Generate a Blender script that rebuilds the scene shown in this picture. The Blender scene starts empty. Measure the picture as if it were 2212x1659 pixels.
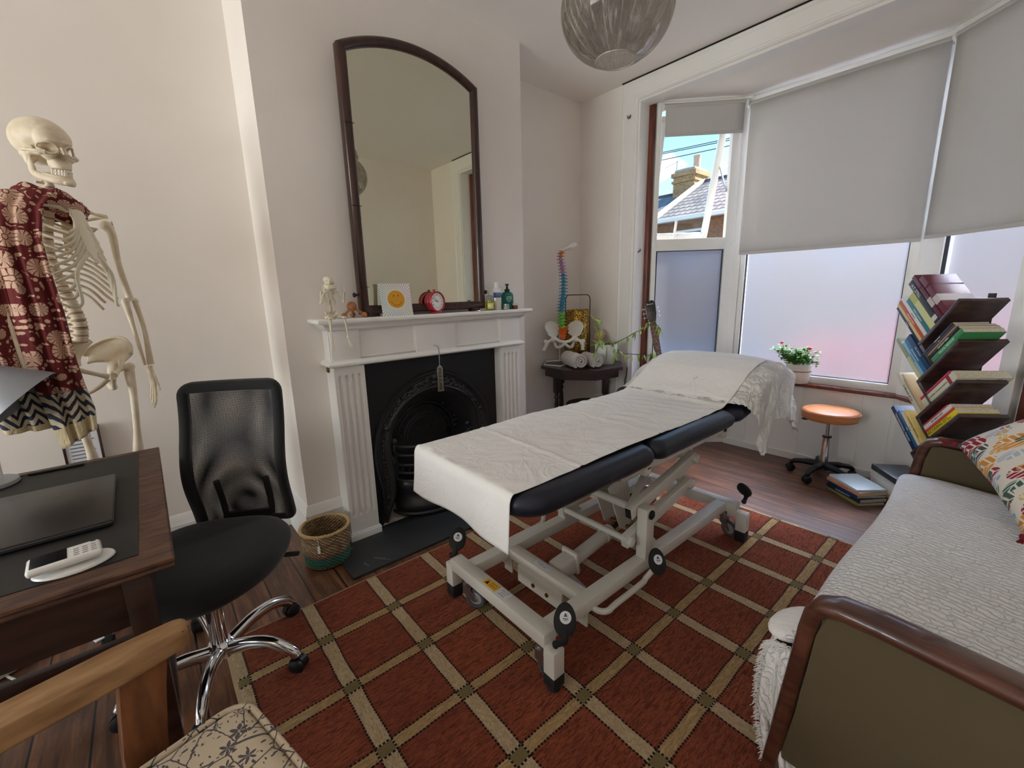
import bpy, bmesh, math, random
from mathutils import Vector, Matrix, noise
from math import pi, sin, cos, radians as rad, atan2, sqrt, hypot
SC = bpy.context.scene
COL = SC.collection
random.seed(7)
V = Vector

def lin(c):
    c = c / 255.0
    return c / 12.92 if c <= 0.04045 else ((c + 0.055) / 1.055) ** 2.4
def rgb(r, g, b, a=1.0):
    return (lin(r), lin(g), lin(b), a)

# ------------------------------------------------------------ camera
cam = bpy.data.cameras.new('camera')
camo = bpy.data.objects.new('camera', cam)
COL.objects.link(camo)
Rr = V((0.76221768, -0.15189445, 0.62924739))
Rx = V((0.76221768, -0.64689152, -0.02357049)).normalized()      # image right in world axes
Rd = V((-0.15189445, -0.14334078, -0.97794759))
Rd = (Rd - Rx * Rd.dot(Rx)).normalized()                          # image down
Rf = Rx.cross(Rd).normalized()                                    # view direction
m = Matrix((( Rx.x, -Rd.x, -Rf.x, 0), (Rx.y, -Rd.y, -Rf.y, 0), (Rx.z, -Rd.z, -Rf.z, 1.32), (0, 0, 0, 1)))
camo.matrix_world = m
cam.sensor_width = 36.0
cam.sensor_fit = 'HORIZONTAL'
cam.lens = 934.43 * 36.0 / 2212.0
cam.clip_start = 0.05
cam.clip_end = 200
SC.camera = camo

# ------------------------------------------------------------ sky, sun, exposure
world = bpy.data.worlds.new('sky')
SC.world = world
world.use_nodes = True
nt = world.node_tree
nt.nodes.clear()
wo = nt.nodes.new('ShaderNodeOutputWorld')
bgn = nt.nodes.new('ShaderNodeBackground')
tc = nt.nodes.new('ShaderNodeTexCoord')
sep = nt.nodes.new('ShaderNodeSeparateXYZ')
nt.links.new(tc.outputs['Generated'], sep.inputs[0])
rmp = nt.nodes.new('ShaderNodeValToRGB')
rmp.color_ramp.elements[0].position = 0.0
rmp.color_ramp.elements[0].color = rgb(196, 186, 186)
rmp.color_ramp.elements[1].position = 0.75
rmp.color_ramp.elements[1].color = rgb(112, 172, 232)
e = rmp.color_ramp.elements.new(0.06); e.color = rgb(205, 214, 232)
e = rmp.color_ramp.elements.new(0.30); e.color = rgb(150, 198, 240)
nt.links.new(sep.outputs['Z'], rmp.inputs[0])
nz = nt.nodes.new('ShaderNodeTexNoise')
nz.inputs['Scale'].default_value = 7.5
nz.inputs['Detail'].default_value = 6
nz.inputs['Roughness'].default_value = 0.6
mp = nt.nodes.new('ShaderNodeMapping')
mp.inputs['Scale'].default_value = (1, 1, 1.9)
mp.inputs['Location'].default_value = (0.62, 0.35, 0.1)
nt.links.new(tc.outputs['Generated'], mp.inputs[0])
nt.links.new(mp.outputs[0], nz.inputs['Vector'])
cr = nt.nodes.new('ShaderNodeValToRGB')
cr.color_ramp.elements[0].position = 0.56; cr.color_ramp.elements[0].color = (0, 0, 0, 1)
cr.color_ramp.elements[1].position = 0.68; cr.color_ramp.elements[1].color = (1, 1, 1, 1)
nt.links.new(nz.outputs[0], cr.inputs[0])
mx = nt.nodes.new('ShaderNodeMixRGB')
mx.inputs[2].default_value = (1.0, 1.0, 1.0, 1)
nt.links.new(cr.outputs[0], mx.inputs[0])
nt.links.new(rmp.outputs[0], mx.inputs[1])
nt.links.new(mx.outputs[0], bgn.inputs[0])
bgn.inputs[1].default_value = 1.75
nt.links.new(bgn.outputs[0], wo.inputs[0])

sun = bpy.data.lights.new('sun', 'SUN')
sun.energy = 15.0
sun.angle = rad(1.0)
sun.color = (1.0, 0.93, 0.82)
suno = bpy.data.objects.new('sun', sun)
COL.objects.link(suno)
suno.rotation_euler = V((0.62, -0.42, 0.66)).to_track_quat('Z', 'Y').to_euler()
suno.location = (8, -10, 10)

# added area lamps that boost the daylight, above the bay and behind the camera
def fill_light(name, loc, direction, sx, sy, energy, colr):
    l = bpy.data.lights.new(name, 'AREA')
    l.shape = 'RECTANGLE'; l.size = sx; l.size_y = sy
    l.energy = energy; l.color = colr
    o = bpy.data.objects.new(name, l)
    COL.objects.link(o)
    o.location = loc
    o.rotation_euler = V(direction).to_track_quat('-Z', 'Y').to_euler()
    return o
fill_light('fill_light_bay', (5.3, 0.9, 3.7), (-0.74, 0.05, -0.67), 2.6, 2.0, 450, (0.97, 0.98, 1.0))
fill_light('fill_light_rear', (-4.30, 1.45, 1.45), (1, 0, 0.62), 2.0, 1.9, 122, (1.0, 0.975, 0.945))

vs = SC.view_settings
vs.view_transform = 'Standard'
vs.look = 'None'
vs.gamma = 1.0
vs.use_curve_mapping = False
vs.exposure = 0.44
SC.display_settings.display_device = 'sRGB'
cy = SC.cycles
cy.max_bounces = 10
cy.diffuse_bounces = 8
cy.glossy_bounces = 5
cy.transmission_bounces = 8
cy.transparent_max_bounces = 16
cy.sample_clamp_indirect = 40.0
cy.use_denoising = True
cy.blur_glossy = 0.6

# ------------------------------------------------------------ materials
MATS = {}
def mat(name, col=(200, 200, 200), rough=0.55, metal=0.0, col2=None, nscale=8.0, nstretch=(1, 1, 1), npos=(0.35, 0.65),
        bump=0.0, bscale=60.0, bdist=0.004, spec=0.5, coat=0.0, sheen=0.0, alpha=1.0, trans=0.0, ior=1.45, emit=None, estr=0.0, sub=0.0, wave=None):
    if name in MATS: return MATS[name]
    M = bpy.data.materials.new(name); MATS[name] = M
    M.use_nodes = True
    nt = M.node_tree; b = nt.nodes['Principled BSDF']
    b.inputs['Base Color'].default_value = rgb(*col)
    b.inputs['Roughness'].default_value = rough
    b.inputs['Metallic'].default_value = metal
    b.inputs['Specular IOR Level'].default_value = spec
    b.inputs['Coat Weight'].default_value = coat
    b.inputs['Sheen Weight'].default_value = sheen
    b.inputs['Alpha'].default_value = alpha
    b.inputs['Transmission Weight'].default_value = trans
    b.inputs['IOR'].default_value = ior
    if sub: 
        b.inputs['Subsurface Weight'].default_value = sub
        b.inputs['Subsurface Radius'].default_value = (0.02, 0.015, 0.01)
    if emit:
        b.inputs['Emission Color'].default_value = rgb(*emit); b.inputs['Emission Strength'].default_value = estr
    tcn = None
    def tex():
        nonlocal tcn
        if tcn is None: tcn = nt.nodes.new('ShaderNodeTexCoord')
        return tcn.outputs['Object']
    if col2 is not None:
        mpn = nt.nodes.new('ShaderNodeMapping'); mpn.inputs['Scale'].default_value = nstretch
        nt.links.new(tex(), mpn.inputs[0])
        if wave:
            n = nt.nodes.new('ShaderNodeTexWave'); n.inputs['Scale'].default_value = nscale
            n.inputs['Distortion'].default_value = wave; n.inputs['Detail'].default_value = 3; n.inputs['Detail Scale'].default_value = 1.5
        else:
            n = nt.nodes.new('ShaderNodeTexNoise'); n.inputs['Scale'].default_value = nscale; n.inputs['Detail'].default_value = 5
        nt.links.new(mpn.outputs[0], n.inputs['Vector'])
        r = nt.nodes.new('ShaderNodeValToRGB')
        r.color_ramp.elements[0].position = npos[0]; r.color_ramp.elements[0].color = rgb(*col)
        r.color_ramp.elements[1].position = npos[1]; r.color_ramp.elements[1].color = rgb(*col2)
        nt.links.new(n.outputs[0], r.inputs[0]); nt.links.new(r.outputs[0], b.inputs['Base Color'])
    if bump:
        n2 = nt.nodes.new('ShaderNodeTexNoise'); n2.inputs['Scale'].default_value = bscale; n2.inputs['Detail'].default_value = 4
        nt.links.new(tex(), n2.inputs['Vector'])
        bp = nt.nodes.new('ShaderNodeBump'); bp.inputs['Strength'].default_value = bump; bp.inputs['Distance'].default_value = bdist
        nt.links.new(n2.outputs[0], bp.inputs['Height']); nt.links.new(bp.outputs[0], b.inputs['Normal'])
    return M

class NB:
    """small node-graph builder for the custom procedural materials"""
    def __init__(s, name):
        s.M = bpy.data.materials.new(name); s.M.use_nodes = True; MATS[name] = s.M
        s.nt = s.M.node_tree; s.b = s.nt.nodes['Principled BSDF']
    def n(s, typ, **k):
        o = s.nt.nodes.new(typ)
        for a, v in k.items(): setattr(o, a, v)
        return o
    def l(s, a, b): s.nt.links.new(a, b)
    def put(s, sock, v):
        if isinstance(v, (int, float)): sock.default_value = v
        elif isinstance(v, (tuple, list)): sock.default_value = v
        else: s.l(v, sock)
    def math(s, op, a, b=0.0, c=0.0):
        o = s.n('ShaderNodeMath', operation=op)
        s.put(o.inputs[0], a); s.put(o.inputs[1], b)
        if op in ('COMPARE', 'MULTIPLY_ADD', 'SMOOTH_MIN'): s.put(o.inputs[2], c)
        return o.outputs[0]
    def mix(s, f, a, b):
        o = s.n('ShaderNodeMixRGB'); s.put(o.inputs[0], f); s.put(o.inputs[1], a); s.put(o.inputs[2], b); return o.outputs[0]
    def coord(s, which='Object'):
        return s.n('ShaderNodeTexCoord').outputs[which]
    def xyz(s, v):
        o = s.n('ShaderNodeSeparateXYZ'); s.l(v, o.inputs[0]); return o.outputs
    def comb(s, x, y, z):
        o = s.n('ShaderNodeCombineXYZ'); s.put(o.inputs[0], x); s.put(o.inputs[1], y); s.put(o.inputs[2], z); return o.outputs[0]
    def mapping(s, v, scale=(1, 1, 1), loc=(0, 0, 0), rot=(0, 0, 0)):
        o = s.n('ShaderNodeMapping'); s.l(v, o.inputs[0]); o.inputs['Scale'].default_value = scale
        o.inputs['Location'].default_value = loc; o.inputs['Rotation'].default_value = rot; return o.outputs[0]
    def noise(s, v, scale, detail=4, rough=0.5, dist=0.0):
        o = s.n('ShaderNodeTexNoise'); s.l(v, o.inputs['Vector']); o.inputs['Scale'].default_value = scale
        o.inputs['Detail'].default_value = detail; o.inputs['Roughness'].default_value = rough; o.inputs['Distortion'].default_value = dist
        return o.outputs[0]
    def vor(s, v, scale, feature='F1', out='Distance', rnd=1.0):
        o = s.n('ShaderNodeTexVoronoi', feature=feature); s.l(v, o.inputs['Vector']); o.inputs['Scale'].default_value = scale
        o.inputs['Randomness'].default_value = rnd
        return o.outputs[out]
    def ramp(s, f, stops):
        o = s.n('ShaderNodeValToRGB'); s.l(f, o.inputs[0]); el = o.color_ramp.elements
        el[0].position, el[0].color = stops[0]; el[1].position, el[1].color = stops[-1]
        for p, c in stops[1:-1]:
            e = el.new(p); e.color = c
        return o.outputs[0]
    def bump(s, h, strength=0.5, dist=0.005):
        o = s.n('ShaderNodeBump'); s.l(h, o.inputs['Height']); o.inputs['Strength'].default_value = strength
        o.inputs['Distance'].default_value = dist; s.l(o.outputs[0], s.b.inputs['Normal'])
    def color(s, c): s.put(s.b.inputs['Base Color'], c)
    def set(s, **k):
        for a, v in k.items(): s.b.inputs[a.replace('_', ' ')].default_value = v

# ------------------------------------------------------------ objects
WM = {}
def tag(o, label=None, cat=None, group=None, kind=None):
    if label: o['label'] = label
    if cat: o['category'] = cat
    if group: o['group'] = group
    if kind: o['kind'] = kind
    return o
def thing(name, label, cat, loc=(0, 0, 0), rz=0.0, group=None, rot=None):
    o = bpy.data.objects.new(name, None); COL.objects.link(o)
    o.location = loc
    o.rotation_euler = rot if rot is not None else (0, 0, rz)
    o.empty_display_size = 0.1
    WM[o.name] = Matrix.LocRotScale(V(loc), o.rotation_euler.to_quaternion(), None)
    return tag(o, label, cat, group)

class MB:
    def __init__(s): s.bm = bmesh.new()
    def add(s, verts, faces, mi=0):
        vs = [s.bm.verts.new(v) for v in verts]
        out = []
        for f in faces:
            try:
                fc = s.bm.faces.new([vs[i] for i in f]); fc.material_index = mi; out.append(fc)
            except ValueError: pass
        return vs
    def box(s, c, d, rot=None, bev=0.0, seg=2, mi=0):
        t = bmesh.new()
        bmesh.ops.create_cube(t, size=1.0)
        for v in t.verts: v.co = V((v.co.x * d[0], v.co.y * d[1], v.co.z * d[2]))
        if bev > 0: bmesh.ops.bevel(t, geom=list(t.edges), offset=min(bev, min(d) * 0.49), segments=seg, profile=0.5, affect='EDGES')
        M = Matrix.Translation(V(c))
        if rot is not None: M = M @ (rot.to_4x4() if isinstance(rot, Matrix) else Matrix.Rotation(rot, 4, 'Z'))
        return s.merge(t, M, mi)
    def bb(s, a, b, bev=0.0, mi=0):     # box from two corners
        return s.box([(a[i] + b[i]) / 2 for i in range(3)], [abs(b[i] - a[i]) for i in range(3)], None, bev, 2, mi)
    def merge(s, t, M=Matrix(), mi=0):
        t.verts.ensure_lookup_table(); t.verts.index_update()
        vm = {}
        for v in t.verts: vm[v.index] = s.bm.verts.new(M @ v.co)
        for f in t.faces:
            try:
                nf = s.bm.faces.new([vm[v.index] for v in f.verts]); nf.material_index = mi
            except ValueError: pass
        t.free()
        return s
    def bar(s, p0, p1, w, h, bev=0.0, up=(0, 0, 1), mi=0):   # rectangular bar between points
        p0 = V(p0); p1 = V(p1); d = (p1 - p0); L = d.length; d.normalize()
        u = V(up); side = d.cross(u)
        if side.length < 1e-5: side = d.cross(V((1, 0, 0)))
        side.normalize(); u = side.cross(d).normalized()
        R = Matrix((d, side, u)).transposed()
        return s.box((p0 + p1) / 2, (L, w, h), R, bev, 2, mi)
    def tube(s, pts, r, seg=8, closed=False, caps=True, mi=0, flat=1.0, up=None):
        pts = [V(p) for p in pts]; n = len(pts)
        rs = r if isinstance(r, (list, tuple)) else [r] * n
        rings = []
        prev = None
        for i, p in enumerate(pts):
            if closed: d = pts[(i + 1) % n] - pts[i - 1]
            else: d = pts[min(i + 1, n - 1)] - pts[max(i - 1, 0)]
            if d.length < 1e-9: d = V((0, 0, 1))
            d.normalize()
            if prev is None:
                a = V(up) if up else (V((0, 0, 1)) if abs(d.z) < 0.9 else V((1, 0, 0)))
            else: a = prev
            x = d.cross(a)
            if x.length < 1e-6: x = d.cross(V((0.3, 1, 0.2)))
            x.normalize(); y = x.cross(d).normalized(); prev = y
            rr = rs[i]
            rings.append([s.bm.verts.new(p + x * (cos(2 * pi * k / seg) * rr) + y * (sin(2 * pi * k / seg) * rr * flat)) for k in range(seg)])
        m = n if closed else n - 1
        for i in range(m):
            a = rings[i]; b = rings[(i + 1) % n]
            for k in range(seg):
                f = s.bm.faces.new((a[k], b[k], b[(k + 1) % seg], a[(k + 1) % seg])); f.material_index = mi
        if caps and not closed:
            f = s.bm.faces.new(rings[0]); f.material_index = mi
            f = s.bm.faces.new(rings[-1][::-1]); f.material_index = mi
        return s
    def cyl(s, p0, p1, r0, r1=None, seg=16, mi=0):
        return s.tube([p0, p1], [r0, r0 if r1 is None else r1], seg, mi=mi)
    def lathe(s, prof, o=(0, 0, 0), axis=(0, 0, 1), seg=24, mi=0, caps=True):
        q = V((0, 0, 1)).rotation_difference(V(axis).normalized()).to_matrix(); o = V(o)
        rings = []
        for r, z in prof:
            if r < 1e-5: rings.append([s.bm.verts.new(o + q @ V((0, 0, z)))])
            else: rings.append([s.bm.verts.new(o + q @ V((r * cos(2 * pi * k / seg), r * sin(2 * pi * k / seg), z))) for k in range(seg)])
        for a, b in zip(rings[:-1], rings[1:]):
            for k in range(seg):
                k2 = (k + 1) % seg
                if len(a) == 1 and len(b) == 1: break
                if len(a) == 1: vs = (a[0], b[k2], b[k])
                elif len(b) == 1: vs = (a[k], a[k2], b[0])
                else: vs = (a[k], a[k2], b[k2], b[k])
                f = s.bm.faces.new(vs); f.material_index = mi
        if caps:
            if len(rings[0]) > 1: s.bm.faces.new(rings[0][::-1]).material_index = mi
            if len(rings[-1]) > 1: s.bm.faces.new(rings[-1]).material_index = mi
        return s
    def ball(s, c, r, seg=12, rot=None, mi=0):
        t = bmesh.new(); bmesh.ops.create_uvsphere(t, u_segments=seg, v_segments=max(6, seg * 2 // 3), radius=1.0)
        rr = r if isinstance(r, (tuple, list)) else (r, r, r)
        M = Matrix.Translation(V(c)) @ (rot.to_4x4() if rot is not None else Matrix()) @ Matrix.Diagonal((*rr, 1))
        return s.merge(t, M, mi)
    def prism(s, poly, z0, z1, M=Matrix(), mi=0, bev=0.0):
        t = bmesh.new()
        a = [t.verts.new((x, y, z0)) for x, y in poly]; b = [t.verts.new((x, y, z1)) for x, y in poly]
        n = len(poly)
        t.faces.new(a[::-1]); t.faces.new(b)
        for i in range(n): t.faces.new((a[i], a[(i + 1) % n], b[(i + 1) % n], b[i]))
        if bev > 0: bmesh.ops.bevel(t, geom=list(t.edges), offset=bev, segments=2, profile=0.5, affect='EDGES')
        return s.merge(t, M, mi)
    def grid(s, fn, nu, nv, mi=0, wrapu=False):
        g = [[s.bm.verts.new(fn(i / nu, j / nv)) for j in range(nv + 1)] for i in range(nu + (0 if wrapu else 1))]
        for i in range(nu):
            for j in range(nv):
                i2 = (i + 1) % len(g)
                f = s.bm.faces.new((g[i][j], g[i2][j], g[i2][j + 1], g[i][j + 1])); f.material_index = mi
        return s
    def sweep(s, prof, path, closed=False, mi=0, up=(0, 0, 1)):
        """profile [(side, height)] swept along path with mitred corners, height along up"""
        up = V(up); P = [V(p) for p in path]; n = len(P); rings = []
        for i in range(n):
            if closed: d0 = (P[i] - P[i - 1]).normalized(); d1 = (P[(i + 1) % n] - P[i]).normalized()
            else:
                d0 = (P[i] - P[max(i - 1, 0)]); d1 = (P[min(i + 1, n - 1)] - P[i])
                if d0.length < 1e-9: d0 = d1.copy()
                if d1.length < 1e-9: d1 = d0.copy()
                d0.normalize(); d1.normalize()
            s0 = d0.cross(up).normalized(); s1 = d1.cross(up).normalized(); b = (s0 + s1)
            if b.length < 1e-6: b = s0.copy()
            b.normalize(); k = 1.0 / max(0.25, b.dot(s0))
            rings.append([s.bm.verts.new(P[i] + b * (a * k) + up * h) for a, h in prof])
        m = n if closed else n - 1; c = len(prof)
        for i in range(m):
            a = rings[i]; b = rings[(i + 1) % n]
            for k in range(c):
                f = s.bm.faces.new((a[k], a[(k + 1) % c], b[(k + 1) % c], b[k])); f.material_index = mi
        if not closed:
            s.bm.faces.new(rings[0][::-1]).material_index = mi; s.bm.faces.new(rings[-1]).material_index = mi
        return s
    def xform(s, M):
        for v in s.bm.verts: v.co = M @ v.co
        return s
    def build(s, name, mats, parent=None, w=False, smooth=35, sub=0, bev=0.0, solid=0.0, keep=False, label=None, loc=None, rot=None):
        bmesh.ops.remove_doubles(s.bm, verts=list(s.bm.verts), dist=1e-6)
        if parent is not None and w:
            Mi = WM[parent.name].inverted()
            for v in s.bm.verts: v.co = Mi @ v.co
        off = None
        if parent is None and not keep and loc is None and s.bm.verts:
            xs = [v.co for v in s.bm.verts]
            mn = [min(v[i] for v in xs) for i in range(3)]; mxx = [max(v[i] for v in xs) for i in range(3)]
            off = V(((mn[0] + mxx[0]) / 2, (mn[1] + mxx[1]) / 2, mn[2]))
            for v in s.bm.verts: v.co -= off
        bmesh.ops.recalc_face_normals(s.bm, faces=list(s.bm.faces))
        me = bpy.data.meshes.new(name)
        s.bm.to_mesh(me); s.bm.free()
        for mm in (mats if isinstance(mats, (list, tuple)) else [mats]): me.materials.append(mm)
        if smooth:
            me.polygons.foreach_set('use_smooth', [True] * len(me.polygons))
            me.set_sharp_from_angle(angle=rad(smooth))
        o = bpy.data.objects.new(name, me); COL.objects.link(o)
        if off is not None: o.location = off
        if loc is not None: o.location = loc
        if rot is not None: o.rotation_euler = rot
        if parent is not None:
            o.parent = parent; WM[o.name] = WM[parent.name].copy()
        else: WM[o.name] = Matrix.LocRotScale(o.location, o.rotation_euler.to_quaternion(), None)
        if solid:
            md = o.modifiers.new('solid', 'SOLIDIFY'); md.thickness = solid; md.offset = 0
        if bev:
            md = o.modifiers.new('bevel', 'BEVEL'); md.width = bev; md.segments = 2; md.limit_method = 'ANGLE'; md.angle_limit = rad(40)
        if sub:
            md = o.modifiers.new('sub', 'SUBSURF'); md.levels = sub; md.render_levels = sub
        if label: o['label'] = label
        return o

def copy_tree(o, parent=None):
    c = o.copy(); COL.objects.link(c)
    c.parent = parent
    WM[c.name] = WM.get(o.name, Matrix()).copy()
    for ch in [x for x in bpy.data.objects if x.parent == o]: copy_tree(ch, c)
    return c
def place(o, loc, rz=0.0, rot=None):
    o.location = loc; o.rotation_euler = rot if rot is not None else (0, 0, rz)
    WM[o.name] = Matrix.LocRotScale(V(loc), o.rotation_euler.to_quaternion(), None)
    return o

def text_bm(mb, s, size, M, depth=0.0004, mi=0, bold=0.0, align='CENTER', spacing=1.0, xs=1.0):
    """lettering as geometry merged into a builder; M places the text plane (x right, y up)"""
    cu = bpy.data.curves.new('t', 'FONT'); cu.body = s; cu.size = size; cu.align_x = align; cu.align_y = 'CENTER'
    cu.extrude = depth; cu.offset = bold; cu.space_character = spacing; cu.resolution_u = 2
    o = bpy.data.objects.new('t', cu); COL.objects.link(o)
    dg = bpy.context.evaluated_depsgraph_get()
    me = bpy.data.meshes.new_from_object(o.evaluated_get(dg))
    t = bmesh.new(); t.from_mesh(me)
    mb.merge(t, M @ Matrix.Diagonal((xs, 1, 1, 1)), mi)
    bpy.data.objects.remove(o); bpy.data.curves.remove(cu); bpy.data.meshes.remove(me)
    return mb
def frame(o, x, y):
    """4x4 from origin, x dir, y dir"""
    x = V(x).normalized(); y = V(y); z = x.cross(y).normalized(); y = z.cross(x)
    M = Matrix((x, y, z)).transposed().to_4x4(); M.translation = V(o); return M
def smooth_path(pts, n=6, closed=False):
    P = [V(p) for p in pts]; out = []; N = len(P)
    rng = range(N if closed else N - 1)
    for i in rng:
        p0 = P[(i - 1) % N] if (closed or i > 0) else P[0] * 2 - P[1]
        p1 = P[i]; p2 = P[(i + 1) % N]
        p3 = P[(i + 2) % N] if (closed or i + 2 < N) else P[-1] * 2 - P[-2]
        for k in range(n):
            t = k / n
            out.append(0.5 * ((2 * p1) + (-p0 + p2) * t + (2 * p0 - 5 * p1 + 4 * p2 - p3) * t * t + (-p0 + 3 * p1 - 3 * p2 + p3) * t * t * t))
    if not closed: out.append(P[-1])
    return out
# ============================================================ materials used widely
m_wall = mat('wall_paint', (236, 230, 224), 0.9, bump=0.2, bscale=30, bdist=0.003, col2=(230, 223, 216), nscale=1.3)
m_ceil = mat('ceiling_paint', (238, 233, 227), 0.92, bump=0.12, bscale=30, bdist=0.003)
m_trim = mat('white_gloss_paint', (232, 230, 226), 0.38, bump=0.05, bscale=25, bdist=0.002)
m_pvc = mat('white_pvc', (228, 227, 222), 0.35)
m_redwood = mat('red_brown_wood', (120, 62, 44), 0.45, col2=(88, 42, 30), nscale=9, nstretch=(4, 4, 0.6), coat=0.2)
m_black = mat('black_plastic', (22, 22, 23), 0.45)
m_chrome = mat('chrome', (225, 225, 228), 0.12, 1.0)
m_steel = mat('brushed_steel', (170, 170, 172), 0.35, 1.0)
m_darkline = mat('dark_gap', (38, 30, 26), 0.9)
m_glass = None

def clear_glass(name, tint=(240, 246, 246)):
    n = NB(name)
    t = n.n('ShaderNodeBsdfTransparent'); t.inputs[0].default_value = rgb(*tint)
    g = n.n('ShaderNodeBsdfGlossy'); g.inputs['Roughness'].default_value = 0.02
    f = n.n('ShaderNodeFresnel'); f.inputs[0].default_value = 1.35
    mxs = n.n('ShaderNodeMixShader'); n.l(f.outputs[0], mxs.inputs[0]); n.l(t.outputs[0], mxs.inputs[1]); n.l(g.outputs[0], mxs.inputs[2])
    n.l(mxs.outputs[0], n.nt.nodes['Material Output'].inputs[0])
    return n.M
m_glass = clear_glass('clear_glass')
def frosted():
    n = NB('frosted_glass')
    v = n.coord()
    tr = n.n('ShaderNodeBsdfTranslucent'); tr.inputs[0].default_value = rgb(246, 246, 250)
    rf = n.n('ShaderNodeBsdfRefraction'); rf.inputs['Roughness'].default_value = 0.42; rf.inputs['IOR'].default_value = 1.22
    rf.inputs['Color'].default_value = rgb(228, 234, 246)
    gl = n.n('ShaderNodeBsdfGlossy'); gl.inputs['Roughness'].default_value = 0.5
    m1 = n.n('ShaderNodeMixShader'); m1.inputs[0].default_value = 0.945; n.l(tr.outputs[0], m1.inputs[1]); n.l(rf.outputs[0], m1.inputs[2])
    m2 = n.n('ShaderNodeMixShader'); m2.inputs[0].default_value = 0.04; n.l(m1.outputs[0], m2.inputs[1]); n.l(gl.outputs[0], m2.inputs[2])
    h = n.noise(v, 420, 2)
    bp = n.n('ShaderNodeBump'); bp.inputs['Strength'].default_value = 0.35; bp.inputs['Distance'].default_value = 0.001
    n.l(h, bp.inputs['Height']); n.l(bp.outputs[0], tr.inputs['Normal'])
    n.l(m2.outputs[0], n.nt.nodes['Material Output'].inputs[0])
    return n.M
m_frost = frosted()

def floor_mat():
    n = NB('stained_floorboards'); v = n.coord(); x, y, z = n.xyz(v)
    W_ = 0.142
    bx = n.math('DIVIDE', n.math('ADD', x, 0.03), W_)
    idx = n.math('FLOOR', bx); fr = n.math('FRACT', bx)
    gap = n.math('LESS_THAN', n.math('ABSOLUTE', n.math('SUBTRACT', fr, 0.5)), 0.478)   # 1 on the board
    wn = n.n('ShaderNodeTexWhiteNoise', noise_dimensions='1D'); n.l(idx, wn.inputs['W'])
    off = n.math('MULTIPLY', wn.outputs['Value'], 7.0)
    g = n.comb(n.math('MULTIPLY', x, 16.0), n.math('ADD', n.math('MULTIPLY', y, 1.1), off), off)
    grain = n.noise(g, 2.2, 8, 0.62, 0.8)
    fine = n.noise(n.comb(n.math('MULTIPLY', x, 190.0), n.math('MULTIPLY', y, 4.0), off), 1.0, 3)
    blot = n.noise(n.comb(n.math('MULTIPLY', x, 7.0), n.math('ADD', n.math('MULTIPLY', y, 2.2), off), off), 1.6, 6, 0.6)
    base = n.ramp(grain, [(0.30, rgb(70, 42, 28)), (0.5, rgb(124, 78, 52)), (0.70, rgb(160, 110, 78))])
    dark = n.ramp(blot, [(0.38, (1, 1, 1, 1)), (0.58, (0, 0, 0, 1))])
    c1 = n.mix(n.math('MULTIPLY', dark, 0.62), base, rgb(50, 38, 34))
    c2 = n.mix(n.math('MULTIPLY', fine, 0.28), c1, rgb(60, 44, 34))
    tone = n.mix(n.math('MULTIPLY', wn.outputs['Value'], 0.3), c2, rgb(84, 66, 58))
    n.color(n.mix(gap, rgb(14, 9, 7), tone))
    n.set(Roughness=0.36); n.b.inputs['Specular IOR Level'].default_value = 0.5
    n.bump(n.math('ADD', n.math('MULTIPLY', gap, 1.0), n.math('MULTIPLY', fine, 0.12)), 0.5, 0.004)
    return n.M
m_floor = floor_mat()

H = 2.85
YW = 2.68       # far wall of the alcoves
YC = 2.31       # chimney breast
XW = 3.08       # window wall
YF = -0.72      # wall behind the daybed
XL = -4.10      # rear wall
BH = 2.695      # bay ceiling

def struct(mb, name, m, **k):
    o = mb.build(name, m, keep=True, **k); o['kind'] = 'structure'; return o
BAY = [(3.10, 2.25), (3.79, 1.60), (3.79, 0.42), (3.10, -0.23)]
b = MB(); b.prism([(XL - .1, YF - .1), (3.16, YF - .1), (3.16, -0.2)] + [(3.80, 0.42), (3.80, 1.60), (3.16, 2.3), (3.16, YW + .1), (XL - .1, YW + .1)], -0.06, 0.0)
struct(b, 'floor', m_floor, smooth=0)
b = MB(); b.bb((XL - .1, YF - .1, H), (XW + 0.15, YW + .1, H + .08))
struct(b, 'ceiling', m_ceil, smooth=0)
b = MB(); b.prism([(3.08, 2.2), (3.16, 2.2), (3.84, 1.63), (3.84, 0.40), (3.16, -0.2), (3.08, -0.2)], BH, BH + .10)
struct(b, 'ceiling_bay', m_ceil, smooth=0)
b = MB(); b.bb((XL - .1, YW, 0), (XW + 0.1, YW + .1, H)); struct(b, 'wall_left', m_wall, smooth=0)
b = MB(); b.bb((0.515, YC, 0.0), (0.83, YW, H)); b.bb((1.78, YC, 0.0), (2.07, YW, H)); b.bb((0.83, YC, 0.96), (1.78, YW, H))
struct(b, 'wall_chimney_breast', m_wall, smooth=0)
b = MB()
b.bb((XW, 2.11, 0), (XW + 0.13, YW + .1, H)); b.bb((XW, YF - .1, 0), (XW + 0.13, -0.09, H)); b.bb((XW, -0.09, BH + .01), (XW + 0.13, 2.11, H))
struct(b, 'wall_right', m_wall, smooth=0)
b = MB(); b.bb((XL - .1, YF - .1, 0), (XW + .1, YF, H)); struct(b, 'wall_front', m_wall, smooth=0)
# rear wall behind the camera, set deep, its window added for the fill light
b = MB()
b.bb((XL - .1, YF - .1, 0), (XL, 0.25, H)); b.bb((XL - .1, 2.65, 0), (XL, YW + .1, H)); b.bb((XL - .1, 0.25, 2.45), (XL, 2.65, H)); b.bb((XL - .1, 0.25, 0), (XL, 2.65, 0.45))
struct(b, 'wall_rear', m_wall, smooth=0)

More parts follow.
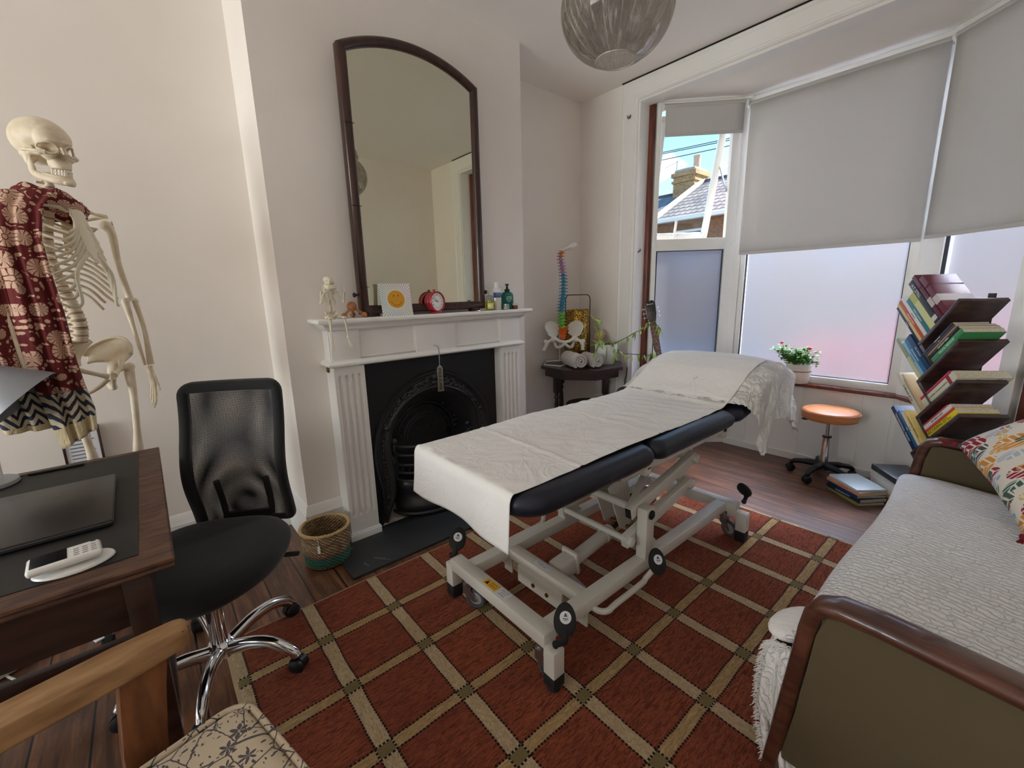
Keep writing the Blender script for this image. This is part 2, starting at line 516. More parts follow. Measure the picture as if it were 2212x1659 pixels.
# picture of the beam and architrave around the bay opening
prof = [(0.0, 0.0), (0.0, 0.010), (0.012, 0.020), (0.022, 0.020), (0.028, 0.014), (0.112, 0.014), (0.118, 0.020), (0.128, 0.024), (0.136, 0.020), (0.14, 0.0)]
def arch_profile(path, mb):
    # profile laid on the window wall (outwards = -x), running on the room side
    P = [V(p) for p in path]
    rings = []
    n = len(P)
    for i in range(n):
        d0 = (P[i] - P[max(i - 1, 0)]); d1 = (P[min(i + 1, n - 1)] - P[i])
        if d0.length == 0: d0 = d1
        if d1.length == 0: d1 = d0
        d0 = d0.normalized(); d1 = d1.normalized(); up = V((-1, 0, 0))
        s0 = d0.cross(up); s1 = d1.cross(up); bb_ = (s0 + s1).normalized(); k = 1 / max(.3, bb_.dot(s0))
        rings.append([mb.bm.verts.new(P[i] + bb_ * a * k + up * h) for a, h in prof])
    for a, c in zip(rings[:-1], rings[1:]):
        for k in range(len(prof)): mb.bm.faces.new((a[k], a[(k + 1) % len(prof)], c[(k + 1) % len(prof)], c[k]))
b = MB(); arch_profile([(XW, -0.09, 0.0), (XW, -0.09, BH + .01), (XW, 2.11, BH + .01), (XW, 2.11, 0.0)], b)
struct(b, 'trim_1', m_trim, smooth=30)
b = MB(); b.bb((XW - 0.004, -0.2, H - 0.006), (XW - 0.024, 2.25, H - 0.0005)); struct(b, 'trim_crack_shade', m_darkline, smooth=0)  # dark strip laid in as the shade of the crack below the ceiling
# reveal boards inside the opening
b = MB(); b.bb((XW, 2.095, 0), (3.215, 2.11, BH)); b.bb((XW, -0.09, 0), (3.215, -0.075, BH)); b.bb((XW, -0.09, BH - .008), (3.2, 2.11, BH + .012))
struct(b, 'trim_3', m_trim, smooth=0)

# skirting boards
sk = [(0, 0), (0.022, 0), (0.022, 0.16), (0.017, 0.175), (0.020, 0.19), (0.012, 0.21), (0.008, 0.235), (0, 0.245)]
def skirting(name, path, m=m_trim):
    b = MB(); b.sweep(sk, path); return struct(b, name, m, smooth=30)
skirting('baseboard_left', [(XL, YW, 0), (0.515, YW, 0), (0.515, YC, 0), (0.70, YC, 0)])
skirting('baseboard_alcove', [(1.95, YC, 0), (2.07, YC, 0), (2.07, YW, 0), (XW, YW, 0), (XW, 2.25, 0)])
skirting('baseboard_front', [(XW, -0.23, 0), (XW, YF, 0), (XL, YF, 0), (XL, YW, 0)])

# ---- the bay: apron wall, sill and three windows
LA, LB = V((3.215, 2.035, 0)), V((3.67, 1.57, 0))
MA, MBp = V((3.70, 1.55, 0)), V((3.70, 0.47, 0))
RA, RB = V((3.66, 0.46, 0)), V((3.25, -0.005, 0))
corner = [(3.13, 2.11), (3.70, 1.565), (3.70, 0.465), (3.13, -0.09)]
b = MB()
for (x0, y0), (x1, y1) in zip(corner[:-1], corner[1:]):
    d = V((x1 - x0, y1 - y0, 0)); d.normalize(); nrm = V((-d.y, d.x, 0))
    b.bar(V((x0, y0, 0.29)) + nrm * 0.05, V((x1, y1, 0.29)) + nrm * 0.05, 0.1, 0.58)
struct(b, 'wall_bay', m_trim, smooth=0)
b = MB()     # vertical joint strips and low board on the apron
for yy in (1.40, 1.02, 0.66, 0.50): b.bb((3.690, yy - .008, 0.0), (3.701, yy + .008, 0.58))
b.bb((3.684, .47, 0), (3.70, 1.56, 0.05))
for k in (0.3, 0.75):
    p = V((3.13, 2.11, 0)).lerp(V((3.70, 1.565, 0)), k); b.box((p.x - 0.002, p.y - 0.002, 0.29), (0.016, 0.012, 0.58), rot=-0.76)
struct(b, 'trim_4', m_trim, smooth=0)
b = MB()
b.sweep([(-0.11, 0), (0.045, 0), (0.05, 0.006), (0.05, 0.022), (0.044, 0.028), (-0.11, 0.028)], [(x, y, 0.583) for x, y in [(3.16, 2.085), (3.70, 1.57), (3.70, 0.46), (3.16, -0.065)]])
struct(b, 'trim_5', m_redwood, smooth=30)
# red brown timber posts at each end of the bay
b = MB(); b.box((3.235, 2.088, (0.61 + BH) / 2), (0.075, 0.05, BH - .61), rot=rad(0), bev=0.004); struct(b, 'trim_6', m_redwood)
b = MB(); b.box((3.245, -0.058, (0.61 + BH) / 2), (0.075, 0.05, BH - .61), rot=rad(0), bev=0.004); struct(b, 'trim_7', m_redwood)
# pvc posts between the windows
b = MB()
b.prism([(3.655, 1.585), (3.675, 1.54), (3.80, 1.56), (3.78, 1.66), (3.70, 1.64)], 0.61, BH); struct(b, 'trim_8', m_pvc, smooth=0)
b = MB()
b.prism([(3.645, 0.44), (3.675, 0.485), (3.80, 0.47), (3.78, 0.36), (3.69, 0.385)], 0.61, BH); struct(b, 'trim_9', m_pvc, smooth=0)

m_gasket = mat('black_gasket', (20, 20, 22), 0.6)
def window(name, A, B, z0, z1, lightsdef, transom=None, s_in=0.04, s_out=0.05, tw=0.05, depth=0.06):
    """frame between A and B; lightsdef: (s0,s1,z0,z1,material)"""
    A = V(A); B = V(B); d = (B - A); L = d.length; d.normalize(); nr = V((-d.y, d.x, 0))
    if nr.x < 0: nr = -nr
    M = frame(A, d, nr)   # local x along, y outward, z up (or down)
    sg = 1 if M.col[2][2] > 0 else -1
    f = MB()
    def mb(s0, s1, a0, a1, n0, n1, bld, bev=0.004):
        t = MB(); t.bb((s0, n0, a0 * sg), (s1, n1, a1 * sg), bev)
        t.xform(M); bld.merge(t.bm)
    sides = lightsdef
    mb(0, s_in, z0, z1, 0, depth, f); mb(L - s_out, L, z0, z1, 0, depth, f)
    mb(s_in - .004, L - s_out + .004, z0, z0 + tw, .0015, depth - .0015, f); mb(s_in - .004, L - s_out + .004, z1 - tw, z1, .0015, depth - .0015, f)
    if transom: mb(s_in - .004, L - s_out + .004, transom[0], transom[1], .0015, depth - .0015, f)
    o = struct(f, name, m_pvc)
    for (a0, a1, b0, b1, mt, kind) in lightsdef:
        g = MB(); mb(a0 - .004, a1 + .004, b0 - .004, b1 + .004, 0.028, 0.034, g, 0); g.build('pane', mt, o, smooth=0)
        if mt is m_frost:
            q = MB()
            mb(a0, a0 + .005, b0, b1, 0.010, 0.03, q, 0); mb(a1 - .005, a1, b0, b1, 0.010, 0.03, q, 0)
            mb(a0, a1, b0, b0 + .005, 0.010, 0.03, q, 0); mb(a0, a1, b1 - .005, b1, 0.010, 0.03, q, 0)
            q.build('gasket', m_gasket, o, smooth=0)
    return o, M, sg, L
w1, WM1, sg1, L1 = window('window_1', LA, LB, 0.61, BH, [(0.04, 0.555, 0.66, 1.615, m_frost, 0)], (1.615, 1.705), 0.035, 0.09)
# top-hung opening sash of the left window, swung outwards
sash = MB(); SL = 0.515; SH = 0.945; ang = rad(22.5)
R_s = Matrix.Rotation(ang, 4, 'X')
def sp(s0, s1, h0, h1, n0, n1, bld, bev=.004):
    t = MB(); t.bb((s0, n0, -h1), (s1, n1, -h0), bev); t.xform(R_s); 
    M2 = WM1 @ Matrix.Translation((0.04, 0.055, 2.615 * sg1)) @ (Matrix() if sg1 > 0 else Matrix.Diagonal((1, 1, -1, 1)))
    t.xform(M2); bld.merge(t.bm)
sp(0, .045, 0, SH, 0, .05, sash); sp(SL - .045, SL, 0, SH, 0, .05, sash); sp(0, SL, 0, .045, 0, .05, sash); sp(0, SL, SH - .045, SH, 0, .05, sash)
so = sash.build('sash', m_pvc, w1)
g = MB(); sp(.04, SL - .04, .04, SH - .04, .022, .028, g, 0); g.build('pane', m_glass, so, smooth=0)
g = MB(); sp(.215, .235, SH - .17, SH - .012, -.035, -.018, g, .005); sp(.205, .245, SH - .04, SH - .008, -.02, 0.0, g, .003); g.build('handle', m_pvc, so)
stay = MB()
P0 = WM1 @ V((0.552, 0.03, 2.05 * sg1)); t = MB(); 
stay.bar(P0, WM1 @ V((0.552, 0.20, 2.27 * sg1)), .006, .016); stay.build('stay_arm', m_steel, w1)
w2, WM2, sg2, L2 = window('window_2', MA, MBp, 0.61, BH, [(0.045, 1.08 - 0.065, 0.665, BH - .05, m_frost, 0)], None, 0.045, 0.065)
w3, WM3, sg3, L3 = window('window_3', RA, RB, 0.61, BH, [(0.115, 0.535, 0.665, BH - .05, m_frost, 0)], None, 0.115, 0.085)
# unseen rear window, added to let the fill lamp shine in
w4, WM4, sg4, L4 = window('window_added', (XL - .05, 2.65, 0), (XL - .05, 0.25, 0), 0.45, 2.45, [(0.05, 1.17, 0.50, 2.40, m_glass, 0), (1.23, 2.35, 0.50, 2.40, m_glass, 0)], None, .05, .05)
b = MB(); b.bb((XL - .1, 1.42, 0.45), (XL - .04, 1.48, 2.45)); b.build('mullion', m_pvc, w4)

# hooks on the architrave, shaped like little butterflies
m_brass = mat('dull_brass', (120, 96, 60), 0.4, 1.0)
def hook(p, label):
    b = MB(); p = V(p)
    for s in (-1, 1):
        b.tube(smooth_path([p, p + V((-.008, s * .012, .014)), p + V((-.008, s * .016, .002)), p + V((-.004, s * .006, -.006)), p], 4), .0022, 5)
    b.tube([p + V((0, 0, .004)), p + V((-.016, 0, -.014)), p + V((-.022, 0, -.004))], .003, 6)
    tag(b.build('wall_hook', m_brass), label, 'hook')
hook((3.062, 2.178, 2.60), 'small brass butterfly hook high on the architrave by the bay corner')
hook((3.13, 2.093, 1.62), 'small brass butterfly hook at mid height on the bay reveal')
# ============================================================ fireplace
YP = 2.20
sur = thing('fireplace_surround', 'white painted mantelpiece with fluted pilasters around the black fireplace', 'mantelpiece', (1.305, YC, 0))
def pilaster(x0, x1):
    b = MB(); z0, z1 = 0.045, 0.978; wd = x1 - x0
    nf = 4; pitch = wd * 0.205; fw = pitch * 0.52; c0 = (x0 + x1) / 2 - pitch * 1.5
    def fn(u, v):
        x = x0 + u * wd; z = z0 + v * (z1 - z0); y = YP
        for k in range(nf):
            cx = c0 + k * pitch; dx = abs(x - cx)
            if dx < fw / 2:
                zt = 0.925 - 0.0; zb = 0.15; rr = fw / 2
                dz = max(zb + rr - z, z - (zt - rr * 2.2), 0)
                q = (dx / (fw / 2)) ** 2 + (dz / (rr * 2.2 if z > .5 else rr)) ** 2
                if q < 1: y += 0.0118 * (1 - q) ** 0.3
        if u < 1e-6 or u > 1 - 1e-6: y += .013
        return (x, y, z)
    b.grid(fn, 64, 150)
    b.bb((x0, YP + .012, z0), (x1, YC, z1))
    return b
for x0, x1 in ((0.688, 0.848), (1.762, 1.925)):
    p = pilaster(x0, x1).build('pilaster', m_trim, sur, w=True, smooth=50)
    b = MB(); b.bb((x0 - .006, YP - .010, 0.0), (x1 + .008, YC, 0.050), 0.003); b.bb((x0 - .003, YP - .006, 0.048), (x1 + .004, YC, 0.058), 0.003); b.build('plinth', m_trim, p, w=True)
b = MB(); b.bb((0.688, YP + .014, 0.97), (1.925, YC, 1.19))
for x0, x1 in ((0.688, 0.834), (1.152, 1.418), (1.756, 1.925)): b.bb((x0, YP, 0.985), (x1, YP + .02, 1.19), 0.002)
for x0, x1 in ((0.834, 1.152), (1.418, 1.756)):
    for a, c in (((x0, 1.008), (x1, 1.014)), ((x0, 1.160), (x1, 1.166)), ((x0 + .0, 1.008), (x0 + .006, 1.166)), ((x1 - .006, 1.008), (x1, 1.166))):
        b.bb((a[0], YP + .009, a[1]), (c[0], YP + .016, c[1]), .001)
b.build('frieze', m_trim, sur, w=True)
b = MB(); b.sweep([(0, 0), (0.014, 0.002), (0.024, 0.008), (0.026, 0.016), (0.022, 0.024), (0.010, 0.028), (0.006, 0.034), (0, 0.034)], [(0.688, YC, 0.970), (0.688, YP, 0.970), (1.925, YP, 0.970), (1.925, YC, 0.970)])
b.build('moulding', m_trim, sur, w=True, smooth=50)
b = MB(); b.sweep([(-.02, 0), (0.006, 0), (0.010, 0.006), (0.020, 0.010), (0.026, 0.022), (0.034, 0.028), (0.036, 0.034), (0.060, 0.038), (0.064, 0.044), (0.064, 0.056), (0.060, 0.060), (-.02, 0.060)], [(0.688, YC, 1.152), (0.688, YP, 1.152), (1.925, YP, 1.152), (1.925, YC, 1.152)])
b.bb((0.68, YP - .01, 1.18), (1.93, YC, 1.211))
b.build('shelf', m_trim, sur, w=True, smooth=50)
# bell push / brass disc on the side of the surround
b = MB(); b.lathe([(0, 0), (.014, 0), (.016, .004), (.013, .009), (0, .012)], (0.688, 2.27, 0.955), (-1, 0, 0)); b.build('brass_disc', m_brass, sur, w=True)

m_iron = mat('black_iron', (42, 43, 46), 0.30, spec=0.7, bump=0.12, bscale=90, bdist=0.001)
m_iron2 = mat('black_iron_plate', (24, 25, 28), 0.6, bump=0.15, bscale=60, bdist=0.001)
PX = 1.285; PY = 2.272
fi = thing('cast_iron_fireplace', 'black cast iron arched fireplace insert with floral scrolls and basket grate', 'fireplace', (PX, 2.3, 0.012))
def curve(pts, n=60):
    hp = smooth_path([(a, 0, c) for a, c in pts], 8)
    full = [V((-p.x, 0, p.z)) for p in hp] + [V((p.x, 0, p.z)) for p in hp[::-1][1:]]
    # resample evenly
    L = [0]
    for a, c in zip(full[:-1], full[1:]): L.append(L[-1] + (c - a).length)
    out = []; j = 0
    for k in range(n + 1):
        t = L[-1] * k / n
        while j < len(L) - 2 and L[j + 1] < t: j += 1
        f = (t - L[j]) / max(1e-9, L[j + 1] - L[j]); out.append(full[j].lerp(full[j + 1], f))
    return out
inner = curve([(.362, 0.012), (.345, .06), (.312, .13), (.296, .2), (.294, .29), (.306, .38), (.312, .46), (.298, .56), (.255, .64), (.17, .715), (.075, .752), (0, .760)])
outer = curve([(.402, 0.012), (.398, .06), (.386, .14), (.386, .22), (.397, .29), (.410, .37), (.412, .45), (.400, .53), (.374, .61), (.330, .68), (.243, .77), (.12, .85), (0, .876)])
NA = 60
b = MB()   # plate with the arch cut out
xl, xr, zt = PX - 0.452, PX + 0.49, 0.985
op = [V((p.x + PX, PY, p.z)) for p in outer]
vo = [b.bm.verts.new(p) for p in op]; vr = []
for i, p in enumerate(op):
    t = i / NA
    d = V((p.x - PX, 0, p.z - 0.42))
    if d.z > 0 and abs(d.x) * (zt - .42) < d.z * .47: q = V((PX + d.x * (zt - .42) / d.z, PY, zt))
    else: q = V((xl if d.x < 0 else xr, PY, p.z if d.z < 0 else min(zt, 0.42 + d.z * 0.47 / max(abs(d.x), 1e-3))))
    vr.append(b.bm.verts.new(q))
for i in range(NA):
    b.bm.faces.new((vo[i], vo[i + 1], vr[i + 1], vr[i]))
for xx, s in ((xl, 1), (xr, -1)):
    b.add([(xx, PY, zt), (xx + .0, PY + .03, zt), (xx, PY + .03, 0), (xx, PY, 0)], [(0, 1, 2, 3)])
b.bb((xl, PY - 0.001, zt - .17), (xl + .0005, PY, zt))
# corner fillers
for i in range(NA):
    a, c = vr[i].co, vr[i + 1].co
    if abs(a.z - zt) > 1e-4 and abs(c.z - zt) < 1e-4 or abs(c.z - zt) > 1e-4 and abs(a.z - zt) < 1e-4:
        cx = xl if (a.x + c.x) / 2 < PX else xr
        nv = b.bm.verts.new((cx, PY, zt))
        try: b.bm.faces.new((vr[i], vr[i + 1], nv))
        except ValueError: pass
b.build('plate', m_iron2, fi, w=True, smooth=0)
b = MB()   # moulded arch
def hprof(v):
    pts = [(0, 0.004), (0.05, 0.017), (0.12, 0.020), (0.2, 0.010), (0.28, 0.006), (0.60, 0.006), (0.66, 0.014), (0.72, 0.020), (0.78, 0.014), (0.84, 0.022), (0.92, 0.026), (0.97, 0.018), (1.0, 0.0)]
    for (a, x), (c, y) in zip(pts[:-1], pts[1:]):
        if v <= c: return x + (y - x) * (v - a) / (c - a)
    return 0
def fn(u, v):
    i = min(int(u * NA), NA - 1); f = u * NA - i
    a = inner[i].lerp(inner[i + 1], f); c = outer[i].lerp(outer[i + 1], f); p = a.lerp(c, v)
    return (p.x + PX, PY - hprof(v), p.z)
b.grid(fn, NA, 40)
b.build('arch_moulding', m_iron, fi, w=True, smooth=60)
b = MB(); rnd = random.Random(3)    # floral ornament along the arch
for i in range(2, 119):
    u = i / 120; x, y, z = fn(u, 0.42); crown = max(0, 1 - abs(u - .5) * 5.2)
    rose = min(abs(u - .30), abs(u - .70)) < .012
    n = 1 + int(crown * 5)
    for k in range(n):
        du = rnd.uniform(-.006, .006); vv = 0.42 + rnd.uniform(-.18, .16) * (0.35 + crown * 1.2)
        X, Y, Z = fn(min(max(u + du, 0), 1), min(max(vv, 0.05), .97)); r = rnd.uniform(.0045, .0075) * (1 + crown * .5)
        b.ball((X, Y - .004, Z), (r * 1.5, r * .8, r), 6, Matrix.Rotation(rnd.uniform(0, pi), 3, 'Y'))
b.build('ornament', m_iron, fi, w=True, smooth=60)
for u in (.29, .71):
    b = MB(); x, y, z = fn(u, .42); b.ball((x, y - .008, z), .014, 10)
    for k in range(7): b.ball((x + .018 * cos(k * .9), y - .004, z + .018 * sin(k * .9)), (.009, .005, .006), 6, Matrix.Rotation(-k * .9, 3, 'Y'))
    b.build('rosette', m_iron, fi, w=True, smooth=60)
b = MB()
for k in range(14):      # crown leaves
    a = k * pi / 13; X = PX + cos(a) * .055; Z = .812 + sin(a) * .034
    b.ball((X, PY - .016, Z), (.014, .008, .007), 7, Matrix.Rotation(-a, 3, 'Y'))
b.ball((PX, PY - .022, .835), (.016, .01, .020), 9); b.ball((PX, PY - .02, .803), (.02, .01, .012), 9)
b.build('crown_leaves', m_iron, fi, w=True, smooth=60)
b = MB()    # hood going back to the fireback
def fh(u, v):
    i = min(int(u * NA), NA - 1); f = u * NA - i; a = inner[i].lerp(inner[i + 1], f)
    t = v ** 0.8; s_ = 1 - 0.30 * t
    return (PX + a.x * s_, PY - .004 + 0.19 * v ** 1.1, max(0.012, (a.z - .02) * (1 - .18 * t) + .02))
b.grid(fh, NA, 12)
ends = [fh(i / NA, 1) for i in range(NA + 1)]
vc = b.bm.verts.new((PX, ends[0][1], .25)); ve = [b.bm.verts.new(e) for e in ends]
for i in range(NA): b.bm.faces.new((ve[i], ve[i + 1], vc))
b.bm.faces.new((ve[0], vc, ve[-1]))
b.build('fireback', m_iron, fi, w=True, smooth=60)
b = MB()    # fan shaped relief above the grate
yb = PY + 0.13
def arc(cx, cz, r, a0, a1, n, y): return [(cx + r * cos(a0 + (a1 - a0) * k / n), y, cz + r * sin(a0 + (a1 - a0) * k / n) * .98) for k in range(n + 1)]
for r, w_ in ((.215, .008), (.190, .005), (.150, .006), (.128, .004)): b.tube(arc(PX - .01, .44, r, 0, pi, 30, yb - (.235 - r) * .1), w_, 6)
for k in range(22):
    a = pi * (k + .5) / 22; 
    for q in range(3):
        rr = .235 + rnd.uniform(-.01, .03) * (1 + sin(a))
        b.ball((PX - .01 + rr * cos(a), yb - .01, .44 + rr * sin(a)), (.011, .006, .008), 6, Matrix.Rotation(rnd.uniform(0, 3), 3, 'Y'))
for k in range(9):
    a = pi * (k + .5) / 9
    b.ball((PX - .01 + .170 * cos(a), yb - .008, .44 + .17 * sin(a)), .006, 6)
for sx in (-.07, 0.0, .07):
    sp_ = [(PX - .01 + sx + (.034 - .0022 * k) * cos(k * .6), yb - .006, .475 + (.034 - .0022 * k) * sin(k * .6)) for k in range(15)]
    b.tube(sp_, .0035, 5)
b.ball((PX - .01, yb - .012, .71), (.02, .01, .028), 8)
for s in (-1, 1): b.tube(smooth_path([(PX - .01 + s * .02, yb - .01, .69), (PX - .01 + s * .05, yb - .01, .72), (PX - .01 + s * .085, yb - .01, .70), (PX - .01 + s * .07, yb - .01, .675)], 5), .006, 6)
b.build('fan_relief', m_iron, fi, w=True, smooth=60)
def bow(z, rx, ry, n=24, y0=2.33): return [(PX + rx * cos(pi + pi * k / n), y0 + ry * sin(pi + pi * k / n), z) for k in range(n + 1)]
gr = MB()
for z, r in ((.448, .012), (.395, .011), (.335, .011), (.285, .010), (.235, .012)): gr.tube(bow(z, .262, .155), r, 8, flat=0.8)
gr.build('grate_bars', m_iron, fi, w=True, smooth=60)
b = MB()
b.grid(lambda u, v: (PX + (.265 + .012 * sin(v * 9)) * cos(pi + pi * u), 2.33 + (.165 + .012 * sin(v * 9)) * sin(pi + pi * u), .03 + .20 * v), 30, 12)
b.tube(bow(.034, .285, .185), .012, 8)
b.build('ash_front', m_iron, fi, w=True, smooth=60)
b = MB()
for k in range(13):
    a = pi + pi * (k + .5) / 13
    p = V((PX + .262 * cos(a), 2.33 + .155 * sin(a), .285)); b.bar(p, p + V((.012, 0, .05)), .004, .012)
b.build('grate_fret', m_iron, fi, w=True)
for s in (-1, 1):
    b = MB(); b.ball((PX + s * .262, 2.315, .475), .02, 10); b.cyl((PX + s * .262, 2.315, .2), (PX + s * .262, 2.315, .46), .011, seg=8)
    for k in range(5): b.ball((PX + s * (.272 + .008 * k), 2.30, .43 - .07 * k), (.012, .01, .03), 7)
    b.build('finial_post', m_iron, fi, w=True, smooth=60)
b = MB(); b.bb((PX - .40, 2.20, 0.0), (PX + .40, 2.48, 0.013)); struct(b, 'trim_11', mat('pale_stone', (196, 190, 180), .8, col2=(160, 152, 140), nscale=40), smooth=0)
def slate():
    n = NB('dark_slate'); v = n.coord()
    a = n.noise(v, 3.2, 6, .6); vein = n.vor(n.mapping(v, (1, 1, 1)), 3.0, 'DISTANCE_TO_EDGE')
    w = n.noise(v, 9, 5, .7)
    vm = n.math('MULTIPLY', n.math('LESS_THAN', n.math('ADD', vein, n.math('MULTIPLY', w, .12)), 0.062), n.math('GREATER_THAN', a, .53))
    n.color(n.mix(n.math('MULTIPLY', vm, .35), n.ramp(a, [(.3, rgb(30, 32, 35)), (.7, rgb(50, 52, 56))]), rgb(130, 134, 138)))
    n.set(Roughness=.5); n.bump(w, .2, .002); return n.M
b = MB(); b.bb((0.578, 1.888, 0.0), (2.03, 2.245, 0.014), 0.003); struct(b, 'trim_12', slate())

# metal tag ornament hanging on a cord from the frieze
def hang():
    t = thing('hanging_ornament', 'small engraved metal tag on a grey cord hanging over the fireplace arch', 'ornament', (1.276, YP - .02, 0.80))
    b = MB(); x = 1.276; y = YP - .031
    pts = [(-.020, -.095), (.022, -.095), (.021, -.082), (.016, -.072), (.018, -.01), (.020, .035), (.015, .050), (.006, .060), (-.006, .060), (-.015, .050), (-.020, .035), (-.017, -.01), (-.016, -.072), (-.021, -.082)]
    M = frame((x, y, .855), (1, 0, 0), (0, 0, 1))
    b.prism(pts, -.002, .002, M, bev=.0008); b.build('tag', mat('pewter', (150, 142, 128), .45, .8), t, w=True)
    b = MB(); b.prism([(-.012, -.085), (.012, -.085), (.009, -.068), (.011, .03), (.008, .045), (-.008, .045), (-.011, .03), (-.009, -.068)], .002, .0026, M)
    b.build('tag_face', mat('tag_bronze', (90, 84, 72), .5, .6), t, w=True)
    b = MB()
    for k, s in enumerate('LUNA'): text_bm(b, s, .018, M @ Matrix.Translation((0, .028 - k * .022, .0028)))
    b.build('lettering', mat('pewter_light', (190, 184, 170), .5, .6), t, w=True, smooth=0)
    b = MB(); b.tube(smooth_path([(x - .016, YP - .002, 1.028), (x - .004, YP - .014, 1.03), (x - .002, y, 1.01), (x, y, .96), (x, y, .912)], 5), .0016, 6)
    b.tube(smooth_path([(x - .016, YP - .002, 1.028), (x - .002, YP - .018, 1.028), (x + .004, y, 1.0), (x + .001, y, .912)], 5), .0014, 6)
    b.build('cord', mat('grey_cord', (136, 148, 150), .8), t, w=True)
hang()

# ============================================================ mirror
m_mahog = mat('dark_mahogany', (62, 30, 22), 0.32, col2=(38, 18, 14), nscale=7, nstretch=(6, 6, .8), coat=.35)
mir = thing('overmantel_mirror', 'tall mahogany framed mirror with an arched top standing on the mantelpiece', 'mirror', (1.255, 2.23, 1.211))
mx0, mx1, mz0, mz1, ms = 0.862, 1.652, 1.226, 2.458, 0.103
def mpath(inset, y):
    x0, x1, z0 = mx0 + inset, mx1 - inset, mz0 + inset
    R_ = ((mx1 - mx0) ** 2 / 4 + ms ** 2) / (2 * ms); cz = mz1 + ms - R_; cx = (mx0 + mx1) / 2; r = R_ - inset
    pts = [(x0, z0), (x1, z0)]
    a1 = math.acos((x1 - cx) / r); a0 = pi - a1
    for k in range(25):
        a = a1 + (a0 - a1) * k / 24; pts.append((cx + r * cos(a), cz + r * sin(a)))
    return [V((p[0], y, p[1])) for p in pts]
b = MB(); prof = [(0.0, 2.250), (0.0, 2.212), (0.006, 2.203), (0.020, 2.196), (0.032, 2.198), (0.041, 2.206), (0.045, 2.214), (0.045, 2.250)]
rings = []
for ins, y in prof: rings.append([b.bm.verts.new(p) for p in mpath(ins, y)])
n = len(rings[0])
for i in range(len(rings)):
    a, c = rings[i], rings[(i + 1) % len(rings)]
    for k in range(n): b.bm.faces.new((a[k], a[(k + 1) % n], c[(k + 1) % n], c[k]))
b.build('frame', m_mahog, mir, w=True, smooth=40)
b = MB(); q = mpath(0.043, 2.220); b.bm.faces.new([b.bm.verts.new(p) for p in q]); q = mpath(0.043, 2.226); b.bm.faces.new([b.bm.verts.new(p) for p in q])
b.build('mirror_glass', mat('mirror_silver', (214, 212, 192), 0.015, 1.0), mir, w=True, smooth=0)
b = MB(); b.prism([(p.x, p.z) for p in mpath(0.01, 0)], -.004, .004, frame((0, 2.250, 0), (1, 0, 0), (0, 0, 1)))
b.build('backboard', m_darkline, mir, w=True, smooth=0)
for s, x in ((-1, mx0), (1, mx1)):
    b = MB(); b.lathe([(0, 0), (.006, 0), (.006, .012), (.012, .018), (.012, .026), (0, .032)], (x, 2.228, 1.325), (s, 0, 0), 12); b.build('pivot_knob', m_mahog, mir, w=True)
for x in (0.93, 1.58): b = MB(); b.bb((x - .03, 2.205, 1.211), (x + .03, 2.25, 1.232), .003); b.build('foot', m_mahog, mir, w=True)
for zz in (1.36, 1.75, 2.12): 
    b = MB(); b.bb((mx0 - .001, 2.195, zz), (mx0 + .046, 2.199, zz + .0025)); b.build('joint_line', m_darkline, mir, w=True, smooth=0)

# ============================================================ rug
def rug_mat():
    n = NB('check_rug'); v = n.coord(); x, y, z = n.xyz(v)
    wob = n.math('MULTIPLY', n.math('SUBTRACT', n.noise(v, 9, 3), .5), .010)
    X = n.math('ADD', x, wob); Y = n.math('ADD', y, wob)
    def band(c, c0, sp, half):
        t = n.math('DIVIDE', n.math('SUBTRACT', c, c0), sp)
        fr = n.math('SUBTRACT', t, n.math('ROUND', t)); d = n.math('MULTIPLY', n.math('ABSOLUTE', fr), sp)
        return n.math('LESS_THAN', d, half), n.math('LESS_THAN', n.math('ABSOLUTE', n.math('SUBTRACT', d, half + .0025)), 0.0036)
    bx, ex = band(X, 0.074, 0.2829, 0.0235); by, ey = band(Y, 1.587, 0.2728, 0.0185)
    dash = lambda c: n.math('GREATER_THAN', n.math('FRACT', n.math('DIVIDE', n.math('ADD', c, n.math('MULTIPLY', wob, .8)), 0.0125)), 0.42)
    stx = n.math('MULTIPLY', ex, dash(Y)); sty = n.math('MULTIPLY', ey, dash(X))
    st = n.math('MAXIMUM', stx, sty)
    pile = n.noise(n.comb(n.math('MULTIPLY', x, 26.0), n.math('MULTIPLY', y, 150.0), 0), 1.0, 4, .6, 1.5)
    pile2 = n.noise(n.comb(n.math('MULTIPLY', x, 190.0), n.math('MULTIPLY', y, 60.0), 0), 1.0, 4, .6, 1.5)
    big = n.noise(v, 3.0, 5)
    rust = n.mix(n.ramp(pile, [(.40, (0, 0, 0, 1)), (.64, (1, 1, 1, 1))]), n.ramp(big, [(.3, rgb(160, 84, 54)), (.7, rgb(130, 64, 42))]), rgb(92, 40, 27))
    tan = n.ramp(pile2, [(.3, rgb(206, 182, 146)), (.7, rgb(150, 126, 94))])
    tan2 = n.ramp(pile, [(.3, rgb(196, 164, 116)), (.7, rgb(136, 108, 72))])
    olive = rgb(122, 106, 70)
    c = n.mix(by, rust, tan2); c = n.mix(bx, c, tan); c = n.mix(n.math('MULTIPLY', bx, by), c, olive)
    inside = n.math('MULTIPLY', n.math('MULTIPLY', n.math('GREATER_THAN', x, .062), n.math('LESS_THAN', x, 2.612)), n.math('LESS_THAN', y, 1.838))
    c = n.mix(st, c, rgb(24, 20, 20)); c = n.mix(inside, rgb(178, 150, 112), c)
    n.color(c); n.set(Roughness=.95); n.b.inputs['Sheen Weight'].default_value = .06
    n.b.inputs['Specular IOR Level'].default_value = .1
    n.bump(n.math('ADD', n.math('ADD', pile, pile2), n.math('MULTIPLY', st, -.8)), .8, .006); return n.M
b = MB()
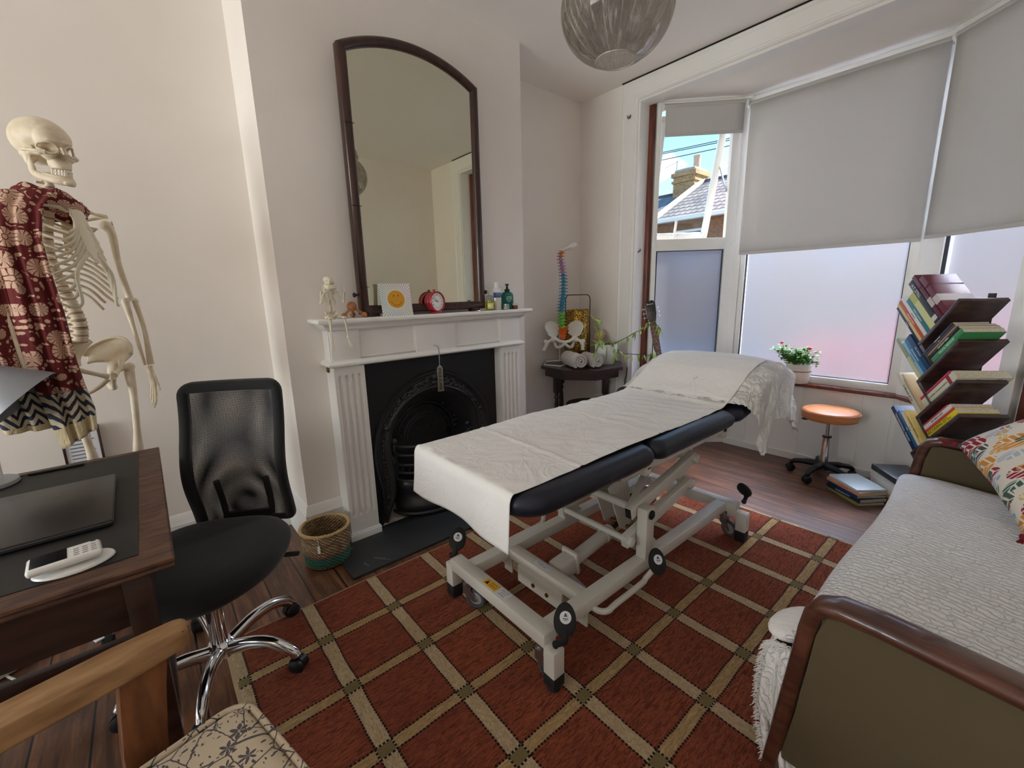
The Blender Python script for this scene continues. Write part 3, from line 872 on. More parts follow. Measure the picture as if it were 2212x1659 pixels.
def fr(u, v):
    x = 0.050 + u * 2.585; y = -0.03 + v * 1.885
    e = min(u, 1 - u) * 2.585; f = min(v, 1 - v) * 1.885; 
    w = .004 * noise.noise(V((x * 6, y * 6, 0)))
    xx = x + (w if 0 < u < 1 else w * 1.2); yy = y + w
    return (xx, yy, 0.011 + .0012 * noise.noise(V((x * 9, y * 9, 3))) if e > .001 and f > .001 else 0.001)
b.grid(fr, 120, 90)
tag(b.build('rug', rug_mat(), keep=True, smooth=80), 'rust brown wool rug with a tan grid of dashed lines under the treatment couch', 'rug')
# ============================================================ treatment couch
m_cream = mat('cream_powder_coat', (206, 203, 194), 0.42, bump=0.04, bscale=120, bdist=0.001)
m_navy = mat('navy_black_vinyl', (22, 25, 38), 0.34, bump=0.06, bscale=240, bdist=0.0006, spec=0.5)
m_rubber = mat('black_rubber', (24, 24, 25), 0.7, bump=.1, bscale=300, bdist=.0005)
m_label = mat('white_label', (222, 222, 226), .5)
m_ink = mat('navy_ink', (44, 54, 92), .6)
m_yellow = mat('yellow_label', (226, 170, 40), .5)
cz0 = 0.0
co = thing('treatment_couch', 'cream framed treatment couch with navy black padded sections standing on the checked rug', 'treatment couch', (1.55, 1.145, 0.012))
def part(b, name, m, parent=co, **k): return b.build(name, m, parent, w=True, **k)
ZR = 0.182
b = MB()      # base frame
b.bb((0.905, .890, .157), (2.212, .945, .207), .004); b.bb((0.905, 1.345, .157), (2.212, 1.40, .207), .004)
b.bb((0.852, .880, .155), (0.908, 1.455, .209), .004); b.bb((2.208, .842, .155), (2.264, 1.47, .209), .004)
b.bb((1.088, .94, .160), (1.142, 1.35, .205), .004)
for y in (.90, 1.33): b.bb((1.09, y, .09), (1.098, y + .05, .16))
part(b, 'base_frame', m_cream)
b = MB(); b.bb((1.082, 1.02, .085), (1.092, 1.28, .162), .002); p = part(b, 'motor_bracket', m_cream)
for y in (1.10, 1.18):
    q = MB(); q.lathe([(0, 0), (.009, 0), (.009, .005), (0, .007)], (1.082, y, .115), (-1, 0, 0), 10); q.build('bolt', m_brass, p, w=True)
for x, y, adj in ((.872, .856, 1), (.880, 1.475, 0), (2.232, .812, 0), (2.232, 1.50, 0)):
    g = MB(); g.box((x, y, .118), (.05, .05, .105), bev=.003); yy = .885 if y < 1.1 else 1.45
    g.bb((x - .018, min(y, yy), .135), (x + .018, max(y, yy), .172), .002)
    lg = part(g, 'foot_post', m_cream)
    g = MB(); g.box((x, y, .043 if not adj else .052), (.052, .052, .060 if not adj else .046), bev=.004); g.build('rubber_foot', m_rubber, lg, w=True)
    if adj: 
        g = MB(); g.lathe([(.008, .030), (.008, .022), (.020, .016), (.024, .002), (.022, 0), (0, 0)], (x, y, .012), seg=14); g.build('levelling_foot', m_rubber, lg, w=True)
m_tyre = mat('grey_tyre', (72, 74, 78), .6)
m_hub = mat('grey_wheel_hub', (150, 152, 156), .45)
def caster(x, y, a):
    r = thing('caster', None, None, (x, y, 0.0), a) if False else None
    M = Matrix.Translation((x, y, 0.012)) @ Matrix.Rotation(a, 4, 'Z')
    g = MB(); g.lathe([(.017, .16), (.017, .115), (.024, .112), (.024, .098), (.017, .094), (0, .094)], seg=16)
    for s in (-1, 1):
        g.prism([(-.016, .098), (.016, .098), (.020, .08), (.044, .040), (.040, .032), (.026, .032), (-.016, .07)], -.0015, .0015, frame((0, s * .015, 0), (1, 0, 0), (0, 0, 1)))
    g.bb((-.018, -.016, .090), (.020, .016, .098), .002); g.xform(M)
    f = part(g, 'caster_fork', m_steel)
    g = MB(); g.lathe([(.030, -.011), (.042, -.011), (.045, -.006), (.045, .006), (.042, .011), (.030, .011), (.030, -.011)], (.034, 0, .045), (0, 1, 0), 28, caps=False); g.xform(M); g.build('tyre', m_tyre, f, w=True)
    g = MB(); g.lathe([(0, -.013), (.010, -.013), (.012, -.008), (.030, -.006), (.031, .006), (.012, .008), (.010, .013), (0, .013)], (.034, 0, .045), (0, 1, 0), 24); g.xform(M); g.build('wheel_hub', m_hub, f, w=True)
for x, y, a in ((.880, .925, rad(-75)), (.885, 1.375, rad(-60)), (2.236, .905, rad(-100)), (2.236, 1.40, rad(-80))): caster(x, y, a)
# lifting linkage
for y, s in ((.915, -1), (1.372, 1)):
    g = MB(); g.bb((1.455, y - .024, .205), (1.512, y + .024, .432), .004)
    g.prism([(1.51, .205), (1.60, .205), (1.51, .30)], -.012, .012, frame((0, y, 0), (1, 0, 0), (0, 0, 1)))
    part(g, 'pivot_post', m_cream)
    yy = y + (.046 if s < 0 else -.046)
    g = MB(); g.bar((1.425, yy, .405), (1.955, yy, .517), .034, .054, .003); a1 = part(g, 'upper_arm', m_cream)
    g = MB(); g.box((1.4235, yy, .4046), (.004, .026, .044), Matrix.Rotation(-.208, 3, 'Y')); g.build('tube_opening', m_black, a1, w=True)
    g = MB(); g.bar((1.40, yy, .282), (1.925, yy, .393), .034, .054, .003); a2 = part(g, 'lower_arm', m_cream)
    for X, Z, pa in ((1.938, .513, a1), (1.908, .389, a2), (1.42, .286, a2)):
        g = MB(); g.lathe([(.024, 0), (.024, .006), (.020, .014), (.008, .019), (0, .020)], (X, yy + s * .017, Z), (0, s, 0), 18); g.build('cap_nut', m_cream, pa, w=True)
    g = MB(); g.lathe([(.020, 0), (.020, .006), (.014, .010), (.006, .014), (0, .015)], (1.484, y + s * .024, .405), (0, s, 0), 14); part(g, 'pivot_bolt', m_black)
    g = MB(); g.bar((1.90, yy - s * .03, .36), (1.94, yy - s * .03, .55), .012, .055, .002); part(g, 'link_plate', m_cream)
    g = MB(); g.prism([(1.86, .655), (2.01, .655), (1.975, .52), (1.93, .49), (1.89, .51)], -.006, .006, frame((0, yy + s * -.024, 0), (1, 0, 0), (0, 0, 1))); part(g, 'hanger_plate', m_cream)
for X, Z, R_ in ((1.47, .412, .018), (1.42, .286, .014), (1.938, .512, .016)):
    g = MB(); g.cyl((X, .965, Z), (X, 1.325, Z), R_, seg=14); part(g, 'cross_tube', m_cream)
g = MB()
for y in (1.10, 1.19): g.prism([(1.47, .455), (1.50, .47), (1.61, .46), (1.645, .33), (1.645, .225), (1.61, .195), (1.565, .225), (1.52, .33)], -.003, .003, frame((0, y, 0), (1, 0, 0), (0, 0, 1)))
g.bb((1.52, 1.098, .36), (1.62, 1.192, .364)); g.bar((1.46, .97, .42), (1.90, 1.14, .50), .028, .036); g.bar((1.46, 1.32, .42), (1.90, 1.15, .50), .028, .036)
part(g, 'lifting_bracket', m_cream)
# actuator
g = MB(); g.cyl((1.275, 1.145, .156), (1.535, 1.145, .192), .031, seg=20); g.cyl((1.50, 1.145, .1875), (1.55, 1.145, .194), .035, seg=20)
g.box((1.225, 1.145, .155), (.11, .075, .085), Matrix.Rotation(-.09, 3, 'Y'), .014, 3); g.box((1.275, 1.145, .165), (.018, .088, .10), Matrix.Rotation(-.09, 3, 'Y'), .004)
ac = part(g, 'actuator', m_cream)
g = MB(); g.cyl((1.54, 1.145, .193), (1.61, 1.145, .212), .012, seg=12); g.build('piston_rod', mat('dark_steel', (96, 90, 88), .25, 1.0), ac, w=True)
g = MB(); g.cyl((1.615, 1.08, .215), (1.615, 1.21, .215), .010, seg=10); g.box((1.615, 1.145, .215), (.026, .034, .026), bev=.004); g.build('clevis', m_brass, ac, w=True)
g = MB(); g.cyl((1.205, 1.095, .125), (1.205, 1.015, .105), .030, .030, 20); g.cyl((1.205, 1.02, .106), (1.205, .945, .10), .016, .016, 16); g.build('motor', m_hub, ac, w=True)
g = MB(); g.lathe([(.016, 0), (.031, 0), (.031, .010), (.016, .010)], (1.205, 1.018, .105), (0, -1, 0), 20, caps=False); g.build('motor_ring', m_steel, ac, w=True)
g = MB(); g.tube(smooth_path([(1.10, 1.33, .185), (1.15, 1.27, .13), (1.18, 1.20, .12), (1.20, 1.17, .14)], 6), .006, 8); part(g, 'cable', m_black)
# pedals
def pedal(c, nrm, up, stem, label=True):
    nrm = V(nrm).normalized(); up = V(up); c = V(c); sd = up.cross(nrm).normalized(); up = nrm.cross(sd).normalized()
    M = frame(c, sd, up)
    g = MB(); n = 20; a_ = .037; b_ = .052
    ol = [(a_ * cos(2 * pi * k / n) * (1 - .12 * sin(2 * pi * k / n)), b_ * sin(2 * pi * k / n)) for k in range(n)]
    g.prism(ol, -.010, .008, M, bev=.006)
    if stem: g.tube(smooth_path([c - up * .035, c - up * .06 + nrm * -.004, V(stem)], 5), [.012] * 6 + [.010] * 4 + [.013], 10)
    o = part(g, 'brake_pedal', m_rubber)
    if label:
        g = MB(); g.prism([(.019 * cos(2 * pi * k / n), .019 * sin(2 * pi * k / n) + .006) for k in range(n)], .008, .0088, M); lb = g.build('badge', m_label, o, w=True, smooth=0)
        g = MB(); 
        for s in (-1, 1): g.prism([(s * .0005, .008), (s * .006, .008), (s * .002, .018), (s * .0, .018)][::s], .0088, .0092, M)
        g.prism([(-.009, .001), (.009, .001), (.009, .0035), (-.009, .0035)], .0088, .0092, M); g.prism([(-.006, -.003), (.006, -.003), (.006, -.0015), (-.006, -.0015)], .0088, .0092, M)
        g.build('badge_print', m_ink, lb, w=True, smooth=0)
pedal((0.900, .832, .275), (-.45, -.62, .62), (.25, .1, 1), (.868, .845, .190))
pedal((0.915, 1.487, .262), (-.45, -.62, .62), (.35, .1, 1), (.875, 1.485, .200))
pedal((1.435, .825, .245), (-.3, -.75, .6), (.25, .1, 1), None)
pedal((2.280, .835, .275), (.75, -.1, .55), (-.5, .0, 1), (2.262, .825, .215), False)
pedal((1.435, 1.49, .245), (-.3, -.6, .6), (.25, .1, 1), None, False)
for y, s in ((.852, 1), (1.455, -1)):
    g = MB(); g.tube(smooth_path([(1.435, y - s * .02, .215), (1.405, y, .172), (1.37, y, .160), (1.20, y, .158), (1.150, y, .156), (1.125, y + s * .03, .156), (1.12, y + s * .09, .165)], 6), .0115, 10); part(g, 'height_bar', m_cream)
# labels on the frame
def rect(b, M, w, h, z=0.0006, x=0, y=0, mi=0): b.prism([(x - w / 2, y - h / 2), (x + w / 2, y - h / 2), (x + w / 2, y + h / 2), (x - w / 2, y + h / 2)], 0, z, M, mi)
Mt = frame((0.880, 1.20, .2092), (0, -1, 0), (1, 0, 0))
g = MB(); rect(g, Mt, .075, .034); lb = part(g, 'warning_label', m_yellow, smooth=0)
g = MB(); M2 = Mt @ Matrix.Translation((0, 0, .0006))
g.prism([(-.031, -.011), (-.013, -.011), (-.022, .010)], 0, .0002, M2); text_bm(g, 'RISK OF', .009, M2 @ Matrix.Translation((.011, .007, 0)), .0002); text_bm(g, 'TRAPPING', .008, M2 @ Matrix.Translation((.011, -.005, 0)), .0002); g.build('print', m_black, lb, w=True, smooth=0)
g = MB(); rect(g, Mt, .06, .038, x=.072); lb = part(g, 'rating_label', m_label, smooth=0)
g = MB(); M2 = Mt @ Matrix.Translation((.072, 0, .0006))
for k, s in enumerate(('SAFE LOAD', '225 KG', 'EN 60601')): text_bm(g, s, .0085, M2 @ Matrix.Translation((0, .011 - k * .011, 0)), .0002)
g.build('print', m_ink, lb, w=True, smooth=0)
Mc = frame((1.115, 1.16, .2052), (0, -1, 0), (1, 0, 0))
g = MB(); rect(g, Mc, .08, .026); lb = part(g, 'maker_label', m_label, smooth=0)
g = MB(); text_bm(g, 'TREATMENT COUCH', .0075, Mc @ Matrix.Translation((.004, .004, .0006)), .0002); text_bm(g, 'Service 01892', .007, Mc @ Matrix.Translation((.004, -.006, .0006)), .0002); g.build('print', m_ink, lb, w=True, smooth=0)
# upper frame and padded sections
g = MB()
for y in (.872, 1.372): g.bb((1.41, y, .628), (2.10, y + .03, .672), .003)
for x in (1.415, 1.75, 2.07): g.bb((x, .88, .636), (x + .03, 1.40, .668), .002)
for y in (.93, 1.33): g.bb((.86, y, .655), (1.42, y + .025, .672), .002); g.bar((1.41, y + .012, .60), (1.41, y + .012, .665), .02, .02)
g.bb((1.40, .872, .605), (1.44, .902, .64), .003); g.bb((2.06, .872, .600), (2.10, .902, .66), .003)
part(g, 'upper_frame', m_cream)
g = MB(); g.tube([(1.43, 1.0, .54), (1.56, .985, .555)], .009, 8); lv = part(g, 'lever', m_cream)
g = MB(); g.cyl((1.555, .986, .5545), (1.585, .983, .557), .011, seg=10); g.build('lever_grip', m_black, lv, w=True)
def pad(name, x0, x1, z0, z1, rot=0.0, y0=.812, y1=1.482, rc=(.07, .07)):
    b = MB(); n = 12; ol = []
    for (cx, cy, a0, r) in ((x1 - rc[1], y1 - rc[1], 0, rc[1]), (x0 + rc[0], y1 - rc[0], pi / 2, rc[0]), (x0 + rc[0], y0 + rc[0], pi, rc[0]), (x1 - rc[1], y0 + rc[1], 1.5 * pi, rc[1])):
        for k in range(n + 1): a = a0 + pi / 2 * k / n; ol.append((cx + r * cos(a), cy + r * sin(a)))
    cx, cy = (x0 + x1) / 2, (y0 + y1) / 2; H_ = z1 - z0; rings = []
    for k in range(11):
        a = pi * k / 10 - pi / 2; ins = .036 * (1 - cos(a)); z = z0 + H_ / 2 + H_ / 2 * sin(a)
        rings.append([b.bm.verts.new((cx + (x - cx) * (1 - ins / (x1 - x0) * 2), cy + (y - cy) * (1 - ins / (y1 - y0) * 2), z)) for x, y in ol])
    for a, c in zip(rings[:-1], rings[1:]):
        for k in range(len(a)): b.bm.faces.new((a[k], a[(k + 1) % len(a)], c[(k + 1) % len(a)], c[k]))
    b.bm.faces.new(rings[0][::-1]); b.bm.faces.new(rings[-1])
    if rot: b.xform(Matrix.Translation((x0, 0, z0)) @ Matrix.Rotation(-rot, 4, 'Y') @ Matrix.Translation((-x0, 0, -z0)))
    return part(b, name, m_navy, smooth=60)
pad('foot_pad', .716, 1.392, .672, .752, rc=(.11, .05))
pad('middle_pad', 1.398, 2.072, .672, .752, rc=(.05, .05))
pad('head_pad', 2.085, 2.655, .668, .748, rad(9), rc=(.05, .10))
# pillow under the cloth
b = MB(); b.ball((2.42, 1.15, .832), (.23, .28, .068), 24, Matrix.Rotation(-.12, 3, 'Y'))
m_sheet = mat('white_cotton_sheet', (226, 221, 213), 0.9, bump=.35, bscale=26, bdist=.004, sheen=.15)
tag(b.build('pillow', mat('pillow_cotton', (226, 224, 220), .9)), 'plump pillow hidden under the cloth on the raised couch head', 'pillow')

def nz(x, y, z=0, s=1.0): return noise.noise(V((x * s, y * s, z)))
def ztop(x):   # top profile under the cloths
    P = [(0.70, .7545), (2.03, .7545), (2.10, .765), (2.18, .805), (2.30, .880), (2.42, .920), (2.54, .932), (2.64, .915), (2.72, .875)]
    if x <= P[0][0]: return P[0][1]
    for (a, c), (d, e) in zip(P[:-1], P[1:]):
        if x <= d: t = (x - a) / (d - a); t = t * t * (3 - 2 * t) if a >= 2.03 and d <= 2.1 else t; return c + (e - c) * t
    return P[-1][1]
# cloth hanging over the raised head end
b = MB()
X0, X1, Y0, Y1 = 2.10, 2.69, .862, 1.44
def drape(u, v):
    # cloth plane: a along x 2.06..3.05, c across y
    a = 2.07 + u * 0.98; c = 1.80 - v * 1.33
    da = max(0, a - X1); dn = max(0, Y0 - c); df = max(0, c - Y1)
    dy = dn if dn > 0 else -df
    d = hypot(da, dy)
    cx = min(a, X1); cyv = min(max(c, Y0), Y1)
    z = ztop(cx) + .010
    mid = 1 - abs((cyv - 1.15) / .30) ** 2.5 * .12
    if cx > 2.12: z = .76 + (z - .76) * mid
    if d > 0:
        ox, oy = da / d, -dy / d
        R = .075
        arc_ = min(d, R * 1.45)
        out = R * (1 - cos(arc_ / R)) * 0 + R * sin(arc_ / R); dn_ = R * (1 - cos(arc_ / R))
        rest = max(0, d - R * 1.45)
        ang_ = atan2(oy, ox); s_ = a * 1.0 + c * 1.0
        fold = sin((a - c) * 26 + 2.2 * nz(a, c, 1, 4)) * .5 + nz(a, c, 5, 9) * .8
        flare = .10 * rest + fold * (.010 + .055 * rest)
        x = cx + ox * (out + flare); y = cyv + oy * (out + flare); z = z - dn_ - rest * .97
        if df > 0: x += .0
        x += .02 * nz(a, c, 9, 6) * rest * 4; y += .02 * nz(a, c, 12, 6) * rest * 3
    else: x, y = cx, cyv
    w = .006 * nz(a, c, 2, 14) + .0035 * abs(nz(a + .3 * c, c, 3, 34))
    return (x + w * .4, y - w * .4, z + w)
NU, NV = 90, 130
g = [[None] * (NV + 1) for _ in range(NU + 1)]
def keep(u, v):
    a = 2.07 + u * .98; c = 1.80 - v * 1.33
    # ragged outline of the hanging edges
    lim = 0.345 + .075 * max(0, 1 - abs(a - 2.30) / .13) + .03 * max(0, 1 - abs(a - 2.72) / .15) + .02 * nz(a, 1, 0, 12)
    if c < Y0 - lim: return False
    if a < 2.20 and c < Y0 - .03 - (a - 2.10) * 1.6 : return False
    if a > X1 + .34 + .02 * nz(c, 2, 0, 9): return False
    if c > Y1 + .14 : return False
    if hypot(max(0, a - X1), max(0, Y0 - c)) > .47: return False
    return True
for i in range(NU + 1):
    for j in range(NV + 1): 
        if keep(i / NU, j / NV): g[i][j] = b.bm.verts.new(drape(i / NU, j / NV))
for i in range(NU):
    for j in range(NV):
        q = (g[i][j], g[i + 1][j], g[i + 1][j + 1], g[i][j + 1])
        if all(q): b.bm.faces.new(q)
m_muslin = mat('crumpled_muslin', (232, 228, 220), 0.92, bump=.9, bscale=42, bdist=.008, sheen=.2)
def creased(name, col, sc, st, dist, rough=.9):
    n = NB(name); v = n.coord()
    a = n.noise(n.mapping(v, (1.0, 1.0, .45)), sc, 5, .55, 1.6)
    cr_ = n.math('ABSOLUTE', n.math('SUBTRACT', a, .5)); cr_ = n.math('POWER', n.math('SUBTRACT', 1.0, n.math('MULTIPLY', cr_, 2.0)), 6.0)
    w = n.noise(v, 900, 1)
    n.color(rgb(*col)); n.set(Roughness=rough); n.b.inputs['Sheen Weight'].default_value = .15; n.b.inputs['Specular IOR Level'].default_value = .2
    n.bump(n.math('ADD', cr_, n.math('MULTIPLY', w, .08)), st, dist); return n.M
tag(b.build('draped_cloth', creased('creased_muslin', (236, 233, 228), 15, .9, .014), solid=.002, sub=1, smooth=180), 'crumpled white muslin cloth draped over the couch head and hanging down its near side', 'cloth')
# long sheet on top
b = MB()
S0, S1 = -0.20, 1.84 + .04
def sheet(u, v):
    s = S0 + u * (S1 - S0); y = .874 + (1.440 - .874) * v
    x = .735 + s
    lift = 0
    if x > 2.05: y = y + (.0) ; 
    z = ztop(min(x, 2.64)) + .0035
    if x > 2.12:
        mid = 1 - abs((y - 1.15) / .30) ** 2.5 * .12; z = .76 + (z - .76) * mid + .013
    elif x > 2.05: z += .013 * (x - 2.05) / .07
    wr = .0085 * nz(x * .45, y * 2.0, 4, 6) * (1 if x < 2.1 else .5) + .0030 * abs(nz(x * 1.0 + y * .6, y, 8, 13)) - .001
    wr += .0045 * math.exp(-((x - 1.03 - .02 * (y - 1.1)) / .006) ** 2) + .003 * math.exp(-((x - 1.50 - .03 * (y - 1.1)) / .007) ** 2)
    if 1.5 < x < 2.1: wr += .0028 * sin(x * 75 + y * 14 + 3 * nz(x, y, 2, 4)) * max(0, nz(x, y, 7, 5) + .35)
    if x > 2.5 and v < .2: pass
    if s < 0:
        R = .035; t = min(-s, R * pi / 2) / R
        x2 = .735 - R * sin(t) * .6; zz = ztop(.7) + .003 - R * (1 - cos(t)); rest = max(0, -s - R * pi / 2)
        zz -= rest
        fl = .012 * sin(y * 14 + 1) * rest / .15 + .03 * rest
        edge = 0
        return (x2 - fl - .006 * nz(y, rest, 3, 7), y + .010 * rest * (1 if v > .5 else -1), zz)
    return (x, y, z + wr)
b.grid(sheet, 230, 70)
tag(b.build('couch_sheet', creased('creased_sheet', (230, 228, 226), 5.0, .30, .008), solid=.0012, smooth=180), 'long white sheet laid along the couch with its end hanging over the foot', 'sheet')
# ============================================================ desk and what is on it
m_dwood = mat('dark_desk_wood', (62, 36, 27), 0.42, col2=(38, 21, 17), nscale=5, nstretch=(1.2, 7, 6), coat=.15)
m_dworn = mat('worn_desk_edge', (98, 68, 50), 0.55, col2=(60, 36, 28), nscale=14, nstretch=(1, 5, 5))
m_leather = mat('black_desk_leather', (30, 28, 27), 0.62, bump=.25, bscale=300, bdist=.0006)
dk = thing('writing_desk', 'dark wooden desk with a black leather inset top in front of the skeleton', 'desk', (-0.68, 1.675, 0))
DX0, DX1, DY0, DY1, DZ = -1.33, -0.032, 1.185, 2.165, 0.75
b = MB()
b.sweep([(-.03, -.028), (0, -.028), (.004, -.022), (.002, -.016), (.006, -.010), (.006, -.003), (.002, 0), (-.03, 0)], [(DX0, DY0, DZ), (DX0, DY1, DZ), (DX1, DY1, DZ), (DX1, DY0, DZ)][::-1], closed=True)
b.bb((DX0, DY0, DZ - .026), (DX1, DY1, DZ - .001)); b.build('desk_top', m_dworn, dk, w=True, smooth=30)
b = MB(); b.bb((DX0 + .057, DY0 + .060, DZ - .002), (DX1 - .057, DY1 - .038, DZ + .0008)); b.build('leather_inset', m_leather, dk, w=True, smooth=0)
b = MB()
b.bb((DX0 + .05, DY0 + .03, .60), (DX1 - .05, DY0 + .05, .724)); b.bb((DX0 + .05, DY1 - .05, .60), (DX1 - .05, DY1 - .03, .724))
for x in (DX0 + .045, DX1 - .065): b.bb((x, DY0 + .04, .60), (x + .02, DY1 - .04, .724))
b.build('apron', m_dwood, dk, w=True, smooth=0)
for x, y in ((DX1 - .067, DY0 + .047), (DX1 - .067, DY1 - .047), (DX0 + .067, DY0 + .047), (DX0 + .067, DY1 - .047)):
    b = MB(); b.prism([(-.026, -.026), (.026, -.026), (.026, .026), (-.026, .026)], 0, .724, Matrix.Translation((x, y, 0)), bev=.003)
    for v in b.bm.verts:
        k = .72 + .28 * min(1, v.co.z / .6); v.co.x = x + (v.co.x - x) * k; v.co.y = y + (v.co.y - y) * k
    b.build('leg', m_dwood, dk, w=True)
b = MB(); b.bb((DX0 + .06, 1.84, .14), (DX1 - .06, 1.87, .185), .003)
for x in (DX0 + .067, DX1 - .067): b.bb((x - .014, DY0 + .05, .135), (x + .014, DY1 - .05, .18), .003)
b.build('stretcher', m_dwood, dk, w=True)

# laptop, closed
def laptop():
    t = thing('laptop', 'closed dark grey laptop lying on the desk leather', 'laptop', (-0.275, 1.655, DZ + .001))
    M = Matrix.Translation((-0.272, 1.655, DZ + .001)) @ Matrix.Rotation(rad(1.0), 4, 'Z')
    g = MB(); g.box((0, 0, .0075), (.262, .40, .009), bev=.003); g.xform(M); g.build('base', mat('laptop_base', (44, 44, 46), .45, .3), t, w=True)
    m_lid = mat('laptop_lid', (62, 58, 57), .38, .55, bump=.05, bscale=500, bdist=.0003)
    g = MB(); g.box((0, 0, .0165), (.264, .402, .007), bev=.0028); g.xform(M); l = g.build('lid', m_lid, t, w=True)
    g = MB(); g.bb((.1315, -.199, .0125), (.1326, .199, .0150)); g.bb((-.13, -.2018, .0125), (.13, -.2008, .0150)); g.xform(M); g.build('bright_edge', m_steel, l, w=True)
    g = MB(); Mx = M @ frame((0.02, .13, .0201), (1, .15, 0), (-.15, 1, 0)); text_bm(g, 'DELL', .001, Mx) if False else None
    for k in range(2):
        for q in range(2): g.bb((-.008 + q * .011, -.010 + k * .010, .0200), (-.001 + q * .011, -.004 + k * .010, .0204))
    g.xform(M @ Matrix.Translation((0.0, .10, 0)) @ Matrix.Rotation(.3, 4, 'Z')); g.build('emblem', mat('emblem_grey', (110, 104, 100), .3, .8), l, w=True)
    for x, y in ((-.1, -.17), (.1, -.17), (-.1, .17), (.1, .17)):
        g = MB(); g.box((x, y, .0015), (.02, .02, .004)); g.xform(M); g.build('foot', m_rubber, t, w=True)
laptop()
# card reader on its white dock
def reader():
    t = thing('card_reader', 'small white card payment reader lying on a round white dock at the desk edge', 'card reader', (-.205, 1.29, DZ + .001))
    mw = mat('white_gloss_plastic', (226, 225, 222), .3)
    M = Matrix.Translation((-.207, 1.285, DZ + .001)) @ Matrix.Rotation(rad(6), 4, 'Z')
    g = MB(); g.lathe([(.060, 0), (.064, .003), (.062, .007), (.05, .010), (0, .012)], seg=36); g.xform(M @ Matrix.Translation((0.012, -.002, 0)) @ Matrix.Diagonal((1.05, .72, 1, 1))); g.build('dock', mw, t, w=True)
    M2 = M @ Matrix.Translation((0, .004, .019)) @ Matrix.Rotation(rad(-4), 4, 'X')
    g = MB(); g.box((0, 0, .004), (.118, .080, .018), bev=.008, seg=3); g.xform(M2); bd = g.build('body', mw, t, w=True)
    g = MB(); g.prism([(-.052, -.033), (.004, -.033), (.004, .034), (-.052, .034)], .0128, .0136, M2); g.build('screen', mat('dark_screen', (18, 19, 22), .12), bd, w=True, smooth=0)
    for r in range(4):
        for c in range(3):
            g = MB(); g.prism([(.014 + c * .014, -.030 + r * .013), (.023 + c * .014, -.030 + r * .013), (.023 + c * .014, -.0275 + r * .013), (.014 + c * .014, -.0275 + r * .013)], .0130, .0134, M2)
            g.build('key_mark', m_black, bd, w=True, smooth=0)
    g = MB(); g.lathe([(.005, 0), (.005, .0008), (0, .0008)], seg=14); g.xform(M2 @ Matrix.Translation((.047, .031, .0128))); g.build('power_button', m_black, bd, w=True)
reader()
# black strip lying along the back edge
g = MB(); g.bar((-.375, 2.112, DZ + .006), (-.235, 2.108, DZ + .006), .016, .008, .003); g.tube([(-.375, 2.112, DZ + .005), (-.41, 2.113, DZ + .004)], .0025, 6)
tag(g.build('stylus_pen', mat('satin_black', (24, 24, 26), .4)), 'flat black stylus pen at the back of the desk leather', 'pen')
# desk lamp
def lamp():
    t = thing('desk_lamp', 'white desk lamp with a grey conical shade at the left edge of the desk', 'lamp', (-.452, 2.07, DZ))
    ms_ = mat('grey_lamp_shade', (134, 136, 142), .45, .2); mw = mat('lamp_white', (222, 222, 224), .4)
    g = MB(); g.lathe([(.075, 0), (.078, .004), (.076, .014), (.066, .018), (0, .020)], (-.462, 2.07, DZ + .001), seg=36); g.build('base', mat('lamp_base_grey', (150, 152, 156), .4, .3), t, w=True)
    g = MB(); g.cyl((-.43, 2.075, DZ + .018), (-.415, 2.075, 1.22), .010, seg=14); g.build('stem', mw, t, w=True)
    g = MB(); g.cyl((-.415, 2.075, 1.215), (-.455, 2.00, 1.19), .010, seg=12); g.ball((-.415, 2.075, 1.22), .017, 14); g.build('arm', mw, t, w=True)
    ax = V((.66, -.10, -.72)).normalized(); ap = V((-.425, 2.03, 1.135))
    g = MB(); g.lathe([(.022, 0), (.034, .012), (.112, .150), (.1125, .152), (.108, .150), (.03, .016)], ap, ax, 40, caps=False); sh = g.build('lamp_shade', ms_, t, w=True, smooth=60)
    g = MB(); g.lathe([(.024, -.03), (.026, .004), (0, .006)], ap, ax, 20); g.build('socket', mw, sh, w=True)
    g = MB(); g.ball(ap + ax * .07, .028, 14); g.build('bulb', mat('bulb_glass', (235, 235, 232), .3), t, w=True)
lamp()
# under the desk
g = MB(); g.tube(smooth_path([(-1.1, 2.5, .008), (-.9, 2.3, .006), (-.62, 2.05, .005), (-.50, 1.93, .005), (-.46, 2.02, .005), (-.52, 2.12, .006), (-.60, 2.30, .006), (-.50, 2.5, .01)], 8), .0045, 6)
tag(g.build('power_cable', mat('white_cable', (216, 214, 208), .5)), 'thin white power cable curling on the floorboards under the desk', 'cable')
def strip():
    t = thing('extension_socket', 'white extension socket strip on the floor beneath the desk', 'extension lead', (-.53, 2.22, 0))
    g = MB(); g.box((-.56, 2.24, .02), (.26, .055, .036), Matrix.Rotation(.5, 3, 'Z'), .006); bd = g.build('casing', mat('white_gloss_plastic'), t, w=True)
    for k in range(3):
        g = MB(); g.box((0, 0, .0385), (.04, .038, .002), bev=.0008); g.xform(Matrix.Translation((-.56, 2.24, 0)) @ Matrix.Rotation(.5, 4, 'Z') @ Matrix.Translation((-.075 + k * .07, 0, 0))); g.build('socket', mat('socket_grey', (190, 190, 188), .5), bd, w=True)
strip()
g = MB(); g.box((-.30, 2.30, .05), (.10, .02, .10), Matrix.Rotation(.5, 3, 'Z'), .002); g.box((-.30, 2.26, .004), (.11, .09, .006), Matrix.Rotation(.4, 3, 'Z'), .002)
tag(g.build('tissue_packet', mat('packet_white', (222, 226, 232), .5)), 'small white packet standing on the floor behind the desk', 'packet')
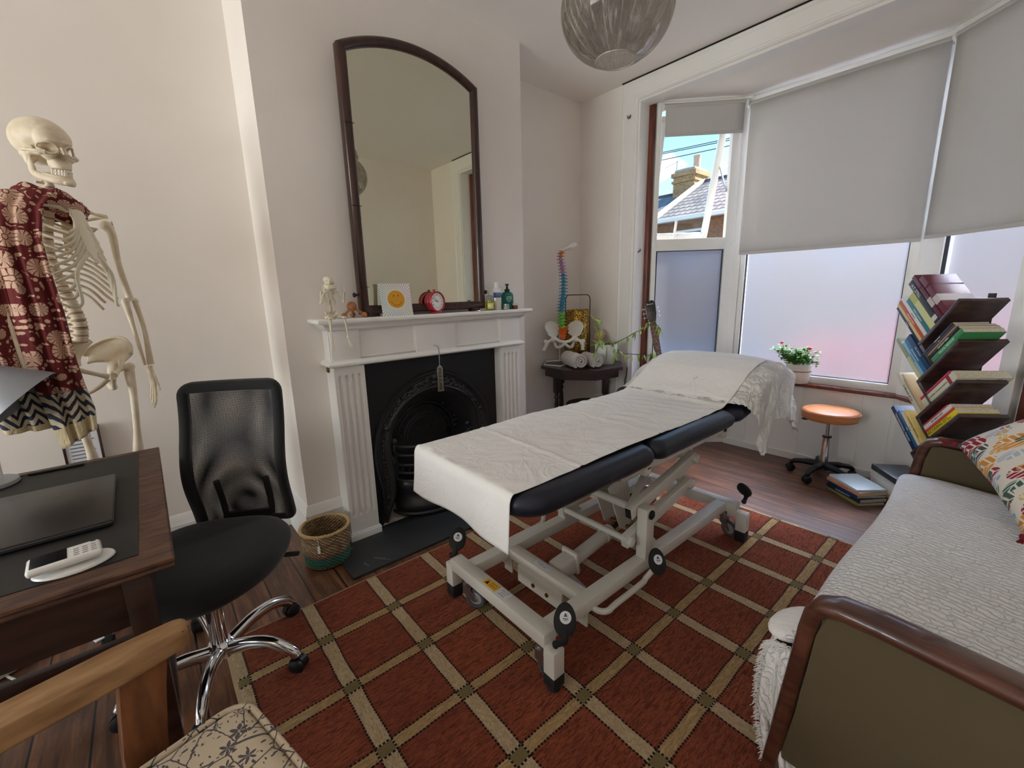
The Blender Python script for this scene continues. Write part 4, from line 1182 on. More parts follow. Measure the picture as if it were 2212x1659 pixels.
def fcert():
    t = thing('framed_certificate', 'framed certificate with a thin dark frame leaning on the wall behind the skeleton', 'picture frame', (-.288, 2.62, 0))
    M = Matrix.Translation((-.288, 2.60, 0.0)) @ Matrix.Rotation(rad(-4), 4, 'X')
    g = MB(); g.bb((-.055, 0, .0), (.055, .012, .77)); g.xform(M); g.build('mount', mat('paper_white', (222, 224, 230), .7), t, w=True)
    g = MB()
    for a, c in (((-.064, -.006, 0), (-.055, .014, .782)), ((.055, -.006, 0), (.064, .014, .782)), ((-.064, -.006, .772), (.064, .014, .782)), ((-.064, -.006, 0), (.064, .014, .012))): g.bb(a, c, .002)
    g.xform(M); g.build('frame', m_mahog, t, w=True)
    g = MB()
    for k in range(9): g.bb((-.04, -.0012, .72 - k * .016), (.04 - (k % 3) * .01, 0, .724 - k * .016))
    g.xform(M); g.build('print', mat('print_grey', (96, 104, 124), .7), t, w=True, smooth=0)
fcert()

# ============================================================ office chair
m_fab = mat('black_chair_fabric', (17, 17, 18), .85, bump=.6, bscale=420, bdist=.0012, sheen=.15)
def mesh_weave():
    n = NB('black_mesh_weave'); v = n.coord(); x, y, z = n.xyz(v); k = 2 * pi / .0052
    a = n.math('SINE', n.math('MULTIPLY', n.math('ADD', x, z), k * .7)); c = n.math('SINE', n.math('MULTIPLY', n.math('SUBTRACT', x, z), k * .7))
    h = n.math('GREATER_THAN', n.math('MULTIPLY', a, c), .12)
    n.color(rgb(22, 22, 23)); n.set(Roughness=.6)
    n.put(n.b.inputs['Alpha'], n.math('SUBTRACT', 1.0, n.math('MULTIPLY', h, .92))); return n.M
m_mesh = mesh_weave()
oc = thing('office_chair', 'black mesh backed swivel office chair with a chrome five star base beside the desk', 'office chair', (0.038, 1.72, 0), rad(-30))
RZ = rad(-30)
b = MB(); b.lathe([(.030, .05), (.040, .06), (.042, .105), (.034, .115), (0, .115)], seg=24); b.build('hub', m_chrome, oc)
for a in (25, -44, -108, -170, 100):
    A = rad(a) - RZ; d = V((cos(A), sin(A), 0)); s = V((-d.y, d.x, 0))
    b = MB(); pts = smooth_path([d * .03 + V((0, 0, .085)), d * .12 + V((0, 0, .112)), d * .20 + V((0, 0, .112)), d * .262 + V((0, 0, .085)), d * .283 + V((0, 0, .060))], 6)
    b.tube(pts, [.021 - .006 * k / len(pts) for k in range(len(pts))], 12, flat=1.25, up=(0, 0, 1)); arm_ = b.build('base_arm', m_chrome, oc, smooth=60)
    w_ = rad(a * 3.3) ; M = Matrix.Translation(d * .284) @ Matrix.Rotation(A + .6 * sin(a), 4, 'Z')
    b = MB(); b.cyl((0, 0, .04), (0, 0, .065), .010); 
    for q in (-1, 1): b.lathe([(0, 0), (.020, 0), (.027, .004), (.027, .015), (.018, .020), (0, .021)], (.0, q * .006, .028), (0, q, 0), 20)
    b.lathe([(.0, -.008), (.029, -.008), (.029, .008), (0, .008)], (-.002, 0, .031), (0, 1, 0), 18); b.xform(M); b.build('castor', m_black, oc)
b = MB(); b.cyl((0, 0, .11), (0, 0, .26), .028, seg=20); b.cyl((0, 0, .25), (0, 0, .42), .020, seg=20); b.build('gas_column', m_chrome, oc)
b = MB(); b.box((0.0, 0, .415), (.16, .20, .04), bev=.01); b.build('tilt_mechanism', m_black, oc)
b = MB()     # seat: rounded squarish cushion with waterfall front
def seatf(u, v):
    a = 2 * pi * u; q = v
    ca, sa = cos(a), sin(a); e = 2.7
    r = (abs(ca) ** e + abs(sa) ** e) ** (-1 / e)
    R = .245 * r * (q ** .5 if q <= 1 else 1)
    return R * ca, R * sa
NUs = 56
prof_s = [(0.0, .490), (.3, .491), (.6, .494), (.85, .493), (.95, .484), (.99, .468), (1.0, .448), (.98, .430), (.93, .420), (.6, .416), (0, .416)]
rings = []
for q, z in prof_s:
    ring = []
    for i in range(NUs):
        a = 2 * pi * i / NUs; ca, sa = cos(a), sin(a); e = 2.8; r = (abs(ca) ** e + abs(sa) ** e) ** (-1 / e)
        x, y = .245 * r * ca * q, .250 * r * sa * q
        if y < 0: x *= 1 - .22 * (y / -.25) ** 2
        zz = z - (max(0, -y - .12) ** 2) * 1.3 - .0 * y
        ring.append((x + .02, y - .025, zz))
    rings.append(ring)
R0_ = b.bm.verts.new((.02, -.025, .490)); R1_ = b.bm.verts.new((.02, -.025, .416))
vr = [[b.bm.verts.new(p) for p in ring] for ring in rings[1:-1]]
for i in range(NUs):
    j = (i + 1) % NUs
    b.bm.faces.new((R0_, vr[0][i], vr[0][j])); b.bm.faces.new((R1_, vr[-1][j], vr[-1][i]))
    for a, c in zip(vr[:-1], vr[1:]): b.bm.faces.new((a[i], c[i], c[j], a[j]))
b.build('seat', m_fab, oc, smooth=80)
# backrest
def by(z):   # s-curve in side view (local +y is back)
    return .262 - .055 * math.exp(-((z - .66) / .16) ** 2) + .07 * max(0, z - .78) - .02 * max(0, .5 - z)
BZ0, BZ1, BW = .435, 1.015, .182
def bpt(x, z, off=0.0):
    w = abs(x) / BW
    return (x + .045, by(z) + .022 * (1 - min(w, 1.2) ** 2) * 1.0 + off, z)
b = MB(); ring = []
n = 10
def halfw(z): return BW * (1.0 - .03 * ((z - .70) / .3) ** 2 + .02 * (z > .7) * (z - .7))
outer_ = []; 
for (cx, cz, a0) in ((BW - .05, BZ1 - .05, 0), (-(BW - .05), BZ1 - .05, pi / 2), (-(BW - .03), BZ0 + .03, pi), (BW - .03, BZ0 + .03, 1.5 * pi)):
    r = .05 if cz > .7 else .03
    for k in range(n + 1): a = a0 + pi / 2 * k / n; outer_.append((cx + r * cos(a), cz + r * sin(a)))
def rs(poly, N):
    L = [0]; P = poly + [poly[0]]
    for p, q in zip(P[:-1], P[1:]): L.append(L[-1] + hypot(q[0] - p[0], q[1] - p[1]))
    out = []; j = 0
    for k in range(N):
        t = L[-1] * k / N
        while L[j + 1] < t: j += 1
        f = (t - L[j]) / max(1e-9, L[j + 1] - L[j]); out.append((P[j][0] + (P[j + 1][0] - P[j][0]) * f, P[j][1] + (P[j + 1][1] - P[j][1]) * f))
    return out
outer_ = rs(outer_, 120)
def inset(p, d, dt=None):
    x, z = p; dt = dt or d
    xi = max(-(BW - d), min(BW - d, x)); zi = max(BZ0 + .02, min(BZ1 - dt, z)); return xi, zi
pr = [(0.0, 0.012), (0.0, -.006), (.006, -.016), (.020, -.020), (.034, -.016), (.036, -.004), (.036, .006), (.02, .016)]
rings = []
for ins, off in pr:
    row = []
    for p in outer_:
        xi, zi = inset(p, .0001 + .036 * ins / .036, .0001 + .042 * ins / .036) if ins else p
        if ins: 
            f = ins / .036; q = inset(p, .036, .042); xi = p[0] + (q[0] - p[0]) * f; zi = p[1] + (q[1] - p[1]) * f
        row.append(b.bm.verts.new(bpt(xi, zi, off)))
    rings.append(row)
for i in range(len(rings)):
    a, c = rings[i], rings[(i + 1) % len(rings)]
    for k in range(120): b.bm.faces.new((a[k], a[(k + 1) % 120], c[(k + 1) % 120], c[k]))
b.build('back_frame', m_fab, oc, smooth=60)
for off, nm in ((-.012, 'front_mesh'), (.010, 'rear_mesh')):
    b = MB(); b.grid(lambda u, v: bpt(-.150 + .300 * u, BZ0 + .01 + (BZ1 - .04 - BZ0 - .01) * v, off + (.006 * sin(u * pi) * (1 if off > 0 else -1))), 16, 30)
    b.build(nm, m_mesh, oc, smooth=80)
b = MB()
for s in (-1, 1): b.tube(smooth_path([(s * .06 + .03, .08, .405), (s * .07 + .035, .20, .40), (s * .085 + .04, .285, .46), (s * .09 + .04, .262, .62)], 6), .012, 8)
b.bar((-.05, .285, .46), (.13, .285, .46), .014, .03); b.build('back_bracket', m_black, oc, smooth=60)
b = MB(); b.tube([(.10, .02, .412), (.25, .03, .405)], .006, 8); b.box((.27, .032, .405), (.05, .02, .012), bev=.004); b.build('tilt_lever', m_black, oc)

# ============================================================ wooden armchair in the foreground
m_oak = mat('oiled_oak', (168, 130, 90), .5, col2=(140, 102, 66), nscale=4, nstretch=(3, 14, 14), coat=.05)
m_oakw = mat('worn_orange_oak', (134, 84, 50), .55, col2=(92, 54, 32), nscale=7, nstretch=(5, 5, 1.2))
def floral_mat(name, base, ink, sc=17.0):
    n = NB(name); v = n.coord(); x, y, z = n.xyz(v)
    w = n.noise(v, 34, 3)
    p2 = n.comb(n.math('ADD', x, n.math('MULTIPLY', w, .014)), n.math('ADD', y, n.math('MULTIPLY', z, .7)), 0.0)
    pos = n.vor(p2, sc, 'F1', 'Position'); dist = n.vor(p2, sc, 'F1', 'Distance')
    sub = n.n('ShaderNodeVectorMath', operation='SUBTRACT'); 
    mul = n.n('ShaderNodeVectorMath', operation='SCALE'); n.l(p2, mul.inputs[0]); mul.inputs['Scale'].default_value = 1.0
    n.l(mul.outputs[0], sub.inputs[0]); n.l(pos, sub.inputs[1])
    dx, dy, dz = n.xyz(sub.outputs[0])
    ang = n.math('ARCTAN2', dy, dx)
    pet = n.math('ADD', n.math('MULTIPLY', n.math('COSINE', n.math('MULTIPLY', ang, 6.0)), .10), .30)
    inpet = n.math('LESS_THAN', dist, pet)
    line = n.math('GREATER_THAN', n.math('ABSOLUTE', n.math('COSINE', n.math('MULTIPLY', ang, 3.0))), .30)
    core = n.math('LESS_THAN', dist, .07)
    fl = n.math('MULTIPLY', inpet, n.math('MULTIPLY', line, n.math('SUBTRACT', 1.0, core)))
    # vines and little leaves
    e = n.vor(p2, sc * .8, 'DISTANCE_TO_EDGE', 'Distance'); vine = n.math('LESS_THAN', e, .022)
    lv = n.vor(n.mapping(p2, (1.0, 2.1, 1), rot=(0, 0, .7)), sc * 2.2, 'F1', 'Distance'); leaf = n.math('LESS_THAN', lv, .24)
    lv2 = n.vor(n.mapping(p2, (2.1, 1.0, 1), rot=(0, 0, .3)), sc * 2.4, 'F1', 'Distance'); leaf2 = n.math('LESS_THAN', lv2, .20)
    near = n.math('LESS_THAN', e, .26)
    pat = n.math('MAXIMUM', n.math('MAXIMUM', fl, vine), n.math('MULTIPLY', n.math('MAXIMUM', leaf, leaf2), near))
    n.color(n.mix(n.math('MULTIPLY', pat, .9), rgb(*base), rgb(*ink))); n.set(Roughness=.9); n.b.inputs['Sheen Weight'].default_value = .1
    n.bump(n.noise(v, 600, 2), .25, .001); return n.M
m_floral = floral_mat('floral_upholstery', (206, 190, 164), (50, 48, 66), 22.0)
ac_ = thing('wooden_armchair', 'old oak armchair with a cream cushion printed with dark flowers in the near corner', 'armchair', (-.17, .76, 0), rad(13.5))
def L2(x, y, z):  # chair local: +x forward, +y left (towards the desk)
    return (x, y, z)
b = MB(); # seat cushion: local, front corner at (+.245,+.20)
def cush(u, v):
    return 0
cb = MB(); cb.box((.015, -.085, .425), (.50, .53, .085), bev=.036, seg=5)
for v in cb.bm.verts:
    d = max(abs(v.co.x - .015) / .25, abs(v.co.y + .085) / .265)
    if v.co.z > .43: v.co.z += .018 * (1 - d * d)
cs = cb.build('seat_cushion', m_floral, ac_, smooth=80)
rp_ = []
for (cx, cy, a0) in ((.265 - .05, .18 - .05, 0), (-.235 + .05, .18 - .05, pi / 2), (-.235 + .05, -.35 + .05, pi), (.265 - .05, -.35 + .05, 1.5 * pi)):
    for k in range(7): a = a0 + pi / 2 * k / 6; rp_.append((cx + .05 * cos(a), cy + .05 * sin(a), .458))
b = MB(); b.tube(rp_, .0065, 8, closed=True); b.build('piping', m_floral, cs, smooth=80)
b = MB(); b.bb((-.27, -.33, .33), (.22, .18, .388), .006); b.build('seat_frame', m_oakw, ac_)
AY = .262
for s, yy in ((1, AY), (-1, -.37)):
    b = MB(); ol = [(.205, -.028), (.214, -.014), (.214, .016), (.202, .030), (.10, .034), (-.10, .034), (-.36, .030), (-.36, -.030), (-.10, -.034), (.10, -.034), (.190, -.032)]
    b.prism([(x, y + yy) for x, y in ol], .612, .656, bev=.010); b.build('armrest', m_oak, ac_, smooth=50)
    b = MB()
    secs = [(.00, .105, .020), (.15, .098, .024), (.32, .098, .032), (.45, .108, .035), (.55, .120, .036), (.614, .130, .038)]
    rings = []
    for z, xc, hw in secs: rings.append([b.bm.verts.new((xc + dx * hw, yy + dy * .017, z)) for dx, dy in ((-1, -1), (-.8, -1.15), (.8, -1.15), (1, -1), (1, 1), (.8, 1.15), (-.8, 1.15), (-1, 1))])
    for a, c in zip(rings[:-1], rings[1:]):
        for k in range(8): b.bm.faces.new((a[k], a[(k + 1) % 8], c[(k + 1) % 8], c[k]))
    b.bm.faces.new(rings[0]); b.bm.faces.new(rings[-1]); b.build('front_leg', m_oakw, ac_, smooth=40)
    b = MB(); b.bar((-.30, yy, 0), (-.30, yy, .35), .034, .034, up=(1, 0, 0)); b.bar((-.30, yy, .34), (-.40, yy, .97), .034, .034, .004, up=(1, 0, 0)); b.build('rear_leg', m_oakw, ac_)
b = MB()
for z in (.50, .68, .90): b.bar((-.325 - (z - .5) * .16, AY, z), (-.325 - (z - .5) * .16, -.37, z), .02, .06, .004)
b.build('back_rail', m_oak, ac_)

# ============================================================ woven basket
def basket_mat():
    n = NB('seagrass_weave'); v = n.coord(); x, y, z = n.xyz(v)
    ang = n.math('ARCTAN2', y, x); row = n.math('DIVIDE', z, .0088); ri = n.math('FLOOR', row); rf_ = n.math('FRACT', row)
    par = n.math('MULTIPLY', n.math('MODULO', ri, 2.0), .5)
    c = n.math('ADD', n.math('MULTIPLY', ang, 5.6), par); cf = n.math('FRACT', n.math('ADD', c, n.math('MULTIPLY', rf_, .45)))
    hx = n.math('SINE', n.math('MULTIPLY', cf, pi)); hz = n.math('SINE', n.math('MULTIPLY', rf_, pi)); h = n.math('MULTIPLY', hx, hz)
    ci = n.math('FLOOR', c); wn = n.n('ShaderNodeTexWhiteNoise', noise_dimensions='2D'); n.l(n.comb(ci, ri, 0), wn.inputs['Vector'])
    straw = n.mix(wn.outputs['Value'], rgb(206, 176, 132), rgb(150, 116, 78))
    wob = n.math('ADD', z, n.math('MULTIPLY', n.noise(n.comb(ang, z, 0), 2.0, 3), .035))
    colr = n.ramp(n.math('MULTIPLY', wob, 5.0), [(.0, rgb(30, 60, 56)), (.13, rgb(200, 70, 70)), (.20, rgb(30, 120, 84)), (.30, rgb(40, 140, 130)), (.40, rgb(36, 110, 120)), (.48, rgb(206, 60, 84))])
    colr = n.mix(n.math('MULTIPLY', wn.outputs['Value'], .45), colr, rgb(90, 180, 110))
    low = n.math('LESS_THAN', wob, .098)
    cc = n.mix(low, straw, colr)
    n.color(n.mix(n.math('LESS_THAN', h, .22), cc, rgb(54, 36, 24))); n.set(Roughness=.85); n.bump(h, 1.0, .006); return n.M
m_bask = basket_mat()
bk = thing('woven_basket', 'round seagrass basket with a multicoloured lower band standing by the mantelpiece', 'basket', (.545, 2.15, 0))
b = MB(); b.lathe([(0, .004), (.098, .004), (.106, .012), (.112, .10), (.118, .185), (.116, .190), (.110, .186), (.104, .10), (.098, .014), (0, .012)], seg=64); b.build('body', m_bask, bk, smooth=60)
b = MB()
for k in range(2): b.tube([(.1145 * cos(a) + .004 * cos(a * 45 + k * pi) * cos(a), .1145 * sin(a) + .004 * cos(a * 45 + k * pi) * sin(a), .189 + .004 * sin(a * 45 + k * pi)) for a in [2 * pi * i / 270 for i in range(270)]], .0042, 6, closed=True)
b.build('rim', mat('straw_rim', (196, 164, 118), .8), bk, smooth=80)
b = MB(); A_ = rad(-122)
p0 = V((.119 * cos(A_), .119 * sin(A_), .185)); b.tube([p0, p0 * 1.01 + V((0, 0, -.045))], .0012, 5); b.box(p0 * 1.02 + V((0, 0, -.062)), (.012, .002, .038), Matrix.Rotation(A_ + pi / 2, 3, 'Z')); b.build('hang_tag', mat('tag_white', (214, 212, 206), .7), bk)
# ============================================================ skeletons
m_bone = mat('bone_plastic', (226, 214, 192), .5, col2=(208, 192, 166), nscale=18, bump=.25, bscale=70, bdist=.0015, sub=.05)
m_bone2 = mat('bone_cartilage', (226, 218, 196), .45)
m_disc = mat('spine_disc', (166, 130, 104), .6)
def skull_r(d, ells):
    best = 0.02
    for c, r in ells:
        # ray from origin along d with ellipsoid
        o = V((-c[0] / r[0], -c[1] / r[1], -c[2] / r[2])); k = V((d.x / r[0], d.y / r[1], d.z / r[2]))
        A = k.dot(k); B = 2 * o.dot(k); Cc = o.dot(o) - 1; D = B * B - 4 * A * Cc
        if D > 0:
            t = (-B + sqrt(D)) / (2 * A)
            if t > best: best = t
    return best
def build_skull(root, T, m, sc=1.0, res=64):
    ells = [((-.022, 0, .040), (.098, .071, .070)), ((.030, 0, .035), (.052, .056, .056)), ((.052, 0, -.010), (.030, .050, .034)), ((.055, 0, -.040), (.034, .030, .026)), ((.062, 0, -.052), (.028, .026, .018)),
            ((.030, .048, -.014), (.036, .016, .012)), ((.030, -.048, -.014), (.036, .016, .012)), ((-.03, 0, -.012), (.058, .052, .03)), ((.076, 0, -.006), (.013, .010, .016)), ((-.008, .048, -.03), (.014, .012, .026)), ((-.008, -.048, -.03), (.014, .012, .026)),
            ((.064, 0, .028), (.020, .040, .010))]
    def dent(P):
        s = 0
        for y in (.030, -.030):
            q = ((P.y - y) / .0195) ** 2 + ((P.z - .004) / .0165) ** 2
            if P.x > .02: s += .052 * math.exp(-q ** 2.4)
        q = (P.y / (.0125 * (1.0 + .5 * max(0, min(1, (-.010 - P.z) / .02))))) ** 2 + ((P.z + .026) / .0155) ** 2
        if P.x > .02: s += .034 * math.exp(-q ** 2.2)
        for y in (.058, -.058):
            q = ((P.x - .036) / .024) ** 2 + ((P.z - .012) / .022) ** 2
            if P.y * y > 0: s += .010 * math.exp(-q)
            q = ((P.x - .030) / .02) ** 2 + ((P.z + .036) / .016) ** 2
            if P.y * y > 0: s += .014 * math.exp(-q ** 1.5)
        q = ((P.z - .062) / .0014) ** 2
        s += .0011 * math.exp(-q)
        return s
    b = MB()
    rows = []
    for j in range(1, res):
        th = pi * j / res; row = []
        for i in range(res * 2):
            ph = 2 * pi * i / (res * 2); d = V((sin(th) * cos(ph), sin(th) * sin(ph), cos(th)))
            r = skull_r(d, ells); P = d * r; dd = dent(P); P = P - d * min(dd, r * .66)
            if P.z < -.058: P.z = -.058 + (P.z + .058) * .2
            row.append(b.bm.verts.new(T @ (P * sc)))
        rows.append(row)
    top = b.bm.verts.new(T @ (V((0, 0, skull_r(V((0, 0, 1)), ells))) * sc)); bot = b.bm.verts.new(T @ (V((0, 0, -.045)) * sc)); n = res * 2
    for a, c in zip(rows[:-1], rows[1:]):
        for i in range(n): b.bm.faces.new((a[i], c[i], c[(i + 1) % n], a[(i + 1) % n]))
    for i in range(n): b.bm.faces.new((top, rows[0][i], rows[0][(i + 1) % n])); b.bm.faces.new((bot, rows[-1][(i + 1) % n], rows[-1][i]))
    # cheek arches
    for s in (-1, 1): b.tube([T @ (V(p) * sc) for p in smooth_path([(.066, s * .040, -.012), (.050, s * .058, -.012), (.020, s * .066, -.010), (-.006, s * .062, -.008)], 4)], [.0065 * sc * k for k in (1.2, 1.1, 1, .9, .8, .75, .7, .7, .7, .7, .7, .75, .9)], 8)
    def sx(y, z):
        v = 0
        for c, r in ells:
            q = 1 - ((y - c[1]) / r[1]) ** 2 - ((z - c[2]) / r[2]) ** 2
            if q > 0: v = max(v, c[0] + r[0] * sqrt(q))
        return v
    for s in (-1, 1):
        ring = []
        for k in range(20):
            a = 2 * pi * k / 20; y = s * (.0305 + .0205 * cos(a)); z = .004 + .0178 * sin(a); ring.append(T @ (V((max(sx(y, z), .048) - .0015, y, z)) * sc))
        b.tube(ring, .0036 * sc, 7, closed=True)
        b.tube([T @ (V(p) * sc) for p in ((.084, s * .004, .010), (.093, s * .003, -.012))], .004 * sc, 7)
    sk_ = b.build('skull', m, root, smooth=80)
    b = MB()
    for k in range(12):
        a = (k - 5.5) / 5.5; x = .090 - .030 * abs(a) ** 2.2; y = a * .027
        b.ball(T @ (V((x, y, -.066)) * sc), (.0034 * sc, .0030 * sc, .0052 * sc), 7)
        b.ball(T @ (V((x - .001, y, -.0755)) * sc), (.0030 * sc, .0027 * sc, .0048 * sc), 7)
    b.build('teeth', mat('teeth_ivory', (232, 224, 204), .35), sk_, smooth=80)
    b = MB()   # mandible
    pts = smooth_path([(.000, .052, -.020), (.002, .050, -.050), (.006, .047, -.078), (.035, .040, -.090), (.070, .024, -.098), (.085, 0, -.100), (.070, -.024, -.098), (.035, -.040, -.090), (.006, -.047, -.078), (.002, -.050, -.050), (.000, -.052, -.020)], 6)
    n_ = len(pts); rr = []
    for i, p in enumerate(pts): t = abs(i / (n_ - 1) - .5) * 2; rr.append((.0125 - .002 * t if t < .75 else .0105 - .004 * (t - .75) * 4) * sc)
    b.tube([T @ (p * sc) for p in pts], rr, 10, flat=.55, up=(0, 0, 1))
    b.tube([T @ (p * sc) for p in smooth_path([(.030, .036, -.080), (.062, .024, -.086), (.080, 0, -.088), (.062, -.024, -.086), (.030, -.036, -.080)], 5)], .0075 * sc, 8)
    b.ball(T @ (V((.088, 0, -.104)) * sc), (.011 * sc, .018 * sc, .009 * sc), 10)
    b.build('jaw', m, root, smooth=80)
def bone(pts, rs, seg=9, m=m_bone, name='bone', root=None, T=Matrix(), sc=1.0, ends=None, n=5):
    b = MB(); P = smooth_path(pts, n); k = len(rs) - 1; R_ = []
    for i in range(len(P)):
        t = i / (len(P) - 1) * k; j = min(int(t), k - 1); f = t - j; R_.append((rs[j] * (1 - f) + rs[j + 1] * f) * sc)
    b.tube([T @ V(p) for p in P], R_, seg)
    for e in (ends or []): b.ball(T @ V(e[0]), e[1] * sc, 10)
    return b.build(name, m, root, smooth=80)
def hand(root, T, w, d, s, up, m, sc=1.0, curl=.25, L=1.0, spread=.16):
    """w wrist, d direction of fingers, s side of the thumb, up = back of the hand"""
    w, d, s, up = V(w), V(d).normalized(), V(s).normalized(), V(up).normalized()
    b = MB()
    for i in range(7): b.ball(T @ (w + d * (.008 + .009 * (i % 2)) + s * ((i - 3) * .0065)), .0055 * sc, 7)
    for k, (off, mc, ph) in enumerate(((.024, .056, (.040, .023, .018)), (.008, .060, (.045, .027, .019)), (-.008, .056, (.041, .025, .019)), (-.022, .050, (.033, .019, .017)))):
        p = w + d * .022 + s * off * .8; dd = (d + s * (off * 6 * spread)).normalized()
        q = p + dd * mc * L; pts = [p, q]; b.tube([T @ p, T @ (p.lerp(q, .5)), T @ q], [.0045 * sc, .003 * sc, .0050 * sc], 7)
        ang = curl
        for l in ph:
            dd = (dd * cos(ang) - up * sin(ang)).normalized(); r = q + dd * l * L
            b.tube([T @ q, T @ q.lerp(r, .5), T @ r], [.0045 * sc, .0026 * sc, .0038 * sc], 7); q = r; ang = curl * .8
            up2 = up
    p = w + d * .018 + s * .020; dd = (d * .75 + s * .65 - up * .2).normalized()
    for l in (.044, .030, .024):
        q = p + dd * l * L; b.tube([T @ p, T @ p.lerp(q, .5), T @ q], [.005 * sc, .0034 * sc, .0044 * sc], 7); p = q; dd = (dd + d * .25).normalized()
    return b.build('hand', m, root, smooth=80)
def skeleton(root, T, m, pose, sc=1.0, hs=1.0, fine=True):
    """local: x forward, y left, z up with the hip joints at z=1.06"""
    TT = lambda p: T @ V(p)
    build_skull(root, T @ Matrix.Translation(pose.get('head', (.012, 0, 1.822))) @ Matrix.Rotation(pose.get('yaw', 0), 4, 'Z') @ Matrix.Rotation(pose.get('nod', 0), 4, 'Y'), m, hs, 100 if fine else 22)
    sp = smooth_path([(-.012, 0, 1.770), (-.012, 0, 1.72), (-.035, 0, 1.645), (-.068, 0, 1.56), (-.078, 0, 1.48), (-.062, 0, 1.39), (-.034, 0, 1.31), (-.018, 0, 1.24), (-.034, 0, 1.175)], 8)
    L_ = [0]
    for a, c in zip(sp[:-1], sp[1:]): L_.append(L_[-1] + (c - a).length)
    def at(t):
        t *= L_[-1]; j = 0
        while j < len(L_) - 2 and L_[j + 1] < t: j += 1
        f = (t - L_[j]) / max(1e-9, L_[j + 1] - L_[j]); return sp[j].lerp(sp[j + 1], f), (sp[j + 1] - sp[j]).normalized()
    b = MB(); dsc = MB(); NV_ = 24
    for i in range(NV_):
        t0 = i / NV_; t1 = (i + .78) / NV_; p, d = at(t0); q, _ = at(t1); r = (.012 + .013 * (i / NV_)) 
        b.tube([TT(p), TT(p.lerp(q, .15)), TT(p.lerp(q, .5)), TT(p.lerp(q, .85)), TT(q)], [r * sc, r * 1.06 * sc, r * .88 * sc, r * 1.06 * sc, r * sc], 12)
        q2, _ = at(min(1, (i + 1) / NV_)); dsc.tube([TT(q), TT(q2)], r * .94 * sc, 10)
        mid = p.lerp(q, .5); back = V((-1, 0, -.45)).normalized()
        b.tube([TT(mid), TT(mid + back * (r + .022))], [.006 * sc, .004 * sc], 6)
        for s in (-1, 1): b.tube([TT(mid + V((-.008, 0, 0))), TT(mid + V((-.018, s * (r + .016), .002)))], [.006 * sc, .004 * sc], 6)
    spn = b.build('spine', m, root, smooth=80); dsc.build('spine_discs', m_disc, spn, smooth=80)
    if fine:
        wid = [.052, .076, .094, .107, .116, .122, .125, .125, .121, .113, .098, .080]
    else: wid = [.07, .10, .12, .125, .12, .10]
    NR = len(wid); rib0 = {}
    for i, w in enumerate(wid):
        k = i if fine else i * 2
        zs = 1.628 - .0235 * k; px = at((1.770 - zs) / (1.770 - 1.175) * 1.0)[0].x
        for s in (-1, 1):
            dep = .055 + .012 * min(k, 6) ; fx = .075
            P = [(px - .004, s * .012, zs), (px - .020, s * w * .50, zs + .002), (px + .010, s * w * .93, zs - .022), (px + .06, s * w, zs - .045 - .003 * k)]
            if k < 10: P += [(px + .115 + .002 * k, s * w * .78, zs - .066 - .005 * k)]
            R_ = [.0045, .0052, .0055, .0055, .005]
            bone(P, R_, 7, m, 'rib', root, T, sc, n=5)
            if k < 10:
                e = P[-1]; zt = 1.628 - .0235 * k * .78 if k < 7 else 1.628 - .0235 * 6.4 * .85
                stz = max(1.488, 1.625 - .021 * k); stx = .072 + .028 * (1.625 - stz) / .13
                if k < 7: C_ = [e, ((e[0] + stx) / 2 + .010, s * (abs(e[1]) * .55), (e[2] * .62 + stz * .38) - .004), (stx, s * .016, stz)]
                else: C_ = [e, (e[0] + .022, s * (abs(e[1]) * .70), e[2] + .012), (.092, s * (.045 + .009 * (k - 7)), 1.455 - .018 * (k - 7)), (.099, s * .016, 1.490)]
                bone(C_, [.0050, .0055, .0055], 7, m_bone2 if fine else m, 'rib_cartilage', root, T, sc, n=5)
    b = MB()
    def st(u, v):
        z = 1.652 - .195 * u; x = .066 + .040 * u; w = .026 * (1 - .45 * min(1, u * 2.2)) if u < .28 else (.0145 + .006 * sin((u - .28) * 5.2) - .016 * max(0, (u - .82) / .18))
        w *= 1 + .10 * cos(u * 42); return TT((x + .004 * (1 - (v * 2 - 1) ** 2), (v * 2 - 1) * w, z))
    b.grid(st, 26, 6); b.build('sternum', m_bone2 if fine else m, root, solid=.007 * sc, smooth=80)
    for s in (-1, 1):
        bone([(.060, s * .018, 1.640), (.055, s * .055, 1.648), (.022, s * .105, 1.650), (-.004, s * .165, 1.652)], [.0085, .006, .0055, .0075], 9, m, 'clavicle', root, T, sc)
        b = MB()
        A_, B_, C_ = V((-.085, s * .070, 1.635)), V((-.108, s * .078, 1.485)), V((-.030, s * .158, 1.605))
        def scp(u, v):
            p = A_.lerp(B_, u); q = C_.lerp(B_ + V((.006, 0, .01)), u ** 1.3); r = p.lerp(q, v); return TT(r + V((-.010 * sin(v * pi), 0, 0)))
        b.grid(scp, 10, 8); sc_o = b.build('shoulder_blade', m, root, solid=.004 * sc, smooth=80)
        bone([(-.088, s * .075, 1.607), (-.080, s * .120, 1.625), (-.035, s * .172, 1.648), (-.008, s * .180, 1.652)], [.003, .0055, .007, .009], 8, m, 'scapular_spine', sc_o, T, sc)
        ar = pose['L' if s > 0 else 'R']
        sh = V((-.016, s * .178, 1.618)); el, wr = V(ar[0]), V(ar[1]); d = (el - sh).normalized()
        sd = V(ar[5]) if len(ar) > 5 else V((0, s, 0))
        bone([sh, sh.lerp(el, .12) + sd * .010, sh.lerp(el, .5), el + d * -.02, el], [.019, .0145, .0105, .0125, .017], 12, m, 'humerus', root, T, sc, [(sh, .0205), (sh + sd * .012 - V((0, 0, .006)), .014), (el + sd * .016, .012), (el - sd * .016, .013)])
        f = wr - el; sdn = sd
